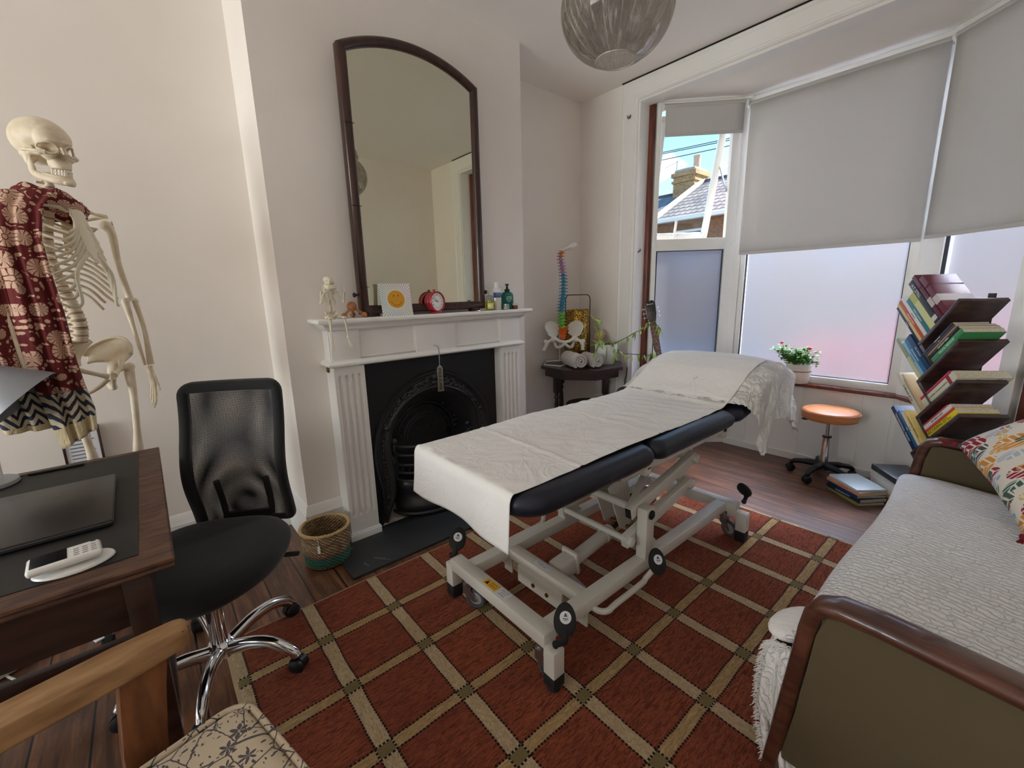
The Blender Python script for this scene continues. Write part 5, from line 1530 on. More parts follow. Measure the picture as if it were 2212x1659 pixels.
        bone([el - sdn * .012 + V(ar[4]) * -.012, el.lerp(wr, .4) - sdn * .016, wr - sdn * .014], [.014, .0082, .0068], 9, m, 'ulna', root, T, sc, [(el - sdn * .010 + V(ar[4]) * -.014, .0135)])
        bone([el + sdn * .014, el.lerp(wr, .45) + sdn * .020, wr + sdn * .008], [.0105, .0085, .0125], 9, m, 'radius', root, T, sc)
        hand(root, T, wr, ar[2], ar[3], ar[4], m, sc, pose.get('curl', .22), L=1.12, spread=pose.get('spread', .16))
        # pelvis half
        b = MB()
        crest = smooth_path([(.040, s * .118, 1.112), (.030, s * .132, 1.145), (-.008, s * .142, 1.172), (-.055, s * .122, 1.172), (-.092, s * .070, 1.140), (-.098, s * .050, 1.112)], 5)
        base = smooth_path([(.030, s * .098, 1.083), (.018, s * .088, 1.078), (-.005, s * .082, 1.080), (-.035, s * .072, 1.084), (-.062, s * .058, 1.086), (-.080, s * .046, 1.082)], 5)
        n_ = len(crest) - 1
        def il(u, v):
            i = min(int(u * n_), n_ - 1); f_ = u * n_ - i; a = crest[i].lerp(crest[i + 1], f_); c = base[i].lerp(base[i + 1], f_); p = c.lerp(a, v)
            return TT(p + V((0, s * .012 * sin(v * pi * .8), 0)))
        b.grid(il, 26, 10); pv = b.build('hip_bone', m, root, solid=.007 * sc, smooth=80)
        hp = V((.006, s * .088, 1.062))
        b = MB(); b.tube([TT(p) for p in crest], .0062 * sc, 8)
        b.tube([TT(p) for p in smooth_path([(.022, s * .092, 1.085), (.050, s * .055, 1.062), (.066, s * .012, 1.040)], 5)], [.012 * sc, .011 * sc, .010 * sc, .009 * sc, .008 * sc, .008 * sc, .008 * sc, .008 * sc, .009 * sc, .010 * sc, .012 * sc], 9)
        b.tube([TT(p) for p in smooth_path([(-.010, s * .084, 1.075), (-.022, s * .078, 1.030), (-.020, s * .066, .990), (.010, s * .050, .985), (.040, s * .026, 1.005), (.064, s * .010, 1.030)], 5)], [.016 * sc] * 4 + [.014 * sc] * 6 + [.013 * sc] * 5 + [.008 * sc] * 11, 9)
        b.ball(TT(hp + V((-.006, s * -.006, .004))), .024 * sc, 14); b.build('pubic_arch', m, pv, smooth=80)
        kn, an, toe = pose['legL' if s > 0 else 'legR']; kn, an, toe = V(kn), V(an), V(toe)
        dl = (kn - hp).normalized(); tr = hp + V((-.008, s * .052, -.010))
        bone([tr, hp + V((-.006, s * .045, -.035)), hp.lerp(kn, .3) + V((.008, s * .030, 0)), hp.lerp(kn, .65) + V((.010, s * .012, 0)), kn], [.017, .0185, .0135, .0125, .024], 12, m, 'femur', root, T, sc, [(tr, .019), (kn + V((0, .019, 0)), .021), (kn - V((0, .019, 0)), .021)])
        bone([hp, hp + V((0, s * .022, -.006)), tr + V((0, -s * .004, -.012))], [.012, .0115, .015], 9, m, 'femoral_head', root, T, sc, [(hp, .0225)])
        d2 = (an - kn).normalized(); k2 = kn + d2 * .036
        bone([k2, k2.lerp(an, .15), k2.lerp(an, .6), an], [.026, .016, .0105, .015], 11, m, 'tibia', root, T, sc, [(an + V((0, -s * .012, 0)), .011)])
        bone([k2 + V((-.014, s * .026, -.012)), k2.lerp(an, .5) + V((-.008, s * .024, 0)), an + V((0, s * .018, -.012))], [.009, .0052, .008], 8, m, 'fibula', root, T, sc)
        b = MB(); heel = an - (toe - an) * .35 + d2 * .03
        b.ball(TT(heel), (.022 * sc, .015 * sc, .018 * sc), 9)
        fd = (toe - an).normalized(); side = V((0, 1, 0)) if abs(fd.y) < .9 else V((1, 0, 0))
        for k in range(5):
            o = side * (k - 2) * .012; b.tube([TT(an + d2 * .025 + o * .5), TT(an.lerp(toe, .55) + d2 * .02 + o), TT(toe + o * 1.1)], [.009 * sc, .0055 * sc, .0042 * sc], 7)
        b.build('foot', m, root, smooth=80)
    b = MB()
    def sac(u, v):
        z = 1.172 - .095 * u; x = -.042 - .040 * sin(u * pi * .75); w = .052 * (1 - u * .78); return TT((x - .004 * cos(v * 6), (v * 2 - 1) * w, z))
    b.grid(sac, 14, 10); b.build('sacrum', m, root, solid=.016 * sc, smooth=80)
SKX, SKY = -.170, 2.305
ske = thing('human_skeleton', 'life-size teaching skeleton wearing a red scarf, standing behind the desk', 'skeleton', (SKX, SKY, 0), rad(-46))
poseA = dict(head=(.006, 0, 1.838), yaw=rad(-10), nod=rad(5),
    L=((.0, .202, 1.322), (.018, .208, 1.050), (.02, .03, -1), (.8, -.35, 0), (-.2, .9, 0), (.45, .85, 0)),
    R=((.005, -.215, 1.325), (.035, -.222, 1.055), (.10, .02, -1), (.9, .35, 0), (-.2, -.9, 0), (.35, -.9, 0)),
    legL=((.012, .082, .640), (.0, .088, .250), (.13, .10, .185)), legR=((.012, -.082, .640), (.0, -.088, .250), (.13, -.10, .185)))
skeleton(ske, Matrix(), m_bone, poseA)
b = MB(); b.cyl((-.10, 0, .06), (-.10, 0, 1.20), .011, seg=12)
for k in range(5): a = 2 * pi * k / 5 + .3; b.tube(smooth_path([(-.10, 0, .10), (-.10 + .13 * cos(a), .13 * sin(a), .075), (-.10 + .25 * cos(a), .25 * sin(a), .055)], 4), .012, 8)
b.tube([(-.10, 0, 1.15), (-.06, 0, 1.14)], .008, 8); sd_ = b.build('stand', m_steel, ske, smooth=60)
for k in range(5): a = 2 * pi * k / 5 + .3; b = MB(); b.lathe([(0, -.012), (.024, -.012), (.024, .012), (0, .012)], (-.10 + .25 * cos(a), .25 * sin(a), .025), (-sin(a), cos(a), 0), 14); b.build('castor', m_black, sd_)
b = MB(); b.lathe([(0, 0), (.010, 0), (.010, .004), (.004, .004), (.004, .001), (0, .001)], (-.012, .198, 1.628), (.6, .75, .1), 14); b.build('shoulder_screw', m_steel, ske)

# ---- the scarf
def scarf_red():
    n = NB('red_flower_print'); v = n.coord(); x, y, z = n.xyz(v)
    w = n.noise(v, 22, 3); p2 = n.comb(n.math('ADD', n.math('ADD', x, n.math('MULTIPLY', y, .5)), n.math('MULTIPLY', w, .02)), z, 0.0)
    sc_ = 16.0
    pos = n.vor(p2, sc_, 'F1', 'Position', .75); dist = n.vor(p2, sc_, 'F1', 'Distance', .75)
    sub = n.n('ShaderNodeVectorMath', operation='SUBTRACT'); n.l(p2, sub.inputs[0]); n.l(pos, sub.inputs[1]); dx, dy, dz = n.xyz(sub.outputs[0])
    ang = n.math('ARCTAN2', dy, dx)
    pet = n.math('GREATER_THAN', n.math('ABSOLUTE', n.math('SINE', n.math('MULTIPLY', ang, 5.5))), .30)
    band = n.math('MULTIPLY', n.math('GREATER_THAN', dist, .17), n.math('LESS_THAN', dist, .50))
    core = n.math('LESS_THAN', dist, .13)
    small = n.math('LESS_THAN', n.vor(p2, sc_ * 4.0, 'F1', 'Distance'), .42)
    outz = n.math('MULTIPLY', n.math('GREATER_THAN', dist, .60), small)
    c = n.math('MAXIMUM', n.math('MAXIMUM', n.math('MULTIPLY', pet, band), core), outz)
    n.color(n.mix(c, rgb(98, 24, 26), rgb(198, 164, 142))); n.set(Roughness=.9); n.bump(n.noise(v, 500, 2), .2, .001); return n.M
def scarf_navy():
    n = NB('navy_chevron_print'); v = n.coord(); x, y, z = n.xyz(v); w = n.noise(v, 16, 3)
    X = n.math('ADD', n.math('ADD', x, n.math('MULTIPLY', y, .6)), n.math('MULTIPLY', w, .012))
    tri = n.math('ABSOLUTE', n.math('SUBTRACT', n.math('FRACT', n.math('DIVIDE', X, .085)), .5))
    t2 = n.math('ADD', n.math('DIVIDE', z, .034), n.math('MULTIPLY', tri, 3.2))
    s = n.math('GREATER_THAN', n.math('FRACT', t2), .47)
    n.color(n.mix(s, rgb(38, 42, 60), rgb(196, 184, 160))); n.set(Roughness=.9); n.bump(n.noise(v, 500, 2), .2, .001); return n.M
m_sr, m_sn, m_sf = scarf_red(), scarf_navy(), creased('beige_fringe_cloth', (208, 190, 152), 30, .6, .006)
b = MB()
def tail(Lp, Rp, zs, depth, ph, nseg=60, nw=26, zred=None, znav=None):
    """strip hanging between left and right edge lists [(x,z)], world y = depth(x)"""
    def lerp(P, t):
        k = len(P) - 1; i = min(int(t * k), k - 1); f = t * k - i; return [P[i][q] * (1 - f) + P[i + 1][q] * f for q in range(len(P[0]))]
    g = []
    for j in range(nseg + 1):
        t = j / nseg; a = lerp(Lp, t); c = lerp(Rp, t); row = []
        for i in range(nw + 1):
            u = i / nw; x = a[0] + (c[0] - a[0]) * u; z = a[1] + (c[1] - a[1]) * u; y = a[2] + (c[2] - a[2]) * u
            f = .013 * sin(u * 17 + ph + .8 * t) + .006 * sin(u * 31 + 2 * t + ph); f *= (.5 + .5 * min(1, t * 2))
            row.append(b.bm.verts.new((x, y + f - .006 * sin(u * pi), z)))
        g.append(row)
    for j in range(nseg):
        t = (j + .5) / nseg; mi = 0 if t < zred else (1 if t < znav else 2)
        for i in range(nw): f = b.bm.faces.new((g[j][i], g[j + 1][i], g[j + 1][i + 1], g[j][i + 1])); f.material_index = mi
tail([(-.318, 1.675, 2.19), (-.325, 1.60, 2.13), (-.325, 1.50, 2.09), (-.316, 1.40, 2.08), (-.315, 1.28, 2.08), (-.311, 1.13, 2.08), (-.304, 1.03, 2.08), (-.292, .93, 2.08), (-.277, .825, 2.08)],
     [(-.150, 1.70, 2.19), (-.190, 1.63, 2.12), (-.205, 1.52, 2.08), (-.201, 1.42, 2.07), (-.192, 1.285, 2.07), (-.190, 1.125, 2.07), (-.183, 1.043, 2.07), (-.172, .96, 2.07), (-.178, .885, 2.07)], 0, 0, 0.3, zred=.765, znav=.925)
tail([(-.42, 1.66, 2.20), (-.43, 1.50, 2.12), (-.43, 1.30, 2.115), (-.425, 1.17, 2.115), (-.42, 1.07, 2.115), (-.41, .94, 2.115), (-.40, .90, 2.115)],
     [(-.30, 1.67, 2.20), (-.30, 1.50, 2.13), (-.295, 1.30, 2.12), (-.292, 1.15, 2.12), (-.275, 1.04, 2.12), (-.235, .96, 2.12), (-.238, .90, 2.12)], 0, 0, 1.7, zred=.64, znav=.93)
# neck wrap
N_ = 60
nk = V((SKX - .020, SKY + .005, 0))
for lay in range(2):
    g = []
    for i in range(N_ + 1):
        a = 2 * pi * i / N_; row = []
        for j in range(15):
            v = j / 14; ph = v * 2 * pi
            rr = .060 + .010 * lay + .026 * cos(ph) * .75; zz = 1.668 - .012 * lay + .032 * sin(ph) + .018 * cos(a + 2.3) + .006 * sin(a * 5 + lay)
            f = 1 + .05 * sin(ph * 5 + a * 2 + lay)
            row.append(b.bm.verts.new((nk.x + cos(a) * rr * 1.12 * f, nk.y + sin(a) * rr * f, zz)))
        g.append(row)
    for i in range(N_):
        for j in range(14): b.bm.faces.new((g[i][j], g[i + 1][j], g[i + 1][j + 1], g[i][j + 1]))
tag(b.build('patterned_scarf', [m_sr, m_sn, m_sf], solid=.0015, smooth=80), 'red and cream flower print scarf with a navy zigzag border draped round the skeleton neck', 'scarf')
# ============================================================ things on the mantel shelf
MZ = 1.2115
fg = thing('skeleton_figurine', 'little plastic skeleton figurine sitting on the mantel edge with raised hands', 'figurine', (.700, 2.172, MZ + .012), rad(-90))
poseB = dict(head=(.02, 0, 1.86), yaw=rad(25), nod=rad(6),
    L=((.06, .30, 1.38), (.16, .30, 1.62), (0, .05, 1), (1, -.3, 0), (-1, 0, 0), (-.5, .8, 0)), R=((.06, -.24, 1.38), (.18, -.17, 1.62), (0, -.1, 1), (1, .3, 0), (-1, 0, 0), (-.5, -.8, 0)),
    legL=((.40, .16, 1.03), (.42, .20, .53), (.55, .22, .33)), legR=((.40, -.17, 1.02), (.42, -.19, .50), (.50, -.20, .28)), curl=.10, spread=.5)
m_bone3 = mat('figurine_plastic', (214, 206, 184), .45)
skeleton(fg, Matrix.Diagonal((.2, .2, .2, 1)) @ Matrix.Translation((0, 0, -1.04)), m_bone3, poseB, sc=.30, hs=1.22, fine=False)
m_beech = mat('beech_wood', (176, 118, 72), .42, col2=(146, 92, 52), nscale=30, nstretch=(1, 6, 1))
mg = thing('wooden_massager', 'wooden massage tool of round balls joined by sticks beside the figurine', 'massage tool', (.81, 2.19, MZ))
B0 = V((.812, 2.20, MZ + .058)); ends = [V((.757, 2.165, MZ + .0145)), V((.866, 2.185, MZ + .0150)), V((.835, 2.262, MZ + .0145))]
b = MB(); b.ball(B0, .0245, 18); b.build('head_ball', m_beech, mg, w=True)
for e in ends:
    b = MB(); b.tube([B0, B0.lerp(e, .5), e], [.0085, .0065, .0085], 10); st = b.build('stick', m_beech, mg, w=True)
    b = MB(); b.ball(e, .0142, 16); b.build('foot_ball', m_beech, mg, w=True)
cd_ = thing('greetings_card', 'white card with a gold smiling face and radiating rays on the mantel', 'card', (1.035, 2.19, MZ))
Mc = Matrix.Translation((1.036, 2.150, MZ)) @ Matrix.Rotation(rad(-5), 4, 'Z') @ Matrix.Rotation(rad(-11), 4, 'X') @ Matrix.Rotation(pi / 2, 4, 'X')
def rect2(b, M, x0, y0, x1, y1, z0=0, z1=.0006): b.prism([(x0, y0), (x1, y0), (x1, y1), (x0, y1)], z0, z1, M)
b = MB(); rect2(b, Mc, -.083, 0, .083, .170, -.001, 0); b.build('card_front', mat('card_white', (232, 232, 226), .5), cd_, w=True, smooth=0)
b = MB(); rect2(b, Matrix.Translation((1.036, 2.215, MZ)) @ Matrix.Rotation(rad(-5), 4, 'Z') @ Matrix.Rotation(rad(11), 4, 'X') @ Matrix.Rotation(pi / 2, 4, 'X'), -.083, 0, .083, .170, -.001, 0); b.build('card_back', mat('card_white'), cd_, w=True, smooth=0)
def ray_m():
    n = NB('card_rays'); v = n.coord(); x, y, z = n.xyz(v)
    n.color(n.ramp(n.math('ADD', n.math('MULTIPLY', x, 5.0), n.math('MULTIPLY', z, 3.0)), [(.0, rgb(120, 170, 176)), (.45, rgb(170, 160, 150)), (.8, rgb(204, 150, 196))])); n.set(Roughness=.3, Metallic=.6); return n.M
b = MB(); cx, cy = 0, .088
for k in range(52):
    a = 2 * pi * k / 52; r0 = .050; c, s = cos(a), sin(a)
    r1 = min((.083 / abs(c)) if abs(c) > 1e-6 else 9, ((.170 - cy if s > 0 else cy) / abs(s)) if abs(s) > 1e-6 else 9)
    w0, w1 = .0008, .0022 * r1 / .1; n0 = V((-s, c)); p0 = V((cx + c * r0, cy + s * r0)); p1 = V((cx + c * r1 * .995, cy + s * r1 * .995))
    q = [p0 - n0 * w0, p1 - n0 * w1, p1 + n0 * w1, p0 + n0 * w0]
    b.prism([(max(-.083, min(.083, t.x)), max(0, min(.170, t.y))) for t in q], 0, .0003, Mc)
o = b.build('rays', ray_m(), cd_, w=True, smooth=0); o['kind'] = 'stuff'
m_gold = mat('gold_foil', (226, 168, 62), .32, .75)
b = MB(); b.prism([(cx + .047 * cos(2 * pi * k / 48), cy + .047 * sin(2 * pi * k / 48)) for k in range(48)], 0, .0008, Mc); gd = b.build('gold_face', m_gold, cd_, w=True, smooth=0)
m_gd = mat('face_line', (92, 56, 22), .6)
b = MB(); b.tube([Mc @ V((.030 * cos(a), cy - .002 + .030 * sin(a), .0012)) for a in [rad(195 + 150 * k / 24) for k in range(25)]], .0011, 5); b.build('smile', m_gd, gd, w=True)
for s in (-1, 1):
    b = MB(); b.ball(Mc @ V((s * .012, cy + .018, .001)), (.0022, .0012, .0062), 8); b.build('eye', m_gd, gd, w=True)

m_red = mat('red_enamel', (164, 26, 44), .3, coat=.5)
ck = thing('alarm_clock', 'round red alarm clock with a white numbered dial on the mantel', 'clock', (1.285, 2.185, MZ))
Cc = V((1.285, 2.172, MZ + .067)); nrm = V((.22, -.97, .06)).normalized()
b = MB(); b.lathe([(.050, .0), (.056, .002), (.058, .008), (.057, .018), (.053, .022), (.049, .020), (.048, .012), (0, .012)], Cc - nrm * .01, nrm, 48); cs_ = b.build('case', m_red, ck, w=True, smooth=50)
b = MB(); b.lathe([(0, 0), (.050, 0), (.054, .006), (.054, .030), (.050, .034)], Cc - nrm * .048, nrm, 48); b.build('back_drum', m_red, ck, w=True, smooth=50)
X_ = V((0, 0, 1)).cross(nrm).normalized(); Y_ = nrm.cross(X_); Md = frame(Cc + nrm * .0025, X_, Y_)
b = MB(); b.prism([(.048 * cos(2 * pi * k / 48), .048 * sin(2 * pi * k / 48)) for k in range(48)], -.001, .0004, Md); dl_ = b.build('dial', mat('dial_white', (236, 234, 228), .5), ck, w=True, smooth=0)
b = MB()
for k in range(1, 13):
    a = pi / 2 - k * pi / 6; text_bm(b, str(k), .0125, Md @ Matrix.Translation((.036 * cos(a), .036 * sin(a), .0006)), .0002, bold=.0002)
b.build('numerals', m_black, dl_, w=True, smooth=0)
def hnd(a, L, w, z, m): 
    b = MB(); a = rad(a); d = V((cos(a), sin(a), 0)); n_ = V((-d.y, d.x, 0)); b.prism([tuple((d * -.006 + n_ * w)[:2]), tuple((d * -.006 - n_ * w)[:2]), tuple((d * L - n_ * w * .6)[:2]), tuple((d * L + n_ * w * .6)[:2])], z, z + .0004, Md); b.build('clock_hand', m, dl_, w=True, smooth=0)
hnd(130, .036, .0013, .0010, m_black); hnd(158, .024, .0016, .0016, m_black); hnd(4, .034, .0004, .0022, m_black); hnd(42, .018, .0007, .0014, m_steel)
b = MB(); b.prism([(-.034, -.020), (.034, -.020), (.026, .018), (-.026, .018)], 0, .012, Matrix.Translation((1.278, 2.185, MZ)) @ Matrix.Rotation(atan2(X_.y, X_.x), 4, 'Z'), bev=.003); b.build('foot', m_red, ck, w=True)
b = MB(); b.lathe([(.0085, 0), (.0085, .01), (.006, .013), (0, .013)], Cc + V((0, 0, .055)) - nrm * .02, (0, 0, 1), 14); b.build('alarm_button', m_red, ck, w=True)

def bottle(name, label, x, y, prof, m, parts, cat='bottle'):
    t = thing(name, label, cat, (x, y, MZ))
    b = MB(); b.lathe(prof, seg=28); b.build('body', m, t, smooth=50)
    for nm, pf, mm in parts: b = MB(); b.lathe(pf, seg=24); b.build(nm, mm, t, smooth=50)
    return t
m_clear = mat('clear_bottle', (236, 240, 236), .05, trans=1.0, ior=1.3)
t = bottle('oil_bottle', 'small clear bottle half full of yellow oil on the mantel', 1.672, 2.185, [(0, 0), (.026, 0), (.028, .004), (.028, .072), (.022, .086), (.010, .094), (.010, .112), (.012, .113), (.012, .117), (0, .117)], m_clear,
    [('oil', [(0, .003), (.0255, .003), (.0262, .006), (.0262, .060), (0, .060)], mat('yellow_oil', (214, 196, 30), .12, trans=.35))])
b = MB(); b.grid(lambda u, v: (.0284 * cos(rad(-160 + 80 * u)), .0284 * sin(rad(-160 + 80 * u)), .012 + .034 * v), 10, 1); b.build('label', mat('pale_label', (210, 214, 150), .6), t, solid=.0004)
t = bottle('lotion_bottle', 'white plastic lotion bottle with a blue label on the mantel', 1.742, 2.205, [(0, 0), (.026, 0), (.029, .004), (.029, .05), (.030, .11), (.027, .126), (.020, .134), (.016, .137), (0, .137)], mat('milky_plastic', (222, 222, 218), .35),
    [('cap', [(0, .136), (.0165, .136), (.017, .140), (.016, .172), (0, .173)], mat('cap_white', (228, 228, 226), .35))])
b = MB(); b.grid(lambda u, v: (.0306 * cos(rad(-165 + 110 * u)), .0306 * sin(rad(-165 + 110 * u)), .078 + .030 * v), 14, 1); lb = b.build('label', mat('blue_label', (52, 82, 148), .5), t, solid=.0004)
b = MB()
for k, s in enumerate(('baby', 'lotion')): 
    for i, chh in enumerate(s):
        a = rad(-130 + i * 13 - (len(s) - 4) * 5); text_bm(b, chh, .010, frame((.0312 * cos(a), .0312 * sin(a), .099 - k * .011), (-sin(a), cos(a), 0), (0, 0, 1)), .0002)
b.build('print', mat('label_white', (226, 228, 232), .5), lb, smooth=0)
t = bottle('pump_bottle', 'teal liquid soap bottle with a black pump on the mantel', 1.838, 2.215, [(0, 0), (.036, 0), (.040, .005), (.040, .092), (.034, .106), (.016, .112), (0, .113)], mat('teal_liquid', (44, 132, 112), .12, trans=.45, ior=1.3),
    [('pump', [(0, .112), (.017, .112), (.017, .128), (.008, .130), (.006, .150), (.012, .152), (.012, .162), (0, .163)], m_black)])
b = MB(); b.bar((0, 0, .158), (-.022, -.02, .156), .010, .008, .002); b.build('nozzle', m_black, t)
b = MB(); b.grid(lambda u, v: (.0405 * cos(rad(-150 + 70 * u)), .0405 * sin(rad(-150 + 70 * u)), .035 + .056 * v), 12, 1); lb = b.build('label', mat('crest_label', (36, 98, 92), .5), t, solid=.0004)
b = MB(); Ml = frame((.0412 * cos(rad(-115)), .0412 * sin(rad(-115)), .066), (-sin(rad(-115)), cos(rad(-115)), 0), (0, 0, 1))
shp = [(-.013, .014), (.013, .014), (.013, -.002), (0, -.017), (-.013, -.002)]
b.tube([Ml @ V((p[0], p[1], .0006)) for p in shp], .0013, 5, closed=True); b.tube([Ml @ V((-.010, .004, .0006)), Ml @ V((.010, .004, .0006))], .0012, 5); b.build('crest', mat('label_white'), lb)
for nm, x, y, mm, lab in (('balm_jar', 1.782, 2.158, (150, 158, 148), 'small glass balm jar with a silver lid at the mantel end'), ('scrub_jar', 1.861, 2.165, (104, 52, 44), 'small brown jar with a pale lid below the pump bottle')):
    t = thing(nm, lab, 'jar', (x, y, MZ))
    b = MB(); b.lathe([(0, 0), (.0165, 0), (.018, .003), (.018, .022), (.015, .026), (0, .026)], seg=22); b.build('body', mat(nm + '_body', mm, .25), t, smooth=50)
    b = MB(); b.lathe([(0, .025), (.0175, .025), (.018, .027), (.018, .036), (0, .037)], seg=22); b.build('lid', m_steel if nm[0] == 'b' else mat('pale_lid', (196, 190, 176), .4), t, smooth=50)
b = MB(); b.tube(smooth_path([(1.535, 2.15, MZ + .003), (1.55, 2.145, MZ + .004), (1.556, 2.152, MZ + .003), (1.542, 2.158, MZ + .003)], 4), .0028, 6); b.tube([(1.556, 2.150, MZ + .004), (1.572, 2.155, MZ + .004)], .003, 6)
tag(b.build('silver_ring', m_steel), 'tiny silver trinket lying on the mantel shelf right of the clock', 'trinket')

# ============================================================ alcove table and what is on it
m_ebony = mat('dark_polished_wood', (46, 26, 24), .3, col2=(28, 16, 15), nscale=6, nstretch=(2, 8, 8), coat=.4)
TC = V((2.742, 2.348, 0)); TZ = .725; TA = rad(217.7)
st_ = thing('side_table', 'dark octagonal side table with turned legs in the alcove beside the fireplace', 'table', (TC.x, TC.y, 0), TA)
def octo(ap): return [(ap / cos(pi / 8) * cos(pi / 8 + k * pi / 4), ap / cos(pi / 8) * sin(pi / 8 + k * pi / 4)) for k in range(8)]
b = MB(); b.sweep([(-.03, 0), (0, 0), (.004, .004), (.002, .010), (.006, .014), (.006, .022), (.002, .025), (-.03, .025)], [(x, y, TZ - .025) for x, y in octo(.296)][::-1], closed=True); b.prism(octo(.291), TZ - .022, TZ - .0005); b.build('table_top', m_ebony, st_, smooth=30)
b = MB(); b.sweep([(-.012, 0), (.0, 0), (.006, .006), (.006, .012), (0, .016), (0, .060), (-.012, .060)], [(x, y, TZ - .085) for x, y in octo(.282)][::-1], closed=True); b.build('apron', m_ebony, st_, smooth=30)
for a in (-45, 45, 135, 225):
    x, y = .272 * cos(rad(a)), .272 * sin(rad(a))
    b = MB(); b.box((x, y, .595), (.042, .042, .16), rot=rad(a), bev=.003)
    b.lathe([(.012, 0), (.018, .02), (.014, .05), (.019, .07), (.021, .10), (.021, .16)], (x, y, 0), seg=16)
    b.lathe([(.016, .17), (.022, .185), (.014, .20), (.018, .24), (.021, .33), (.018, .42), (.013, .46), (.021, .475), (.021, .485), (.014, .495), (.020, .515), (.020, .52)], (x, y, 0), seg=16); b.lathe([(.02, .155), (.02, .175)], (x, y, 0), seg=12)
    b.build('leg', m_ebony, st_, smooth=50)
b = MB()
for a in (-45, 45): b.bar((.272 * cos(rad(a)), .272 * sin(rad(a)), .15), (-.272 * cos(rad(a)), -.272 * sin(rad(a)), .15), .03, .02, .003)
b.build('cross_stretcher', m_ebony, st_)
# black stool under the table
bs = thing('round_stool', 'black round padded stool tucked under the octagonal table', 'stool', (2.60, 2.16, 0))
b = MB(); b.lathe([(0, .385), (.165, .385), (.175, .395), (.178, .425), (.170, .445), (.10, .452), (0, .453)], seg=40); b.build('seat', mat('black_leatherette', (22, 22, 24), .4), bs, smooth=60)
for k in range(4): a = pi / 4 + k * pi / 2; b = MB(); b.cyl((.12 * cos(a), .12 * sin(a), .39), (.15 * cos(a), .15 * sin(a), 0.0), .012, seg=10); b.build('leg', m_black, bs)
# spine model
sp_t = thing('spine_model', 'colour-coded spine and pelvis teaching model on a white wire stand', 'anatomical model', (2.69, 2.54, TZ))
mw_ = mat('white_enamel', (226, 226, 224), .35)
b = MB(); b.cyl((2.700, 2.565, TZ + .004), (2.700, 2.565, 1.62), .0052, seg=10); b.tube([(2.47, 2.52, TZ + .005), (2.50, 2.37, TZ + .005), (2.64, 2.41, TZ + .005), (2.735, 2.60, TZ + .005), (2.60, 2.63, TZ + .005)], .0055, 8, closed=True); b.tube([(2.700, 2.565, TZ + .005), (2.60, 2.63, TZ + .005)], .0055, 8); b.build('stand', mw_, sp_t, w=True, smooth=60)
RP = Matrix.Translation((2.672, 2.49, 0)) @ Matrix.Rotation(rad(-42), 4, 'Z') @ Matrix.Translation((-2.672, -2.49, 0))
path = smooth_path([(2.655, 2.50, 1.632), (2.640, 2.50, 1.58), (2.662, 2.50, 1.50), (2.678, 2.50, 1.40), (2.672, 2.50, 1.28), (2.652, 2.50, 1.18), (2.652, 2.50, 1.10), (2.668, 2.50, 1.02)], 16)
Lp = [0]
for a, c in zip(path[:-1], path[1:]): Lp.append(Lp[-1] + (c - a).length)
def pat(t):
    t *= Lp[-1]; j = 0
    while j < len(Lp) - 2 and Lp[j + 1] < t: j += 1
    return path[j].lerp(path[j + 1], (t - Lp[j]) / max(1e-9, Lp[j + 1] - Lp[j]))
mc = {'neck_top': mat('vertebra_orange', (196, 110, 52), .45), 'neck': mat('vertebra_lilac', (170, 128, 168), .45), 'thorax': mat('vertebra_blue', (40, 128, 160), .45), 'lumbar': mat('vertebra_green', (112, 190, 62), .45), 'sacrum': mat('sacrum_orange', (232, 106, 32), .45)}
for i in range(24):
    t0, t1 = i / 24, (i + .8) / 24; p, q = pat(t0), pat(t1); r = .013 + .009 * i / 23
    mm = mc['neck_top'] if i < 2 else mc['neck'] if i < 7 else mc['thorax'] if i < 19 else mc['lumbar']
    b = MB(); b.tube([p, p.lerp(q, .5), q], [r * 1.05, r * .9, r * 1.05], 12); mid = p.lerp(q, .5)
    bk_ = V((.62, .5, -.45)).normalized(); sd2 = V((.62, -.78, 0))
    b.tube([mid, mid + bk_ * (r + .026)], [.006, .004], 6)
    for s in (-1, 1): b.tube([mid, mid + sd2 * s * (r + .018) + bk_ * .01], [.005, .0035], 6); b.ball(mid + sd2 * s * r * .8 + bk_ * .012, .006, 6)
    b.build('vertebra', mm, sp_t, w=True, smooth=60)
b = MB()
b.grid(lambda u, v: (2.672 + (v - .5) * .085 * (1 - .75 * u) - .008 * sin(u * pi), 2.485 + .02 * sin(u * pi), 1.030 - .125 * u), 10, 8)
for k in range(4):
    for s in (-1, 1): b.ball((2.672 + s * (.020 - .003 * k), 2.476, 1.005 - .024 * k), .0065, 7)
b.xform(RP); b.build('sacrum', mc['sacrum'], sp_t, w=True, smooth=80)
pm = mat('pelvis_white', (232, 230, 222), .45)
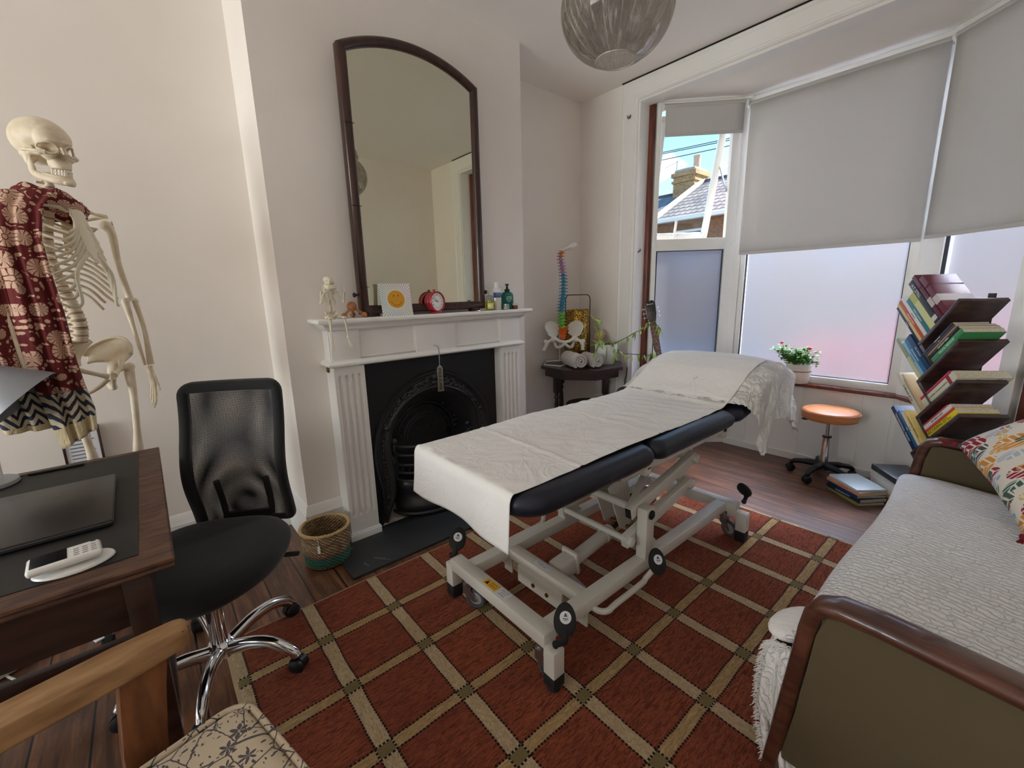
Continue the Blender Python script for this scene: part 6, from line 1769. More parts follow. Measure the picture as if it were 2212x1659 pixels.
for s in (-1, 1):
    b = MB(); ox = 2.672 - s * .014
    crest = smooth_path([(ox + s * .150, 2.440, .985), (ox + s * .168, 2.47, 1.030), (ox + s * .150, 2.50, 1.062), (ox + s * .105, 2.54, 1.066), (ox + s * .060, 2.55, 1.035), (ox + s * .048, 2.54, 1.000)], 5)
    base = smooth_path([(ox + s * .112, 2.445, .945), (ox + s * .095, 2.46, .940), (ox + s * .085, 2.48, .945), (ox + s * .070, 2.50, .955), (ox + s * .058, 2.52, .965), (ox + s * .048, 2.53, .975)], 5); n_ = len(crest) - 1
    def il2(u, v):
        i = min(int(u * n_), n_ - 1); f_ = u * n_ - i; a = crest[i].lerp(crest[i + 1], f_); c = base[i].lerp(base[i + 1], f_); p = c.lerp(a, v); return (p.x + s * .012 * sin(v * 3), p.y, p.z)
    b.grid(il2, 24, 9); b.xform(RP); hb = b.build('hip_bone', pm, sp_t, w=True, solid=.006, smooth=80)
    b = MB(); b.tube(crest, .006, 8)
    b.tube(smooth_path([(ox + s * .100, 2.45, .948), (ox + s * .06, 2.425, .918), (ox + s * .016, 2.415, .905), (ox + s * .04, 2.43, .872), (ox + s * .075, 2.46, .862), (ox + s * .095, 2.475, .905), (ox + s * .090, 2.475, .945)], 6), .0125, 9)
    b.ball((ox + s * .098, 2.455, .930), .026, 14); b.xform(RP); b.build('pelvic_arch', pm, hb, w=True, smooth=80)
    b = MB(); b.ball((ox + s * .112, 2.448, .925), .021, 14); b.tube(smooth_path([(ox + s * .112, 2.448, .925), (ox + s * .150, 2.44, .910), (ox + s * .165, 2.44, .880), (ox + s * (.185 if s < 0 else .165), 2.44, .838)], 5), [.012] * 5 + [.018] * 5 + [.015] * 6, 10); b.ball((ox + s * .168, 2.44, .912), .018, 10)
    b.xform(RP); b.build('femur_stub', pm, sp_t, w=True, smooth=80)
b = MB(); b.ball((2.70, 2.50, 1.655), (.062, .045, .016), 14, Matrix.Rotation(-.38, 3, 'Y')); b.ball((2.740, 2.50, 1.672), (.042, .045, .024), 12, Matrix.Rotation(-.5, 3, 'Y')); b.ball((2.645, 2.50, 1.640), (.02, .022, .016), 10); b.xform(Matrix.Translation((0, 0, 0)) @ RP); b.build('occipital_bone', pm, sp_t, w=True, smooth=80)
# perforated gold lantern
def lantern_m():
    n = NB('pierced_gold'); v = n.coord(); x, y, z = n.xyz(v); a = n.math('MULTIPLY', n.math('ARCTAN2', y, x), .095)
    p = n.comb(a, z, 0); e = n.vor(p, 62, 'DISTANCE_TO_EDGE', 'Distance'); h = n.math('GREATER_THAN', e, .10)
    n.color(n.mix(h, rgb(206, 168, 78), rgb(92, 66, 26))); n.set(Metallic=.85, Roughness=.34); n.bump(n.math('SUBTRACT', 1.0, h), .6, .002); return n.M
ln = thing('gold_lantern', 'tall pierced gold metal lantern with a thin black hoop handle on the side table', 'lantern', (2.86, 2.505, TZ))
b = MB(); b.lathe([(0, .004), (.098, .004), (.100, .010), (.100, .43), (.096, .436), (.092, .43), (.092, .01)], seg=48); b.build('pierced_body', lantern_m(), ln, smooth=50)
b = MB(); hw = .106; Rz = Matrix.Rotation(rad(-36), 4, 'Z')
b.tube([Rz @ V(p) for p in [(-hw, 0, .0), (-hw, 0, .30), (-hw, 0, .52)] + [(-hw + .03 - .03 * cos(k * pi / 12), 0, .52 + .04 * sin(k * pi / 12)) for k in range(1, 7)] + [(hw - .03 + .03 * sin(k * pi / 12), 0, .56 - .04 + .04 * cos(k * pi / 12)) for k in range(0, 7)] + [(hw, 0, .30), (hw, 0, 0)]], .0038, 8, up=(0, 1, 0)); b.build('hoop_handle', m_black, ln, smooth=60)
# rolled towels
def towel_m():
    n = NB('grey_towelling'); v = n.coord(); n.color(n.ramp(n.noise(v, 40, 3), [(.3, rgb(200, 190, 184)), (.7, rgb(178, 168, 162))])); n.set(Roughness=.95); n.bump(n.noise(v, 260, 3), .9, .004); n.b.inputs['Sheen Weight'].default_value = .3; return n.M
m_tow = towel_m()
def towel(name_label, x, y, rz, L=.26, R=.056):
    t = MB(); N = 96; sp = []
    turns = 2.5
    for i in range(N + 1):
        a = turns * 2 * pi * i / N; r = .006 + (R - .006) * (i / N); sp.append((r * cos(a + .9), r * sin(a + .9)))
    ex, ez = sp[-1]
    for k in range(1, 5): sp.append((ex + .012 * k * 1, ez - .010 * k * .3 if False else ez))
    th = .0078
    prof = [(p[0], p[1]) for p in sp[:N + 1]]
    ring = []
    for i, p in enumerate(prof):
        q = prof[min(i + 1, N)]; o = prof[max(i - 1, 0)]; d = V((q[0] - o[0], q[1] - o[1])); d.normalize(); ring.append(((p[0] - d.y * th, p[1] + d.x * th), (p[0] + d.y * th, p[1] - d.x * th)))
    nl = 10
    rows = []
    for j in range(nl + 1):
        yy = -L / 2 + L * j / nl; k = 1 + .02 * sin(j * 1.7)
        rows.append([(t.bm.verts.new((a[0] * k, yy, a[1] * k)), t.bm.verts.new((c[0] * k, yy, c[1] * k))) for a, c in ring])
    for j in range(nl):
        for i in range(N):
            t.bm.faces.new((rows[j][i][0], rows[j][i + 1][0], rows[j + 1][i + 1][0], rows[j + 1][i][0])); t.bm.faces.new((rows[j][i][1], rows[j + 1][i][1], rows[j + 1][i + 1][1], rows[j][i + 1][1]))
    for j in (0, nl):
        for i in range(N): t.bm.faces.new((rows[j][i][0], rows[j][i][1], rows[j][i + 1][1], rows[j][i + 1][0]))
    o = t.build('rolled_towel', m_tow, None, loc=(x, y, TZ + R + .004), rot=(0, 0, rz), smooth=80); return tag(o, name_label, 'towel', 'rolled towels on the side table')
towel('larger grey rolled towel, nearer the fireplace, on the octagonal side table', 2.575, 2.290, rad(-24))
towel('smaller grey rolled towel beside the white plant pot on the side table', 2.690, 2.205, rad(-24), .22, .050)
# white pot with trailing plant
m_leaf = mat('succulent_leaf', (122, 156, 66), .5, col2=(176, 190, 92), nscale=14)
m_leaf2 = mat('leaf_yellow_green', (170, 186, 96), .5, col2=(130, 160, 70), nscale=10)
m_vine = mat('brown_vine', (70, 66, 46), .7)
pp = thing('trailing_plant', 'trailing leafy plant in a white pot on the side table, vines reaching the guitar', 'potted plant', (2.845, 2.185, TZ))
b = MB(); b.lathe([(0, .002), (.058, .002), (.066, .010), (.086, .09), (.092, .165), (.089, .168), (.085, .165), (.078, .10), (.0, .10)], seg=40); b.build('pot', mat('matt_white_pot', (214, 214, 212), .55), pp, smooth=50)
b = MB(); b.lathe([(0, .145), (.083, .145), (0, .152)], seg=24); b.build('soil', mat('potting_soil', (46, 34, 26), .95, bump=.6, bscale=120), pp, smooth=0)
def leaf(b, p, d, n, L, W, mi=0, fold=.25):
    p, d, n = V(p), V(d).normalized(), V(n); s = d.cross(n)
    if s.length < 1e-3: s = d.cross(V((1, 0, .3)))
    s.normalize(); n = s.cross(d).normalized(); N = 6; rows = []
    for i in range(N + 1):
        t = i / N; w = W * sin(pi * min(1, t * .96 + .02)) ** .8 * (1.15 - .35 * t); c = p + d * L * t - n * L * .18 * t * t
        rows.append([b.bm.verts.new(c - s * w + n * w * fold), b.bm.verts.new(c), b.bm.verts.new(c + s * w + n * w * fold)])
    for a, c in zip(rows[:-1], rows[1:]):
        for k in range(2): f = b.bm.faces.new((a[k], a[k + 1], c[k + 1], c[k])); f.material_index = mi
rl = random.Random(11)
vines = [[(2.86, 2.19, .88), (2.90, 2.15, .895), (2.93, 2.10, .92), (3.02, 2.03, .98), (3.00, 1.95, 1.02), (2.985, 1.885, 1.075), (3.00, 1.83, 1.05), (3.01, 1.80, 1.01)],
    [(2.86, 2.17, .87), (2.90, 2.12, .85), (2.95, 2.11, .812), (2.98, 2.05, .806), (2.99, 1.95, .808), (3.0, 1.88, .81)],
    [(2.80, 2.20, .88), (2.74, 2.16, .93), (2.69, 2.14, 1.02), (2.64, 2.12, 1.08), (2.57, 2.11, 1.12)],
    [(2.80, 2.18, .88), (2.72, 2.14, .93), (2.64, 2.10, .93), (2.58, 2.08, .86), (2.57, 2.07, .80)],
    [(2.83, 2.15, .88), (2.80, 2.08, .91), (2.76, 2.04, .87), (2.75, 2.02, .82)]]
for vi, P in enumerate(vines):
    b = MB(); Q = smooth_path(P, 7); b.tube(Q, .0030 if vi != 2 else .0024, 6); stn = b.build('vine', m_vine if vi < 2 else m_leaf2, pp, w=True, smooth=60)
    b = MB()
    for k in range(5 if vi != 1 else 10, len(Q), 4):
        for s in (-1, 1):
            if vi == 1 and k < 30 and k % 2: continue
            d = V((rl.uniform(-.5, .5), rl.uniform(-.4, .4), rl.uniform(-1.0, -.2) if vi in (0, 1, 3, 4) else rl.uniform(-.3, .8)))
            leaf(b, Q[k], d, (rl.uniform(-1, 1), -1, .4), rl.uniform(.04, .07), rl.uniform(.006, .012), rl.choice((0, 0, 1)))
    o = b.build('foliage', [m_leaf, m_leaf2], stn, w=True, smooth=60, solid=.0008); o['kind'] = 'stuff'
b = MB()
for k in range(10): a = k * .9; leaf(b, (2.84 + .03 * cos(a), 2.215 + .03 * sin(a), .875), (cos(a) * 1.0, sin(a), .25 + .3 * (k % 3)), (0, 0, 1), .085, .022, k % 2)
leaf(b, (2.79, 2.13, .90), (-.05, -.15, -1), (0, -1, 0), .12, .022, 0); leaf(b, (3.01, 1.82, 1.03), (.1, 0, -1), (0, -1, 0), .12, .022, 1); leaf(b, (2.95, 1.84, .84), (0, 0, -1), (0, -1, 0), .10, .02, 0); leaf(b, (2.93, 1.80, .86), (.1, 0, -1), (0, -1, 0), .12, .024, 0)
o = b.build('leaves', [m_leaf, m_leaf2], pp, w=True, smooth=60, solid=.0008); o['kind'] = 'stuff'
# teddy bear behind the pot
m_fur = mat('tan_teddy_fur', (190, 160, 122), .95, bump=1.0, bscale=190, bdist=.004, sheen=.5)
tb = thing('teddy_bear', 'small tan teddy bear in a striped top sitting behind the white plant pot', 'soft toy', (2.985, 2.36, TZ))
b = MB(); b.ball((0, 0, .205), (.052, .050, .046), 20); b.ball((-.018, -.036, .190), (.022, .020, .018), 12); h_ = b.build('head', m_fur, tb, smooth=80)
for s in (-1, 1): b = MB(); b.ball((s * .036 + .006, .006, .246), (.017, .008, .017), 10); b.build('ear', m_fur, h_, smooth=80)
b = MB(); b.ball((-.034, -.044, .212), .0045, 8); b.ball((.004, -.050, .212), .0045, 8); b.ball((-.022, -.056, .197), (.006, .004, .004), 8); b.build('eyes_and_nose', m_black, h_, smooth=80)
def stripe():
    n = NB('striped_knit'); v = n.coord(); x, y, z = n.xyz(v); n.color(n.mix(n.math('GREATER_THAN', n.math('FRACT', n.math('DIVIDE', z, .014)), .5), rgb(206, 212, 220), rgb(44, 66, 120))); n.set(Roughness=.9); return n.M
b = MB(); b.ball((0, 0, .105), (.050, .044, .062), 16); b.build('striped_top', stripe(), tb, smooth=80)
for s in (-1, 1):
    b = MB(); b.tube(smooth_path([(s * .04, 0, .14), (s * .062, -.02, .115), (s * .058, -.04, .085)], 4), .015, 9); b.ball((s * .058, -.042, .08), .017, 10); b.build('arm', m_fur, tb, smooth=80)
    b = MB(); b.tube([(s * .022, 0, .05), (s * .04, -.065, .028)], .021, 10); b.ball((s * .042, -.070, .028), .024, 10); b.build('leg', m_fur, tb, smooth=80)
# guitar on its stand
m_gtop = mat('spruce_top', (188, 128, 66), .3, coat=.6); m_gside = mat('guitar_mahogany', (96, 44, 26), .3, coat=.6)
gu = thing('acoustic_guitar', 'acoustic guitar with a black headstock standing upright by the bay reveal', 'guitar', (2.985, 1.75, 0))
tip = V((3.005, 1.905, 1.225)); botm = V((2.985, 1.655, .235)); ax = (tip - botm).normalized(); fr_ = V((-.75, -.60, 0)); fr_ = (fr_ - ax * fr_.dot(ax)).normalized(); sx_ = ax.cross(fr_).normalized()
Mg = Matrix((sx_, ax, fr_)).transposed().to_4x4(); Mg.translation = botm
def body_outline(n=60):
    P = smooth_path([(0, 0, 0), (.12, .012, 0), (.185, .09, 0), (.178, .17, 0), (.125, .245, 0), (.118, .285, 0), (.140, .34, 0), (.135, .41, 0), (.08, .462, 0), (0, .475, 0), (-.08, .462, 0), (-.135, .41, 0), (-.140, .34, 0), (-.118, .285, 0), (-.125, .245, 0), (-.178, .17, 0), (-.185, .09, 0), (-.12, .012, 0)], 4, closed=True)
    return [(p.x, p.y) for p in P]
b = MB(); b.prism(body_outline(), -.095, -.002, Mg); b.build('body', m_gside, gu, w=True, smooth=40)
b = MB(); b.prism(body_outline(), -.002, .002, Mg); gt = b.build('soundboard', m_gtop, gu, w=True, smooth=0)
b = MB(); b.prism([(.05 * cos(2 * pi * k / 30), .315 + .05 * sin(2 * pi * k / 30)) for k in range(30)], .002, .0026, Mg); b.build('sound_hole', m_black, gt, w=True, smooth=0)
b = MB(); b.prism([(-.07, .12), (.07, .12), (.065, .145), (-.065, .145)], .002, .010, Mg); b.build('bridge', m_darkline, gt, w=True)
b = MB(); b.prism([(-.028, .45), (.028, .45), (.023, .86), (-.023, .86)], -.018, .004, Mg, bev=.004); b.build('neck', m_gside, gu, w=True)
b = MB(); b.prism([(-.027, .36), (.027, .36), (.022, .862), (-.022, .862)], .004, .009, Mg); fb = b.build('fretboard', mat('rosewood', (104, 58, 42), .45), gu, w=True)
yy = .862; k_ = 0
while yy > .42 and k_ < 17:
    b = MB(); b.prism([(-.025, yy - .001), (.025, yy - .001), (.025, yy + .001), (-.025, yy + .001)], .009, .0102, Mg); b.build('fret', m_steel, fb, w=True); 
    if k_ in (3, 5, 7, 9, 12, 15): b = MB(); b.prism([(.004 * cos(t * pi / 4), yy + .012 + .004 * sin(t * pi / 4)) for t in range(8)], .009, .0095, Mg); b.build('inlay', m_label, fb, w=True)
    yy -= (.64 / 17.8) * .9439 ** k_; k_ += 1
b = MB(); b.prism([(-.022, .86), (.022, .86), (.036, .92), (.040, 1.000), (.030, 1.022), (.012, 1.030), (0, 1.022), (-.012, 1.030), (-.030, 1.022), (-.040, 1.000), (-.036, .92)], -.012, .004, Mg, bev=.002); hs_ = b.build('headstock', mat('gloss_black', (18, 18, 20), .15, coat=.6), gu, w=True)
b = MB(); text_bm(b, 'Encore', .017, Mg @ Matrix.Translation((0, 1.000, .0045)), .0002); b.build('lettering', mat('label_white'), hs_, w=True, smooth=0)
for s in (-1, 1):
    for k in range(3): b = MB(); b.cyl(Mg @ V((s * .034, .90 + .034 * k, -.004)), Mg @ V((s * .052, .90 + .034 * k, -.004)), .003, seg=8); b.ball(Mg @ V((s * .056, .90 + .034 * k, -.004)), (.008, .005, .010), 8); b.build('tuning_peg', m_chrome, hs_, w=True)
b = MB()
for k in range(6): b.tube([Mg @ V((-.018 + .0072 * k, .13, .013)), Mg @ V((-.016 + .0064 * k, .862, .0115)), Mg @ V((-.022 + .0088 * k, .94, .006))], .0007, 4)
b.build('strings', m_steel, gu, w=True)
b = MB()
for s in (-1, 1): b.tube(smooth_path([Mg @ V((s * .10, .03, .05)), Mg @ V((s * .10, -.015, .02)), Mg @ V((s * .10, -.02, -.10)), V((2.985 + s * .11, 1.60, .0) ) + V((0, .1, .005))], 4), .007, 8)
b.tube([Mg @ V((-.10, -.02, -.10)), Mg @ V((.10, -.02, -.10))], .007, 8); b.build('floor_stand', m_black, gu, w=True)
b = MB(); b.tube(smooth_path([(3.05, 2.12, .68), (3.055, 2.13, .60), (3.058, 2.14, .585), (3.056, 2.145, .50), (3.056, 2.15, .30), (3.03, 2.20, .006), (2.9, 2.4, .006)], 6), .0035, 6)
tag(b.build('wall_cable', m_black), 'thin black cable hanging down beside the side table at the architrave', 'cable')
# ============================================================ daybed
m_walnut = mat('polished_walnut', (96, 58, 44), .28, col2=(66, 38, 30), nscale=5, nstretch=(9, 1.6, 9), coat=.45)
m_olive = mat('olive_upholstery', (88, 76, 54), .85, bump=.2, bscale=500, bdist=.0006)
db = thing('daybed', 'walnut framed daybed with olive upholstered arms along the near wall', 'daybed', (1.9, -.2, 0))
def arm(xc, zt, nm):
    P = smooth_path([(xc, .285, .0), (xc, .262, .25), (xc, .238, .50)], 4) + [V((xc, .230, .55)), V((xc, .215, zt - .022)), V((xc, .180, zt - .006))] + smooth_path([(xc, .10, zt - .004), (xc, -.20, zt - .022), (xc, -.60, zt - .05)], 5)
    b = MB(); prof_ = []
    for k in range(16):
        a = 2 * pi * k / 16; c, s = cos(a), sin(a); e = 3.0; r = (abs(c) ** e + abs(s) ** e) ** (-1 / e); prof_.append((c * r, s * r))
    rings = []
    for i, p in enumerate(P):
        d = (P[min(i + 1, len(P) - 1)] - P[max(i - 1, 0)]).normalized(); n_ = V((1, 0, 0)).cross(d).normalized()
        w = .022 if i < 8 else .022 + .018 * min(1, (i - 8) / 4); hgt = .020
        rings.append([b.bm.verts.new(p + V((1, 0, 0)) * u * w + n_ * v * hgt) for u, v in prof_])
    for a, c in zip(rings[:-1], rings[1:]):
        for k in range(16): b.bm.faces.new((a[k], a[(k + 1) % 16], c[(k + 1) % 16], c[k]))
    b.bm.faces.new(rings[0]); b.bm.faces.new(rings[-1]); fr = b.build('arm_frame', m_walnut, db, w=True, smooth=60)
    b = MB(); b.prism([(.262, .10), (.236, .28), (.218, .50), (.205, zt - .03), (.17, zt - .028), (-.20, zt - .044), (-.60, zt - .072), (-.60, .10)], -.016, .016, Matrix.Translation((xc, 0, 0)) @ Matrix(((0, 0, 1, 0), (1, 0, 0, 0), (0, 1, 0, 0), (0, 0, 0, 1))), bev=.006)
    b.build('arm_panel', m_olive, db, w=True, smooth=40)
arm(1.125, .598, 'near'); arm(2.745, .600, 'far')
b = MB(); b.bb((1.14, .19, .14), (2.73, .235, .27), .006); b.bb((1.14, -.62, .14), (2.73, -.58, .27), .006); b.bb((1.14, -.6, .20), (2.73, .2, .24)); b.build('seat_frame', m_walnut, db, w=True)
b = MB(); b.box((1.935, -.185, .335), (1.56, .85, .17), bev=.04, seg=4); b.build('mattress', mat('mattress_ticking', (210, 206, 198), .9), db, w=True, smooth=60)
for x in (1.125, 2.745): b = MB(); b.bb((x - .02, -.64, 0), (x + .02, -.60, .58), .004); b.build('rear_leg', m_walnut, db, w=True)
b = MB(); b.bb((1.12, -.68, .10), (2.75, -.635, .78), .02); b.build('back_panel', m_olive, db, w=True)
# coverlet
def cover_m():
    n = NB('white_crinkle_coverlet'); v = n.coord(); x, y, z = n.xyz(v)
    yz = n.math('SUBTRACT', y, z)
    w = n.noise(v, 26, 3); w2 = n.noise(v, 5, 3)
    u = n.math('ADD', n.math('DIVIDE', x, .021), n.math('ADD', n.math('MULTIPLY', w, 1.7), n.math('MULTIPLY', w2, 2.0)))
    t = n.math('ADD', n.math('DIVIDE', yz, .030), n.math('MULTIPLY', w, 2.6))
    brick = n.math('MULTIPLY', n.math('MODULO', n.math('FLOOR', u), 2.0), .5)
    a = n.math('ABSOLUTE', n.math('SUBTRACT', n.math('FRACT', u), .5)); c = n.math('ABSOLUTE', n.math('SUBTRACT', n.math('FRACT', n.math('ADD', t, brick)), .5))
    puff = n.math('MULTIPLY', n.math('SUBTRACT', 1.0, n.math('POWER', n.math('MULTIPLY', a, 2.0), 3.0)), n.math('SUBTRACT', 1.0, n.math('MULTIPLY', n.math('POWER', n.math('MULTIPLY', c, 2.0), 6.0), .5)))
    n.color(rgb(238, 237, 236)); n.set(Roughness=.92); n.b.inputs['Sheen Weight'].default_value = .2; n.b.inputs['Specular IOR Level'].default_value = .2
    n.bump(n.math('ADD', puff, n.math('MULTIPLY', w, .5)), .85, .008); return n.M
m_cov = cover_m()
b = MB()
def cov(u, v):
    x = 1.148 + u * 1.515; Ltop = .86; L = v * (Ltop + .42)
    near = math.exp(-((x - 1.20) / .11) ** 2); yedge = .278 + .010 * sin(x * 5) + .045 * near
    if L < Ltop:
        y = -.60 + L * (yedge + .60 - .03) / Ltop; z = .438 + .010 * nz(x, y, 1, 5) + .006 * sin(y * 6)
        if y > yedge - .12: z -= .010 * ((y - yedge + .12) / .12) ** 2
        if x > 2.60: z -= .01
    else:
        d = L - Ltop; R = .035
        if d < R * pi / 2: y = yedge - .03 + R * sin(d / R); z = .428 - R * (1 - cos(d / R))
        else:
            r = d - R * pi / 2; y = yedge + .005 - .012 * r / .3 + .020 * near * sin(min(1, r / .25) * pi) - .085 * max(0, r - .18) * near * 2; z = .393 - r
            y += (.010 * sin(x * 42) + .012 * nz(x, z, 4, 9)) * min(1, r / .12)
    if x < 1.2 and L > Ltop - .1: x -= .0
    z = max(z, .018)
    return (x, y, z)
b.grid(cov, 150, 120)
tag(b.build('coverlet', m_cov, solid=.006, smooth=180), 'white crinkled cotton coverlet spread over the daybed', 'coverlet')
b = MB(); rc = random.Random(5)
cr2 = smooth_path([(1.155, .250, .392), (1.150, .285, .398), (1.152, .318, .385), (1.156, .330, .30), (1.150, .328, .20), (1.140, .306, .10), (1.132, .280, .03)], 26)
def flap(u, v):
    i = min(int(u * (len(cr2) - 1)), len(cr2) - 2); f = u * (len(cr2) - 1) - i; p = cr2[i].lerp(cr2[i + 1], f); q = V((1.150, .205, .40 - u * .36)); r = q.lerp(p, v)
    return (r.x - .022 * sin(v * pi) + .014 * sin(v * 15 + u * 4) * (.3 + u), r.y, r.z)
b.grid(flap, 60, 18)
b.ball((1.235, .282, .420), (.095, .050, .024), 20, Matrix.Rotation(-.35, 3, 'Z'), mi=1)
o = b.build('bunched_throw', [m_cov, creased('soft_cotton', (236, 234, 232), 14, .4, .006)], smooth=180, solid=.004)
tag(o, 'bunched white fringed throw hanging at the near corner of the daybed', 'throw')
fr_m = mat('cotton_fringe', (228, 226, 222), .95)
b = MB()
for p in cr2[10::1]:
    for k in range(3):
        q = p + V((rc.uniform(-.006, .006), 0, rc.uniform(-.004, .004))); e = q + V((rc.uniform(-.012, .006), rc.uniform(.008, .024), rc.uniform(-.022, -.004)))
        b.tube([q, q.lerp(e, .5) + V((0, .003, .002)), e], [.0012, .0011, .0007], 4)
WM[o.name] = Matrix.Translation(o.location); f_ = b.build('fringe', fr_m, o, w=True, smooth=80); f_['kind'] = 'stuff'
# embroidered cushion
def emb():
    n = NB('embroidered_linen'); v = n.coord(); x, y, z = n.xyz(v)
    base = rgb(224, 216, 204); cur = base
    def motif(scale, rot, off, thr, cols, stretch):
        nonlocal cur
        p = n.mapping(v, stretch, off, rot)
        d = n.vor(p, scale, 'F1', 'Distance', .8); cc = n.vor(p, scale, 'F1', 'Color', .8); r, g, b_ = n.xyz(cc)
        m = n.math('MULTIPLY', n.math('LESS_THAN', d, thr), n.math('GREATER_THAN', g, .12))
        sub = n.n('ShaderNodeVectorMath', operation='SUBTRACT'); n.l(p, sub.inputs[0]); n.l(n.vor(p, scale, 'F1', 'Position', .8), sub.inputs[1]); dx, dy, dz = n.xyz(sub.outputs[0])
        vein = n.math('GREATER_THAN', n.math('ABSOLUTE', dx), .0016)
        serr = n.math('GREATER_THAN', n.math('FRACT', n.math('ADD', n.math('MULTIPLY', dy, 62.0), n.math('MULTIPLY', n.math('ABSOLUTE', dx), 60.0))), .30)
        col = n.n('ShaderNodeValToRGB'); col.color_ramp.interpolation = 'CONSTANT'; el = col.color_ramp.elements
        el[0].position = 0; el[0].color = rgb(*cols[0]); el[1].position = 1 / len(cols); el[1].color = rgb(*cols[1])
        for k in range(2, len(cols)): e = el.new(k / len(cols)); e.color = rgb(*cols[k])
        n.l(r, col.inputs[0]); cur = n.mix(n.math('MULTIPLY', n.math('MULTIPLY', m, vein), serr), cur, col.outputs[0])
    motif(14, (0, 0, .6), (0, 0, 0), .50, [(150, 26, 44), (70, 96, 78), (214, 140, 48), (70, 74, 82), (196, 150, 80), (160, 40, 70)], (1.0, .50, .01))
    motif(20, (0, 0, -.8), (.3, .2, 0), .40, [(150, 176, 196), (60, 100, 84), (196, 66, 50), (170, 186, 200), (210, 160, 90)], (1.2, .45, .01))
    motif(27, (0, 0, 1.6), (.7, .1, 0), .33, [(62, 66, 70), (170, 30, 60), (100, 150, 120), (220, 170, 80)], (1.0, .6, .01))
    n.color(cur); n.set(Roughness=.9); n.bump(n.noise(v, 380, 2), .4, .0015); return n.M
cA, cB_, cC_ = V((2.60, .118, .632)), V((2.20, -.108, .452)), V((2.72, -.055, .84))
Mx_ = (cB_ - cA).normalized(); My_ = (cC_ - cA); My_ = (My_ - Mx_ * My_.dot(Mx_)).normalized(); Mz_ = Mx_.cross(My_).normalized()
if Mz_.x > 0: Mz_ = -Mz_
cs = .48
ct = cA + Mx_ * cs / 2 + My_ * cs / 2
Rm = Matrix((Mx_, My_, Mx_.cross(My_))).transposed()
b = MB()
def cu(u, v, s):
    a, c = u * 2 - 1, v * 2 - 1; k = 1 - .07 * (1 - a * a) * (c * c) * 1; kk = 1 - .07 * (1 - c * c) * (a * a)
    h = .075 * ((1 - a ** 4) * (1 - c ** 4)) ** .55
    return (a * cs / 2 * (1 - .05 * (1 - abs(c)) ) * 1.0, c * cs / 2 * (1 - .05 * (1 - abs(a))), s * h)
b.grid(lambda u, v: cu(u, v, 1), 26, 26); b.grid(lambda u, v: cu(u, v, -1), 26, 26)
co_ = b.build('embroidered_cushion', emb(), None, loc=ct, rot=Rm.to_euler(), smooth=80)
tag(co_, 'cream square cushion embroidered with colourful leaves and flowers leaning on the daybed', 'cushion')
b = MB()
for (a, c) in ((-1, -1), (1, -1), (-1, 1), (1, 1)):
    p = V((a * cs / 2, c * cs / 2, 0)); d = V((a, c, 0)).normalized()
    b.ball(p + d * .008, (.012, .012, .012), 8)
    for k in range(9): e = p + d * .06 + V((rc.uniform(-.012, .012), rc.uniform(-.012, .012), rc.uniform(-.012, .012))); b.tube([p + d * .014, e], [.0035, .002], 5)
o = b.build('tassels', mat('crimson_tassel', (120, 24, 36), .9), co_, smooth=80); o['kind'] = 'stuff'

# ============================================================ tree bookcase with its books
m_bwood = mat('bookcase_wood', (74, 54, 48), .36, col2=(50, 36, 33), nscale=5, nstretch=(3, 3, 12), coat=.3, bump=.1, bscale=120, bdist=.001)
hh = V((-.76, -.65, 0)).normalized(); nn = V((0, 0, 1)).cross(hh) ; nn = V((.65, -.76, 0)).normalized()
BA = rad(49.5); E1 = hh * cos(BA) + V((0, 0, sin(BA))); E2 = -hh * sin(BA) + V((0, 0, cos(BA))); BO = V((3.07, .353, 1.006))
MBk = Matrix((E1, E2, -nn)).transposed().to_4x4(); MBk.translation = BO      # x along board, y away from board, z towards the viewer
bc = thing('tree_bookcase', 'dark wood tree bookcase with slanting shelves crammed with books behind the daybed', 'bookcase', (3.08, .12, 0))
def blk(b, e0, e1, f0, f1, d0, d1, bev=0.0): t = MB(); t.bb((e0, f0, -d1), (e1, f1, -d0), bev); t.xform(MBk); b.merge(t.bm)
FB = [0.0, -.150, -.298, -.430, -.585]; EB = [(0, .312), (-.125, .195), (-.242, .077), (-.385, -.010), (-.50, -.13)]
for (e0, e1), f in zip(EB, FB):
    b = MB(); blk(b, e0, e1, f - .020, f, 0, .20, .0015); b.build('shelf', m_bwood, bc, w=True)
for k in range(4):
    b = MB(); e0 = EB[k][0]; blk(b, e0, e0 + .020, FB[k + 1], FB[k] - .020, 0, .20, .0015); b.build('divider', m_bwood, bc, w=True)
b = MB(); pc = BO + hh * .10 + nn * .215; b.bb((pc.x - .014, pc.y - .014, 0.0), (pc.x + .014, pc.y + .014, 1.262), .002); pp_ = b.build('post', m_black, bc, w=True)
b = MB(); q = BO + MBk.to_3x3() @ V((-.46, -.60, 0)) - BO; b.box((3.10, .14, .04), (.30, .22, .08), Matrix.Rotation(atan2(hh.y, hh.x), 3, 'Z'), .004); b.build('base', m_bwood, bc, w=True)
b = MB(); b.bar((3.10, .14, .08), BO + E1 * -.40 + E2 * -.60 + nn * .1, .05, .05); b.build('trunk', m_bwood, bc, w=True)
m_page = mat('book_pages', (222, 214, 196), .85, col2=(196, 186, 164), nscale=160, nstretch=(1, 1, 1), bump=.3, bscale=400, bdist=.0008)
BKG = 'books on the tree bookcase'
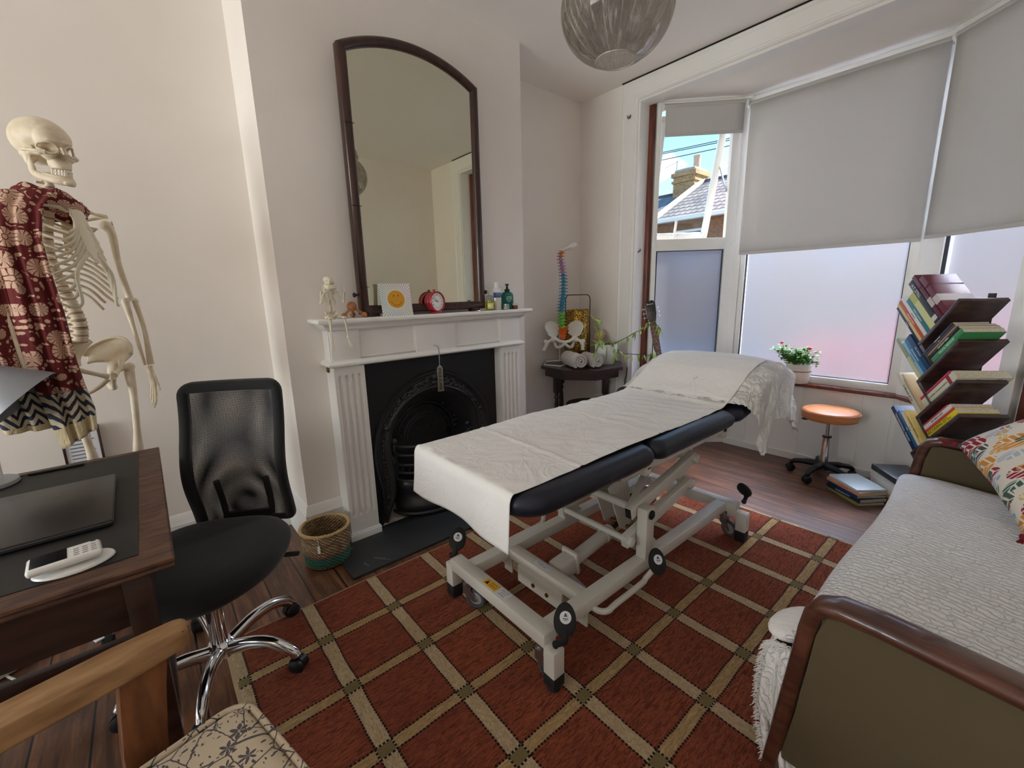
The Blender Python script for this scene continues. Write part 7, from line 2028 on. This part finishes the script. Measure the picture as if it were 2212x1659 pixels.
def book(label, M, L, T, D, col, title=None, tcol=(235, 235, 230), tsize=None, group=BKG, hard=True, col2=None, spine_up=True, extra=None, texx=0.0):
    """book with its spine in the local xy plane (x along the spine, y thickness), pages going to -z"""
    nm = 'book'
    t = bpy.data.objects.new(nm, None); COL.objects.link(t); t.matrix_world = M; t.rotation_euler = M.to_euler(); t.location = M.translation; t.empty_display_size = .05
    WM[t.name] = Matrix.LocRotScale(M.translation, M.to_euler().to_quaternion(), None); tag(t, label, 'book', group)
    mc_ = mat('cover_%d_%d_%d' % col, col, .42, bump=.08, bscale=300, bdist=.0005)
    c = .0022 if hard else .0012
    b = MB(); b.bb((0, 0, -.0005 - c), (L, T, 0), .0008); b.bb((0, 0, -D), (L, c, -.001), .0004); b.bb((0, T - c, -D), (L, T, -.001), .0004); b.build('cover', mc_, t)
    b = MB(); i = .003 if hard else .0005; b.bb((i, c, -D + i), (L - i, T - c, -.003)); b.build('pages', m_page, t)
    if col2: b = MB(); b.bb((L * col2[1], -.0002, -.002), (L * col2[2], T + .0002, .0003)); b.build('spine_band', mat('band_%d_%d_%d' % col2[0], col2[0], .45), t)
    if title:
        b = MB(); ts = tsize or min(T * .55, L * 1.25 / max(4, len(title)))
        text_bm(b, title, ts, Matrix.Translation((L * .5 + texx, T * .5, .0004)), .0002, bold=ts * .012); b.build('title', mat('ink_%d_%d_%d' % tcol, tcol, .5), t, smooth=0)
    if extra: extra(t, L, T, D)
    return t
def stand(k, e0, e1, L, D=.16, d0=.0, tilt=0.0, **kw):   # standing on shelf k; spine reads downwards
    T = e1 - e0 - .0006
    # local x = -E2 (down), y = E1
    M = MBk @ Matrix.Translation((e0, FB[k] + L + .0008, d0)) @ Matrix(((0, 1, 0, 0), (-1, 0, 0, 0), (0, 0, 1, 0), (0, 0, 0, 1)))
    return book(kw.pop('label'), M, L, T, D, kw.pop('col'), **kw)
def lie(k, f0, f1, e0, e1, D=.17, d0=0.0, **kw):
    M = MBk @ Matrix.Translation((e0, FB[k] + f0 + .0008, d0)); return book(kw.pop('label'), M, e1 - e0, f1 - f0 - .0006, D, kw.pop('col'), **kw)
def strap(t, L, T, D):
    b = MB(); b.bb((L * .26, -.0006, -D - .0005), (L * .29, T + .0006, .0006)); b.build('elastic_band', mat('dark_red_elastic', (84, 14, 34), .6), t)
    b = MB(); b.bb((L * .56, -.0004, -D - .0003), (L * .74, T + .0004, .0004)); b.build('paper_band', mat('pale_band', (196, 186, 182), .6), t)
stand(0, .004, .017, .262, col=(52, 58, 92), label='thin navy paperback, lowest of the books standing on the top shelf of the bookcase', title='pain science', hard=False)
stand(0, .018, .036, .272, col=(216, 190, 128), label='cream and yellow paperback next to the thin navy one on the top shelf', title='touch', tcol=(60, 60, 60), hard=False)
stand(0, .037, .056, .274, col=(196, 84, 48), label='orange spined book on the top shelf of the bookcase', title='the body in motion', hard=False)
stand(0, .057, .079, .278, col=(222, 220, 214), label='white book between the orange and the teal ones on the top shelf', title='anatomy', tcol=(80, 80, 84))
stand(0, .080, .104, .238, col=(52, 122, 134), label='teal book on the top shelf of the bookcase', title='fascia in practice')
stand(0, .105, .143, .240, col=(212, 212, 150), label='thick pale yellow-green book on the top shelf', col2=((186, 190, 110), .0, .25))
stand(0, .144, .174, .300, D=.15, col=(52, 56, 58), label='tall charcoal book lettered A.T. STILL on the top shelf', title='A.T. STILL', tcol=(214, 214, 208), tsize=.022, texx=-.08, col2=((206, 206, 200), .86, .95))
stand(0, .178, .203, .306, D=.15, col=(96, 32, 46), label='taller maroon notebook with a pale band behind the front one at the top', extra=strap)
stand(0, .208, .240, .262, D=.15, col=(104, 36, 50), label='shorter maroon notebook with a pale band lying uppermost on the bookcase', extra=strap)
lie(1, .002, .030, .020, .238, col=(64, 140, 84), label='green spined book at the bottom of the right-hand pile on the second shelf', title='RELAX, RELEASE', tcol=(190, 230, 190), hard=False)
lie(1, .031, .050, .012, .232, col=(30, 30, 34), label='black book with white letters above the green one on the second shelf', title='THE BODY KEEPS', hard=False)
lie(1, .051, .060, .004, .226, col=(176, 128, 84), label='slim tan booklet in the right-hand pile of the second shelf', hard=False)
lie(1, .061, .072, -.002, .222, col=(60, 60, 66), label='slim dark booklet second from the top of the second shelf pile', title='notes', hard=False)
lie(1, .073, .086, -.006, .220, col=(40, 44, 50), label='grey-black paperback topmost in the right-hand pile of the second shelf', title='walking the way', hard=False, D=.15)
stand(1, -.034, -.008, .228, col=(28, 58, 92), label='dark navy book nearest the divider on the second shelf', title='the science', tcol=(190, 206, 220))
stand(1, -.058, -.035, .226, col=(44, 110, 156), label='mid blue book left of the navy one on the second shelf', title='the breath book', hard=False)
stand(1, -.080, -.059, .222, col=(142, 182, 196), label='pale blue book on the second shelf', title='Osteopathy', tcol=(40, 70, 90))
stand(1, -.104, -.081, .272, col=(146, 152, 124), label='tall grey-green book at the left end of the second shelf', col2=((196, 196, 150), .50, 1.0))
def sketch(t, L, T, D):
    b = MB()
    for k in range(12):
        x0 = L * (.10 + .07 * k); pts = smooth_path([(x0, -.0008, -D * .15 - .01 * (k % 3)), (x0 + .02, -.0008, -D * (.3 + .04 * (k % 4))), (x0 - .006, -.0008, -D * (.5 + .03 * (k % 3))), (x0 + .03, -.0008, -D * .8)], 5); b.tube(pts, .0011, 4)
    b.build('cover_drawing', mat('drawing_ink', (56, 52, 48), .7), t)
lie(2, .002, .046, -.160, .088, D=.225, col=(206, 202, 176), label='thick cream book with a drawn cover lying on the third shelf', title="principles of manual medicine", tcol=(80, 80, 70), tsize=.011, extra=sketch, col2=((150, 40, 50), .78, .86))
lie(2, .047, .060, -.155, .070, D=.20, col=(184, 48, 84), label='slim crimson book on top of the thick cream one on the third shelf')
stand(2, -.218, -.192, .262, col=(206, 200, 180), label='cream book titled A Manual standing at the left end of the third shelf', title='A Manual of Lai', tcol=(66, 62, 56), tsize=.017)
def wire(t, L, T, D):
    b = MB()
    for k in range(26): b.tube([(L * (k + .5) / 26, T / 2 + .0055 * cos(a), -.001 + .0055 * sin(a)) for a in [2 * pi * j / 8 for j in range(8)]], .0008, 4, closed=True)
    o = b.build('spiral_wire', m_steel, t); o['kind'] = 'stuff'
    b = MB(); Mt_ = Matrix(((0, 0, 0, 0),) * 4) if False else frame((L * .30, T + .0003, -D * .5), (0, 0, -1), (-1, 0, 0)); text_bm(b, 'Pub', .030, Mt_, .0002); text_bm(b, '20', .040, frame((L * .62, T + .0003, -D * .5), (0, 0, -1), (-1, 0, 0)), .0002); b.build('cover_title', mat('brown_ink', (110, 90, 60), .6), t, smooth=0)
stand(2, -.184, -.175, .236, D=.20, col=(222, 196, 150), label='spiral bound notebook with a sandy cover on the third shelf', hard=False, extra=wire)
lie(3, .002, .026, -.245, -.008, D=.17, col=(226, 204, 40), label='yellow book titled DECODING at the bottom of the fourth shelf pile', title='DECODING', tcol=(40, 36, 20), tsize=.022, texx=-.045, extra=lambda t, L, T, D: (lambda b: (text_bm(b, 'HUMAN', .010, Matrix.Translation((L * .66, T * .7, .0004)), .0002), text_bm(b, 'BODY FIELD', .010, Matrix.Translation((L * .70, T * .3, .0004)), .0002), b.build('subtitle', m_black, t, smooth=0)))(MB()), hard=False)
lie(3, .027, .040, -.236, -.014, D=.16, col=(204, 70, 52), label='red spined paperback above the yellow one on the fourth shelf', hard=False)
lie(3, .041, .062, -.228, -.020, D=.17, col=(220, 216, 212), label='white paperback with small black print above the red one on the fourth shelf', title='BECOMING SAFE', tcol=(50, 50, 56), hard=False)
lie(3, .063, .070, -.224, -.040, D=.15, col=(206, 60, 66), label='thin red booklet topmost in the fourth shelf pile', hard=False)
stand(3, -.362, -.336, .272, col=(26, 46, 84), label='navy book titled THE POLYVAGAL THEORY on the fourth shelf', title='THE POLYVAGAL THEORY', tsize=.0150)
stand(3, -.335, -.316, .225, col=(40, 100, 140), label='blue book beside the navy one on the fourth shelf', title='heal', hard=False)
stand(3, -.315, -.297, .200, col=(226, 214, 180), label='cream paperback on the fourth shelf of the bookcase', hard=False, title='the art', tcol=(70, 80, 90))
stand(3, -.296, -.273, .198, col=(220, 192, 112), label='sandy yellow paperback nearest the pile on the fourth shelf', title='THE ENERGY MEDICINE', tcol=(80, 66, 40), hard=False)
# floor stacks
def pile(x, y, rz, items, group):
    z = .001
    for (L, T, D, c, lab, dr, ti, tc_) in items:
        M = Matrix.Translation((x, y, z)) @ Matrix.Rotation(rz + dr, 4, 'Z') @ Matrix.Translation((-L / 2, -D / 2, 0)) @ Matrix(((1, 0, 0, 0), (0, 0, -1, 0), (0, 1, 0, 0), (0, 0, 0, 1)))
        book(lab, M, L, T, D, c, title=ti, tcol=tc_, group=group); z += T + .0008
GA = 'low pile of books on the floor by the stool'
pile(3.275, .545, rad(-128), [
    (.24, .020, .17, (150, 146, 84), 'olive book at the bottom of the low floor pile beside the orange stool', .0, None, (0, 0, 0)),
    (.25, .026, .18, (30, 44, 52), 'black book second from the bottom of the low floor pile', .05, 'HOMOEOPATHY', (200, 210, 210)),
    (.24, .018, .18, (34, 60, 120), 'dark blue book in the middle of the low floor pile', -.04, None, (0, 0, 0)),
    (.25, .022, .19, (206, 150, 110), 'peach book with red letters in the low floor pile', .03, 'ACUPRESSURE', (190, 60, 50)),
    (.24, .014, .18, (196, 210, 214), 'pale magazine topmost on the low floor pile', -.06, None, (0, 0, 0))], GA)
GB_ = 'taller pile of books on the floor under the bookcase'
pile(3.365, .36, rad(-140), [
    (.23, .050, .17, (96, 62, 44), 'thick brown volume at the bottom of the taller floor pile under the bookcase', .0, None, (0, 0, 0)),
    (.23, .030, .17, (196, 168, 120), 'buff book low in the taller floor pile', .04, None, (0, 0, 0)),
    (.24, .040, .18, (216, 212, 204), 'thick white book in the middle of the taller floor pile', -.03, None, (0, 0, 0)),
    (.24, .042, .18, (206, 202, 196), 'thick off-white book second from the top of the taller floor pile', .03, None, (0, 0, 0)),
    (.24, .034, .19, (58, 60, 64), 'dark book with a marbled grey cover on top of the taller floor pile', -.04, None, (0, 0, 0))], GB_)

# ============================================================ orange stool
so_ = thing('swivel_stool', 'round tan leather swivel stool with a chrome column and black castor base by the bay', 'stool', (3.47, .775, 0))
b = MB(); b.lathe([(0, .425), (.150, .425), (.160, .430), (.164, .445), (.164, .474), (.160, .484), (.148, .490), (0, .493)], seg=56); b.build('seat', mat('tan_leather', (196, 124, 72), .42, bump=.12, bscale=220, bdist=.0006), so_, smooth=60)
b = MB(); b.tube([(.1645 * cos(2 * pi * k / 64), .1645 * sin(2 * pi * k / 64), .476) for k in range(64)], .0022, 6, closed=True); b.build('seam', mat('tan_leather_seam', (160, 96, 54), .5), so_, smooth=60)
b = MB(); b.cyl((0, 0, .10), (0, 0, .30), .0245, seg=24); b.cyl((0, 0, .295), (0, 0, .425), .0150, seg=20); b.build('column', m_chrome, so_, smooth=60)
b = MB(); b.lathe([(.018, .292), (.028, .294), (.028, .302), (.018, .304)], seg=20); b.lathe([(0, .405), (.05, .410), (.05, .424), (0, .424)], seg=20); b.build('collar', m_black, so_)
b = MB(); b.tube([(.0, .03, .412), (-.03, .125, .405)], .006, 8); b.ball((-.034, .135, .404), (.012, .022, .007), 10); b.build('lever', m_black, so_, smooth=60)
b = MB(); b.lathe([(0, .062), (.036, .064), (.034, .108), (.026, .114), (0, .115)], seg=24)
for k in range(5):
    a = rad(96 + 72 * k); d = V((cos(a), sin(a), 0)); b.tube(smooth_path([d * .02 + V((0, 0, .092)), d * .10 + V((0, 0, .092)), d * .17 + V((0, 0, .080)), d * .192 + V((0, 0, .060))], 4), [.023] * 5 + [.019] * 4 + [.016] * 4, 10, flat=.9)
b.build('star_base', m_black, so_, smooth=60)
for k in range(5):
    a = rad(96 + 72 * k); d = V((cos(a), sin(a), 0)) * .192; b = MB(); w_ = a + 1.1 * (1 if k % 2 else -1); ax = V((cos(w_), sin(w_), 0))
    for q in (-1, 1): b.lathe([(0, 0), (.020, 0), (.0265, .004), (.0265, .013), (.019, .018), (0, .019)], d + V((0, 0, .027)) + ax * q * .004, ax * q, 20)
    b.cyl(d + V((0, 0, .035)), d + V((0, 0, .07)), .008, seg=8); b.build('castor', m_black, so_, smooth=60)

# ============================================================ rose plant on the sill
fp = thing('potted_rose', 'miniature red rose plant in a ribbed white pot on the bay window sill', 'potted plant', (3.665, 1.045, .611))
b = MB(); ring = []
for z, r in ((.0, .062), (.002, .066), (.06, .074), (.13, .084), (.142, .086), (.142, .080), (.11, .078)):
    ring.append([b.bm.verts.new((r * (1 + .012 * cos(k * 36 * 2 * pi / 144)) * cos(2 * pi * k / 144), r * (1 + .012 * cos(k * 36 * 2 * pi / 144)) * sin(2 * pi * k / 144), z)) for k in range(144)])
for a, c in zip(ring[:-1], ring[1:]):
    for k in range(144): b.bm.faces.new((a[k], a[(k + 1) % 144], c[(k + 1) % 144], c[k]))
b.bm.faces.new(ring[0][::-1]); b.bm.faces.new(ring[-1]); b.build('pot', mat('ribbed_white_pot', (224, 220, 210), .5), fp, smooth=60)
b = MB(); b.lathe([(.0805, .088), (.0815, .088), (.0815, .093), (.0805, .093)], seg=48, caps=False); b.build('dark_line', m_black, fp)
m_gl = mat('rose_leaf', (74, 132, 50), .5, col2=(120, 172, 78), nscale=25); m_rose = mat('rose_red', (196, 24, 60), .6)
b = MB(); rl = random.Random(4); stems = MB(); tops = []
for k in range(46):
    a = rl.uniform(0, 2 * pi); R = rl.uniform(.01, .12); z1 = .21 + rl.uniform(-.04, .07) - R * .25
    p = smooth_path([(.03 * cos(a), .03 * sin(a), .11), (.6 * R * cos(a), .6 * R * sin(a) * 1.2, .165), (R * cos(a) * .62, R * sin(a) * 1.55, z1)], 4); stems.tube(p, .0011, 4); tops.append(p[-1])
    for q in p[3:]:
        for j in range(5):
            d = V((rl.uniform(-1, 1), rl.uniform(-1, 1), rl.uniform(-.2, .7))); leaf(b, q + d * .010, d, (0, 0, 1), rl.uniform(.018, .032), rl.uniform(.006, .010))
stems.build('stems', m_leaf, fp, smooth=60)['kind'] = 'stuff'; o = b.build('foliage', m_gl, fp, smooth=60); o['kind'] = 'stuff'
for (y, z, r) in ((-.060, .262, .013), (.125, .290, .011), (.055, .250, .007), (-.010, .225, .006)):
    b = MB(); b.ball((-.02, y, z), (r, r, r * .8), 10)
    for k in range(7): a = k * .9; b.ball((-.02 + r * .7 * cos(a), y + r * .7 * sin(a), z + r * .1), (r * .5, r * .5, r * .35), 7)
    b.tube([(-.01, y * .7, z - .08), (-.02, y, z)], .0013, 4); b.build('bloom', m_rose, fp, smooth=60)

# ============================================================ roller blinds
m_blind = NB('roller_blind_cloth'); 
_n = m_blind; _v = _n.coord(); _tr = _n.n('ShaderNodeBsdfTranslucent'); _tr.inputs[0].default_value = rgb(206, 204, 202)
_mx = _n.n('ShaderNodeMixShader'); _mx.inputs[0].default_value = .16; _n.color(rgb(196, 193, 189)); _n.set(Roughness=.85); _n.bump(_n.noise(_v, 900, 1), .15, .0006)
_n.l(_n.b.outputs[0], _mx.inputs[1]); _n.l(_tr.outputs[0], _mx.inputs[2]); _n.l(_mx.outputs[0], _n.nt.nodes['Material Output'].inputs[0]); m_blind = m_blind.M
m_tube = mat('blind_tube_white', (226, 226, 226), .4)
def blind(label, A, B, zt, zb, off=.03):
    A, B = V((*A, 0)), V((*B, 0)); d = (B - A).normalized(); nr = V((-d.y, d.x, 0)); nr = nr if nr.x < 0 else -nr
    A2, B2 = A + nr * off, B + nr * off
    t = thing('roller_blind', label, 'blind', ((A2.x + B2.x) / 2, (A2.y + B2.y) / 2, zb), group='roller blinds in the bay')
    b = MB(); b.cyl(A2 + V((0, 0, zt)), B2 + V((0, 0, zt)), .021, seg=24); b.build('roller_tube', m_blind, t, w=True, smooth=60)
    for p, s in ((A2, -1), (B2, 1)): b = MB(); b.cyl(p + V((0, 0, zt)) + d * s * -.002, p + V((0, 0, zt)) + d * s * .012, .026, seg=20); b.bar(p + V((0, 0, zt)) + d * s * .008, p + V((0, 0, zt)) + d * s * .008 - nr * .03, .006, .05); b.build('end_bracket', m_tube, t, w=True, smooth=60)
    b = MB(); q = nr * .019; i = d * .012
    def f(u, v): p = (A2 + i).lerp(B2 - i, u) + q; return (p.x, p.y, zt - (zt - zb) * v)
    b.grid(f, 8, 12); b.build('cloth', m_blind, t, w=True, solid=.0012)
    b = MB(); b.bar(A2 + i + q + V((0, 0, zb + .010)), B2 - i + q + V((0, 0, zb + .010)), .006, .022, .002); b.build('bottom_bar', m_tube if False else m_blind, t, w=True)
    return t
def cord(label, x, y, z0, z1, s, w=.010):
    b = MB(); P = smooth_path([(x, y - w, z0), (x, y - w * .9, (z0 + z1) / 2 + .05), (x + s, y - w * 2.2, z1 + .08), (x + s, y - w, z1), (x + s, y, z1 - .01), (x + s, y + w, z1 + .02), (x, y + w * .5, (z0 + z1) / 2), (x, y + w, z0)], 10)
    b.tube(P, .0020, 5); tag(b.build('blind_cord', mat('white_cord', (222, 220, 214), .6)), label, 'cord')
blind('short roller blind, mostly rolled up, over the narrow left bay window', (3.235, 2.005), (3.645, 1.585), 2.645, 2.435)
blind('wide grey-white roller blind half down over the large middle bay window', (3.70, 1.545), (3.70, .472), 2.628, 1.562, .045)
blind('roller blind half down over the right-hand bay window', (3.645, .440), (3.262, .005), 2.628, 1.570)
cord('looped white blind cord hanging between the left and middle bay windows', 3.605, 1.578, 2.58, 1.66, -.01)
cord('looped white blind cord hanging between the middle and right bay windows', 3.60, .432, 2.58, 1.62, -.01, .013)

# ============================================================ pendant lamp
def smoky():
    n = NB('smoky_streaked_glass'); v = n.coord(); x, y, z = n.xyz(v)
    ang = n.math('ARCTAN2', y, x)
    st = n.noise(n.comb(n.math('MULTIPLY', ang, 9.0), n.math('MULTIPLY', z, 9.0), 0), 1.6, 4, .6, .8)
    m_ = n.ramp(st, [(.50, (0, 0, 0, 1)), (.66, (1, 1, 1, 1))])
    t = n.n('ShaderNodeBsdfTransparent'); t.inputs[0].default_value = rgb(206, 202, 198)
    g = n.n('ShaderNodeBsdfGlossy'); g.inputs['Roughness'].default_value = .05; g.inputs[0].default_value = rgb(220, 216, 210)
    d = n.n('ShaderNodeBsdfDiffuse'); d.inputs[0].default_value = rgb(206, 198, 190)
    lw = n.n('ShaderNodeLayerWeight'); lw.inputs[0].default_value = .16
    a = n.n('ShaderNodeMixShader'); n.l(lw.outputs['Facing'], a.inputs[0]); n.l(t.outputs[0], a.inputs[1]); n.l(g.outputs[0], a.inputs[2])
    c = n.n('ShaderNodeMixShader'); n.l(n.math('MULTIPLY', m_, .42), c.inputs[0]); n.l(a.outputs[0], c.inputs[1]); n.l(d.outputs[0], c.inputs[2])
    n.l(c.outputs[0], n.nt.nodes['Material Output'].inputs[0]); return n.M
LC = V((1.300, 0.985, 2.192))
pl_ = thing('pendant_lamp', 'streaked smoky glass globe pendant lamp hanging from the ceiling', 'lamp', (LC.x, LC.y, H))
prof = []
for k in range(29):
    th = rad(21) + (pi - rad(21) - rad(38)) * k / 28; prof.append((.205 * sin(th), -.178 * cos(th)))
prof += [(.148, .155), (.142, .172), (.134, .21), (.105, .25), (.05, .275)]
LS = .865; prof = [(r * LS, z * LS) for r, z in prof]
b = MB(); b.lathe(prof, (LC.x, LC.y, LC.z), seg=72, caps=False); b.build('globe', smoky(), pl_, w=True, smooth=80)
b = MB(); b.tube([(LC.x + .0635 * cos(2 * pi * k / 48), LC.y + .0635 * sin(2 * pi * k / 48), LC.z - .1437) for k in range(48)], .0028, 8, closed=True); b.build('rim', mat('glass_rim', (176, 168, 160), .15, .2), pl_, w=True, smooth=60)
b = MB(); b.lathe([(0, .232), (.045, .232), (.045, .26), (.02, .28), (0, .28)], LC, seg=24); b.cyl(LC + V((0, 0, .27)), V((LC.x, LC.y, H - .02)), .004, seg=8); b.lathe([(0, 0), (.05, 0), (.045, -.02), (0, -.025)], (LC.x, LC.y, H - .001), seg=24); b.build('cord_and_rose', m_tube, pl_, w=True, smooth=60)
b = MB(); b.ball(LC + V((0, 0, .12)), (.03, .03, .04), 14); b.cyl(LC + V((0, 0, .14)), LC + V((0, 0, .24)), .018, seg=14); b.build('bulb', mat('bulb_glass'), pl_, w=True, smooth=60)

# ============================================================ outside: the terrace across the street
def brick(name, c1, c2, mort, sc=1.0):
    n = NB(name); v = n.coord(); x, y, z = n.xyz(v); t = n.n('ShaderNodeTexBrick'); n.l(n.comb(n.math('ADD', x, y), z, 0), t.inputs['Vector'])
    t.inputs['Color1'].default_value = rgb(*c1); t.inputs['Color2'].default_value = rgb(*c2); t.inputs['Mortar'].default_value = rgb(*mort); t.inputs['Scale'].default_value = 4.4 * sc
    t.inputs['Mortar Size'].default_value = .02; n.color(n.mix(n.math('MULTIPLY', n.noise(v, 6, 4), .5), t.outputs[0], rgb(96, 70, 50))); n.set(Roughness=.9); return n.M
def tile_m():
    n = NB('roof_tiles'); v = n.coord(); x, y, z = n.xyz(v)
    row = n.math('DIVIDE', z, .155); rf_ = n.math('FRACT', row); cy_ = n.math('FRACT', n.math('DIVIDE', y, .20)); r_ = n.math('ABSOLUTE', n.math('SUBTRACT', cy_, .5))
    e = n.math('LESS_THAN', rf_, n.math('ADD', .22, n.math('MULTIPLY', r_, .4)))
    base = n.ramp(n.noise(v, 1.2, 3), [(.4, rgb(176, 156, 148)), (.6, rgb(140, 126, 124))])
    n.color(n.mix(n.math('MULTIPLY', e, .8), base, rgb(70, 62, 66))); n.set(Roughness=.9); n.bump(n.math('ADD', rf_, r_), .8, .04); return n.M
m_tile = tile_m(); m_stock = brick('london_brick', (150, 108, 72), (120, 82, 54), (130, 116, 98), 1.5); m_white2 = mat('white_fascia', (226, 222, 214), .6)
def house(label, y0, y1, xf, zr, ze, tilem, pink=False):
    t = thing('terraced_house', label, 'house', ((xf + 3), (y0 + y1) / 2, -.7))
    b = MB(); b.bb((xf, y0, -.7), (xf + 6, y1, ze)); b.build('wall', m_stock, t, w=True, smooth=0)
    b = MB(); b.add([(xf - .25, y0, ze - .02), (xf - .25, y1, ze - .02), (xf + 3, y1, zr), (xf + 3, y0, zr), (xf + 6.2, y1, ze), (xf + 6.2, y0, ze)], [(0, 1, 2, 3), (3, 2, 4, 5)]); b.build('roof', tilem, t, w=True, solid=.08, smooth=0)
    b = MB(); b.bb((xf + 2.9, y0, zr + .0), (xf + 3.1, y1, zr + .10), .03); b.build('ridge', mat('ridge_tile', (90, 84, 88), .9), t, w=True)
    b = MB(); b.bb((xf - .32, y0, ze - .10), (xf - .10, y1, ze + .03), .02); b.build('gutter', m_white2, t, w=True)
    b = MB(); b.bar((xf - .27, y1 - .02, ze + .06), (xf + 3, y1 - .02, zr + .10), .22, .07); b.build('verge', m_white2, t, w=True)
    for yw in (y0 + 1.0, y0 + 2.9):
        f = MB(); f.bb((xf - .05, yw - .55, ze - 1.75), (xf + .02, yw + .55, ze - .38), .02); f_ = f.build('window', m_white2, t, w=True)
        g = MB(); g.bb((xf - .06, yw - .47, ze - 1.67), (xf - .05, yw + .47, ze - .46)); g.build('pane', mat('house_pane', (70, 84, 100), .1), f_, w=True)
    f = MB(); f.bb((xf - .05, y0 + .7, -.7), (xf + .02, y0 + 1.6, 1.4), .02); f.build('front_door', mat('house_door', (60, 70, 90), .5), t, w=True)
    return t
hA = house('brick terraced house with a tiled roof and white verge across the street', 4.6, 8.72, 14.0, 5.20, 3.56, m_tile)
m_slate2 = mat('grey_slate_roof', (112, 112, 120), .8, col2=(84, 86, 96), nscale=6)
hB = house('terraced house with a darker slate roof, left of the brick one across the street', 8.74, 12.9, 14.0, 4.94, 3.50, m_slate2)
hC = house('terraced house facing the middle bay window across the street', .4, 4.58, 14.0, 5.15, 3.55, m_tile)
hD = house('terraced house furthest right across the street', -3.8, .38, 14.0, 5.15, 3.55, m_slate2)
ch = thing('brick_chimney', 'brick chimney stack with one clay pot above the roofs across the street', 'chimney', (17.1, 9.2, 4.7))
b = MB(); b.bb((16.55, 8.80, 4.2), (17.55, 9.66, 5.62)); b.bb((16.50, 8.75, 5.28), (17.60, 9.71, 5.36)); b.bb((16.48, 8.73, 5.50), (17.62, 9.73, 5.64)); b.build('stack', brick('chimney_brick', (204, 164, 108), (150, 112, 72), (180, 164, 138), 1.7), ch, w=True, smooth=0)
b = MB(); b.box((17.05, 9.23, 5.70), (1.0, .86, .16), bev=.07); b.build('flaunching', mat('chimney_mortar', (170, 158, 140), .9), ch, w=True)
b = MB(); b.lathe([(.13, 0), (.12, .3), (.13, .46), (.14, .50), (.11, .50), (.10, .1)], (17.0, 8.98, 5.72), seg=16); b.build('chimney_pot', mat('clay_pot', (206, 170, 146), .85), ch, w=True)
b = MB(); b.cyl((17.0, 9.80, 5.1), (17.0, 9.80, 6.22), .018, seg=6); b.cyl((17.0, 9.72, 6.20), (17.0, 10.35, 6.06), .010, seg=5)
for k in range(6): b.cyl((16.88, 9.8 + .09 * k, 6.18 - .02 * k), (17.12, 9.8 + .09 * k, 6.18 - .02 * k), .005, seg=4)
b.build('tv_aerial', m_steel, ch, w=True)
for nm, p, q in (('upper', (9.0, 7.2, 4.27), (9.0, -1.5, 3.90)), ('middle', (9.0, 7.2, 4.25), (9.0, -1.5, 3.84)), ('lower', (9.0, 7.2, 4.10), (9.0, -1.5, 3.84))):
    b = MB(); p, q = V(p), V(q); b.tube([p.lerp(q, k / 12) - V((0, 0, .25 * sin(pi * k / 12) * .3)) for k in range(13)], .008, 5); tag(b.build('overhead_wire', m_black), nm + ' overhead wire crossing the sky in the open left window', 'wire', 'overhead wires over the street')
b = MB(); b.bb((3.9, -9, -.72), (14, 16, -.70)); struct(b, 'floor_street', mat('asphalt_street', (132, 130, 130), .9), smooth=0)
car = thing('tint_car', 'red car added outside to tint the frosted bay glass pink', 'car', (9.2, 1.0, -.7))  # car put in the street for its pink tint in the frosted panes
b = MB(); b.box((9.2, .6, .0), (1.75, 4.2, .62), bev=.12, seg=3); b.box((9.2, .5, .48), (1.5, 2.2, .5), bev=.18, seg=3); b.build('body', m_red, car, w=True, smooth=60)
for x in (8.36, 10.04):
    for y in (-.7, 1.95): b = MB(); b.lathe([(0, -.09), (.31, -.09), (.31, .09), (0, .09)], (x, y, -.39), (1, 0, 0), 24); b.build('wheel', m_rubber, car, w=True)
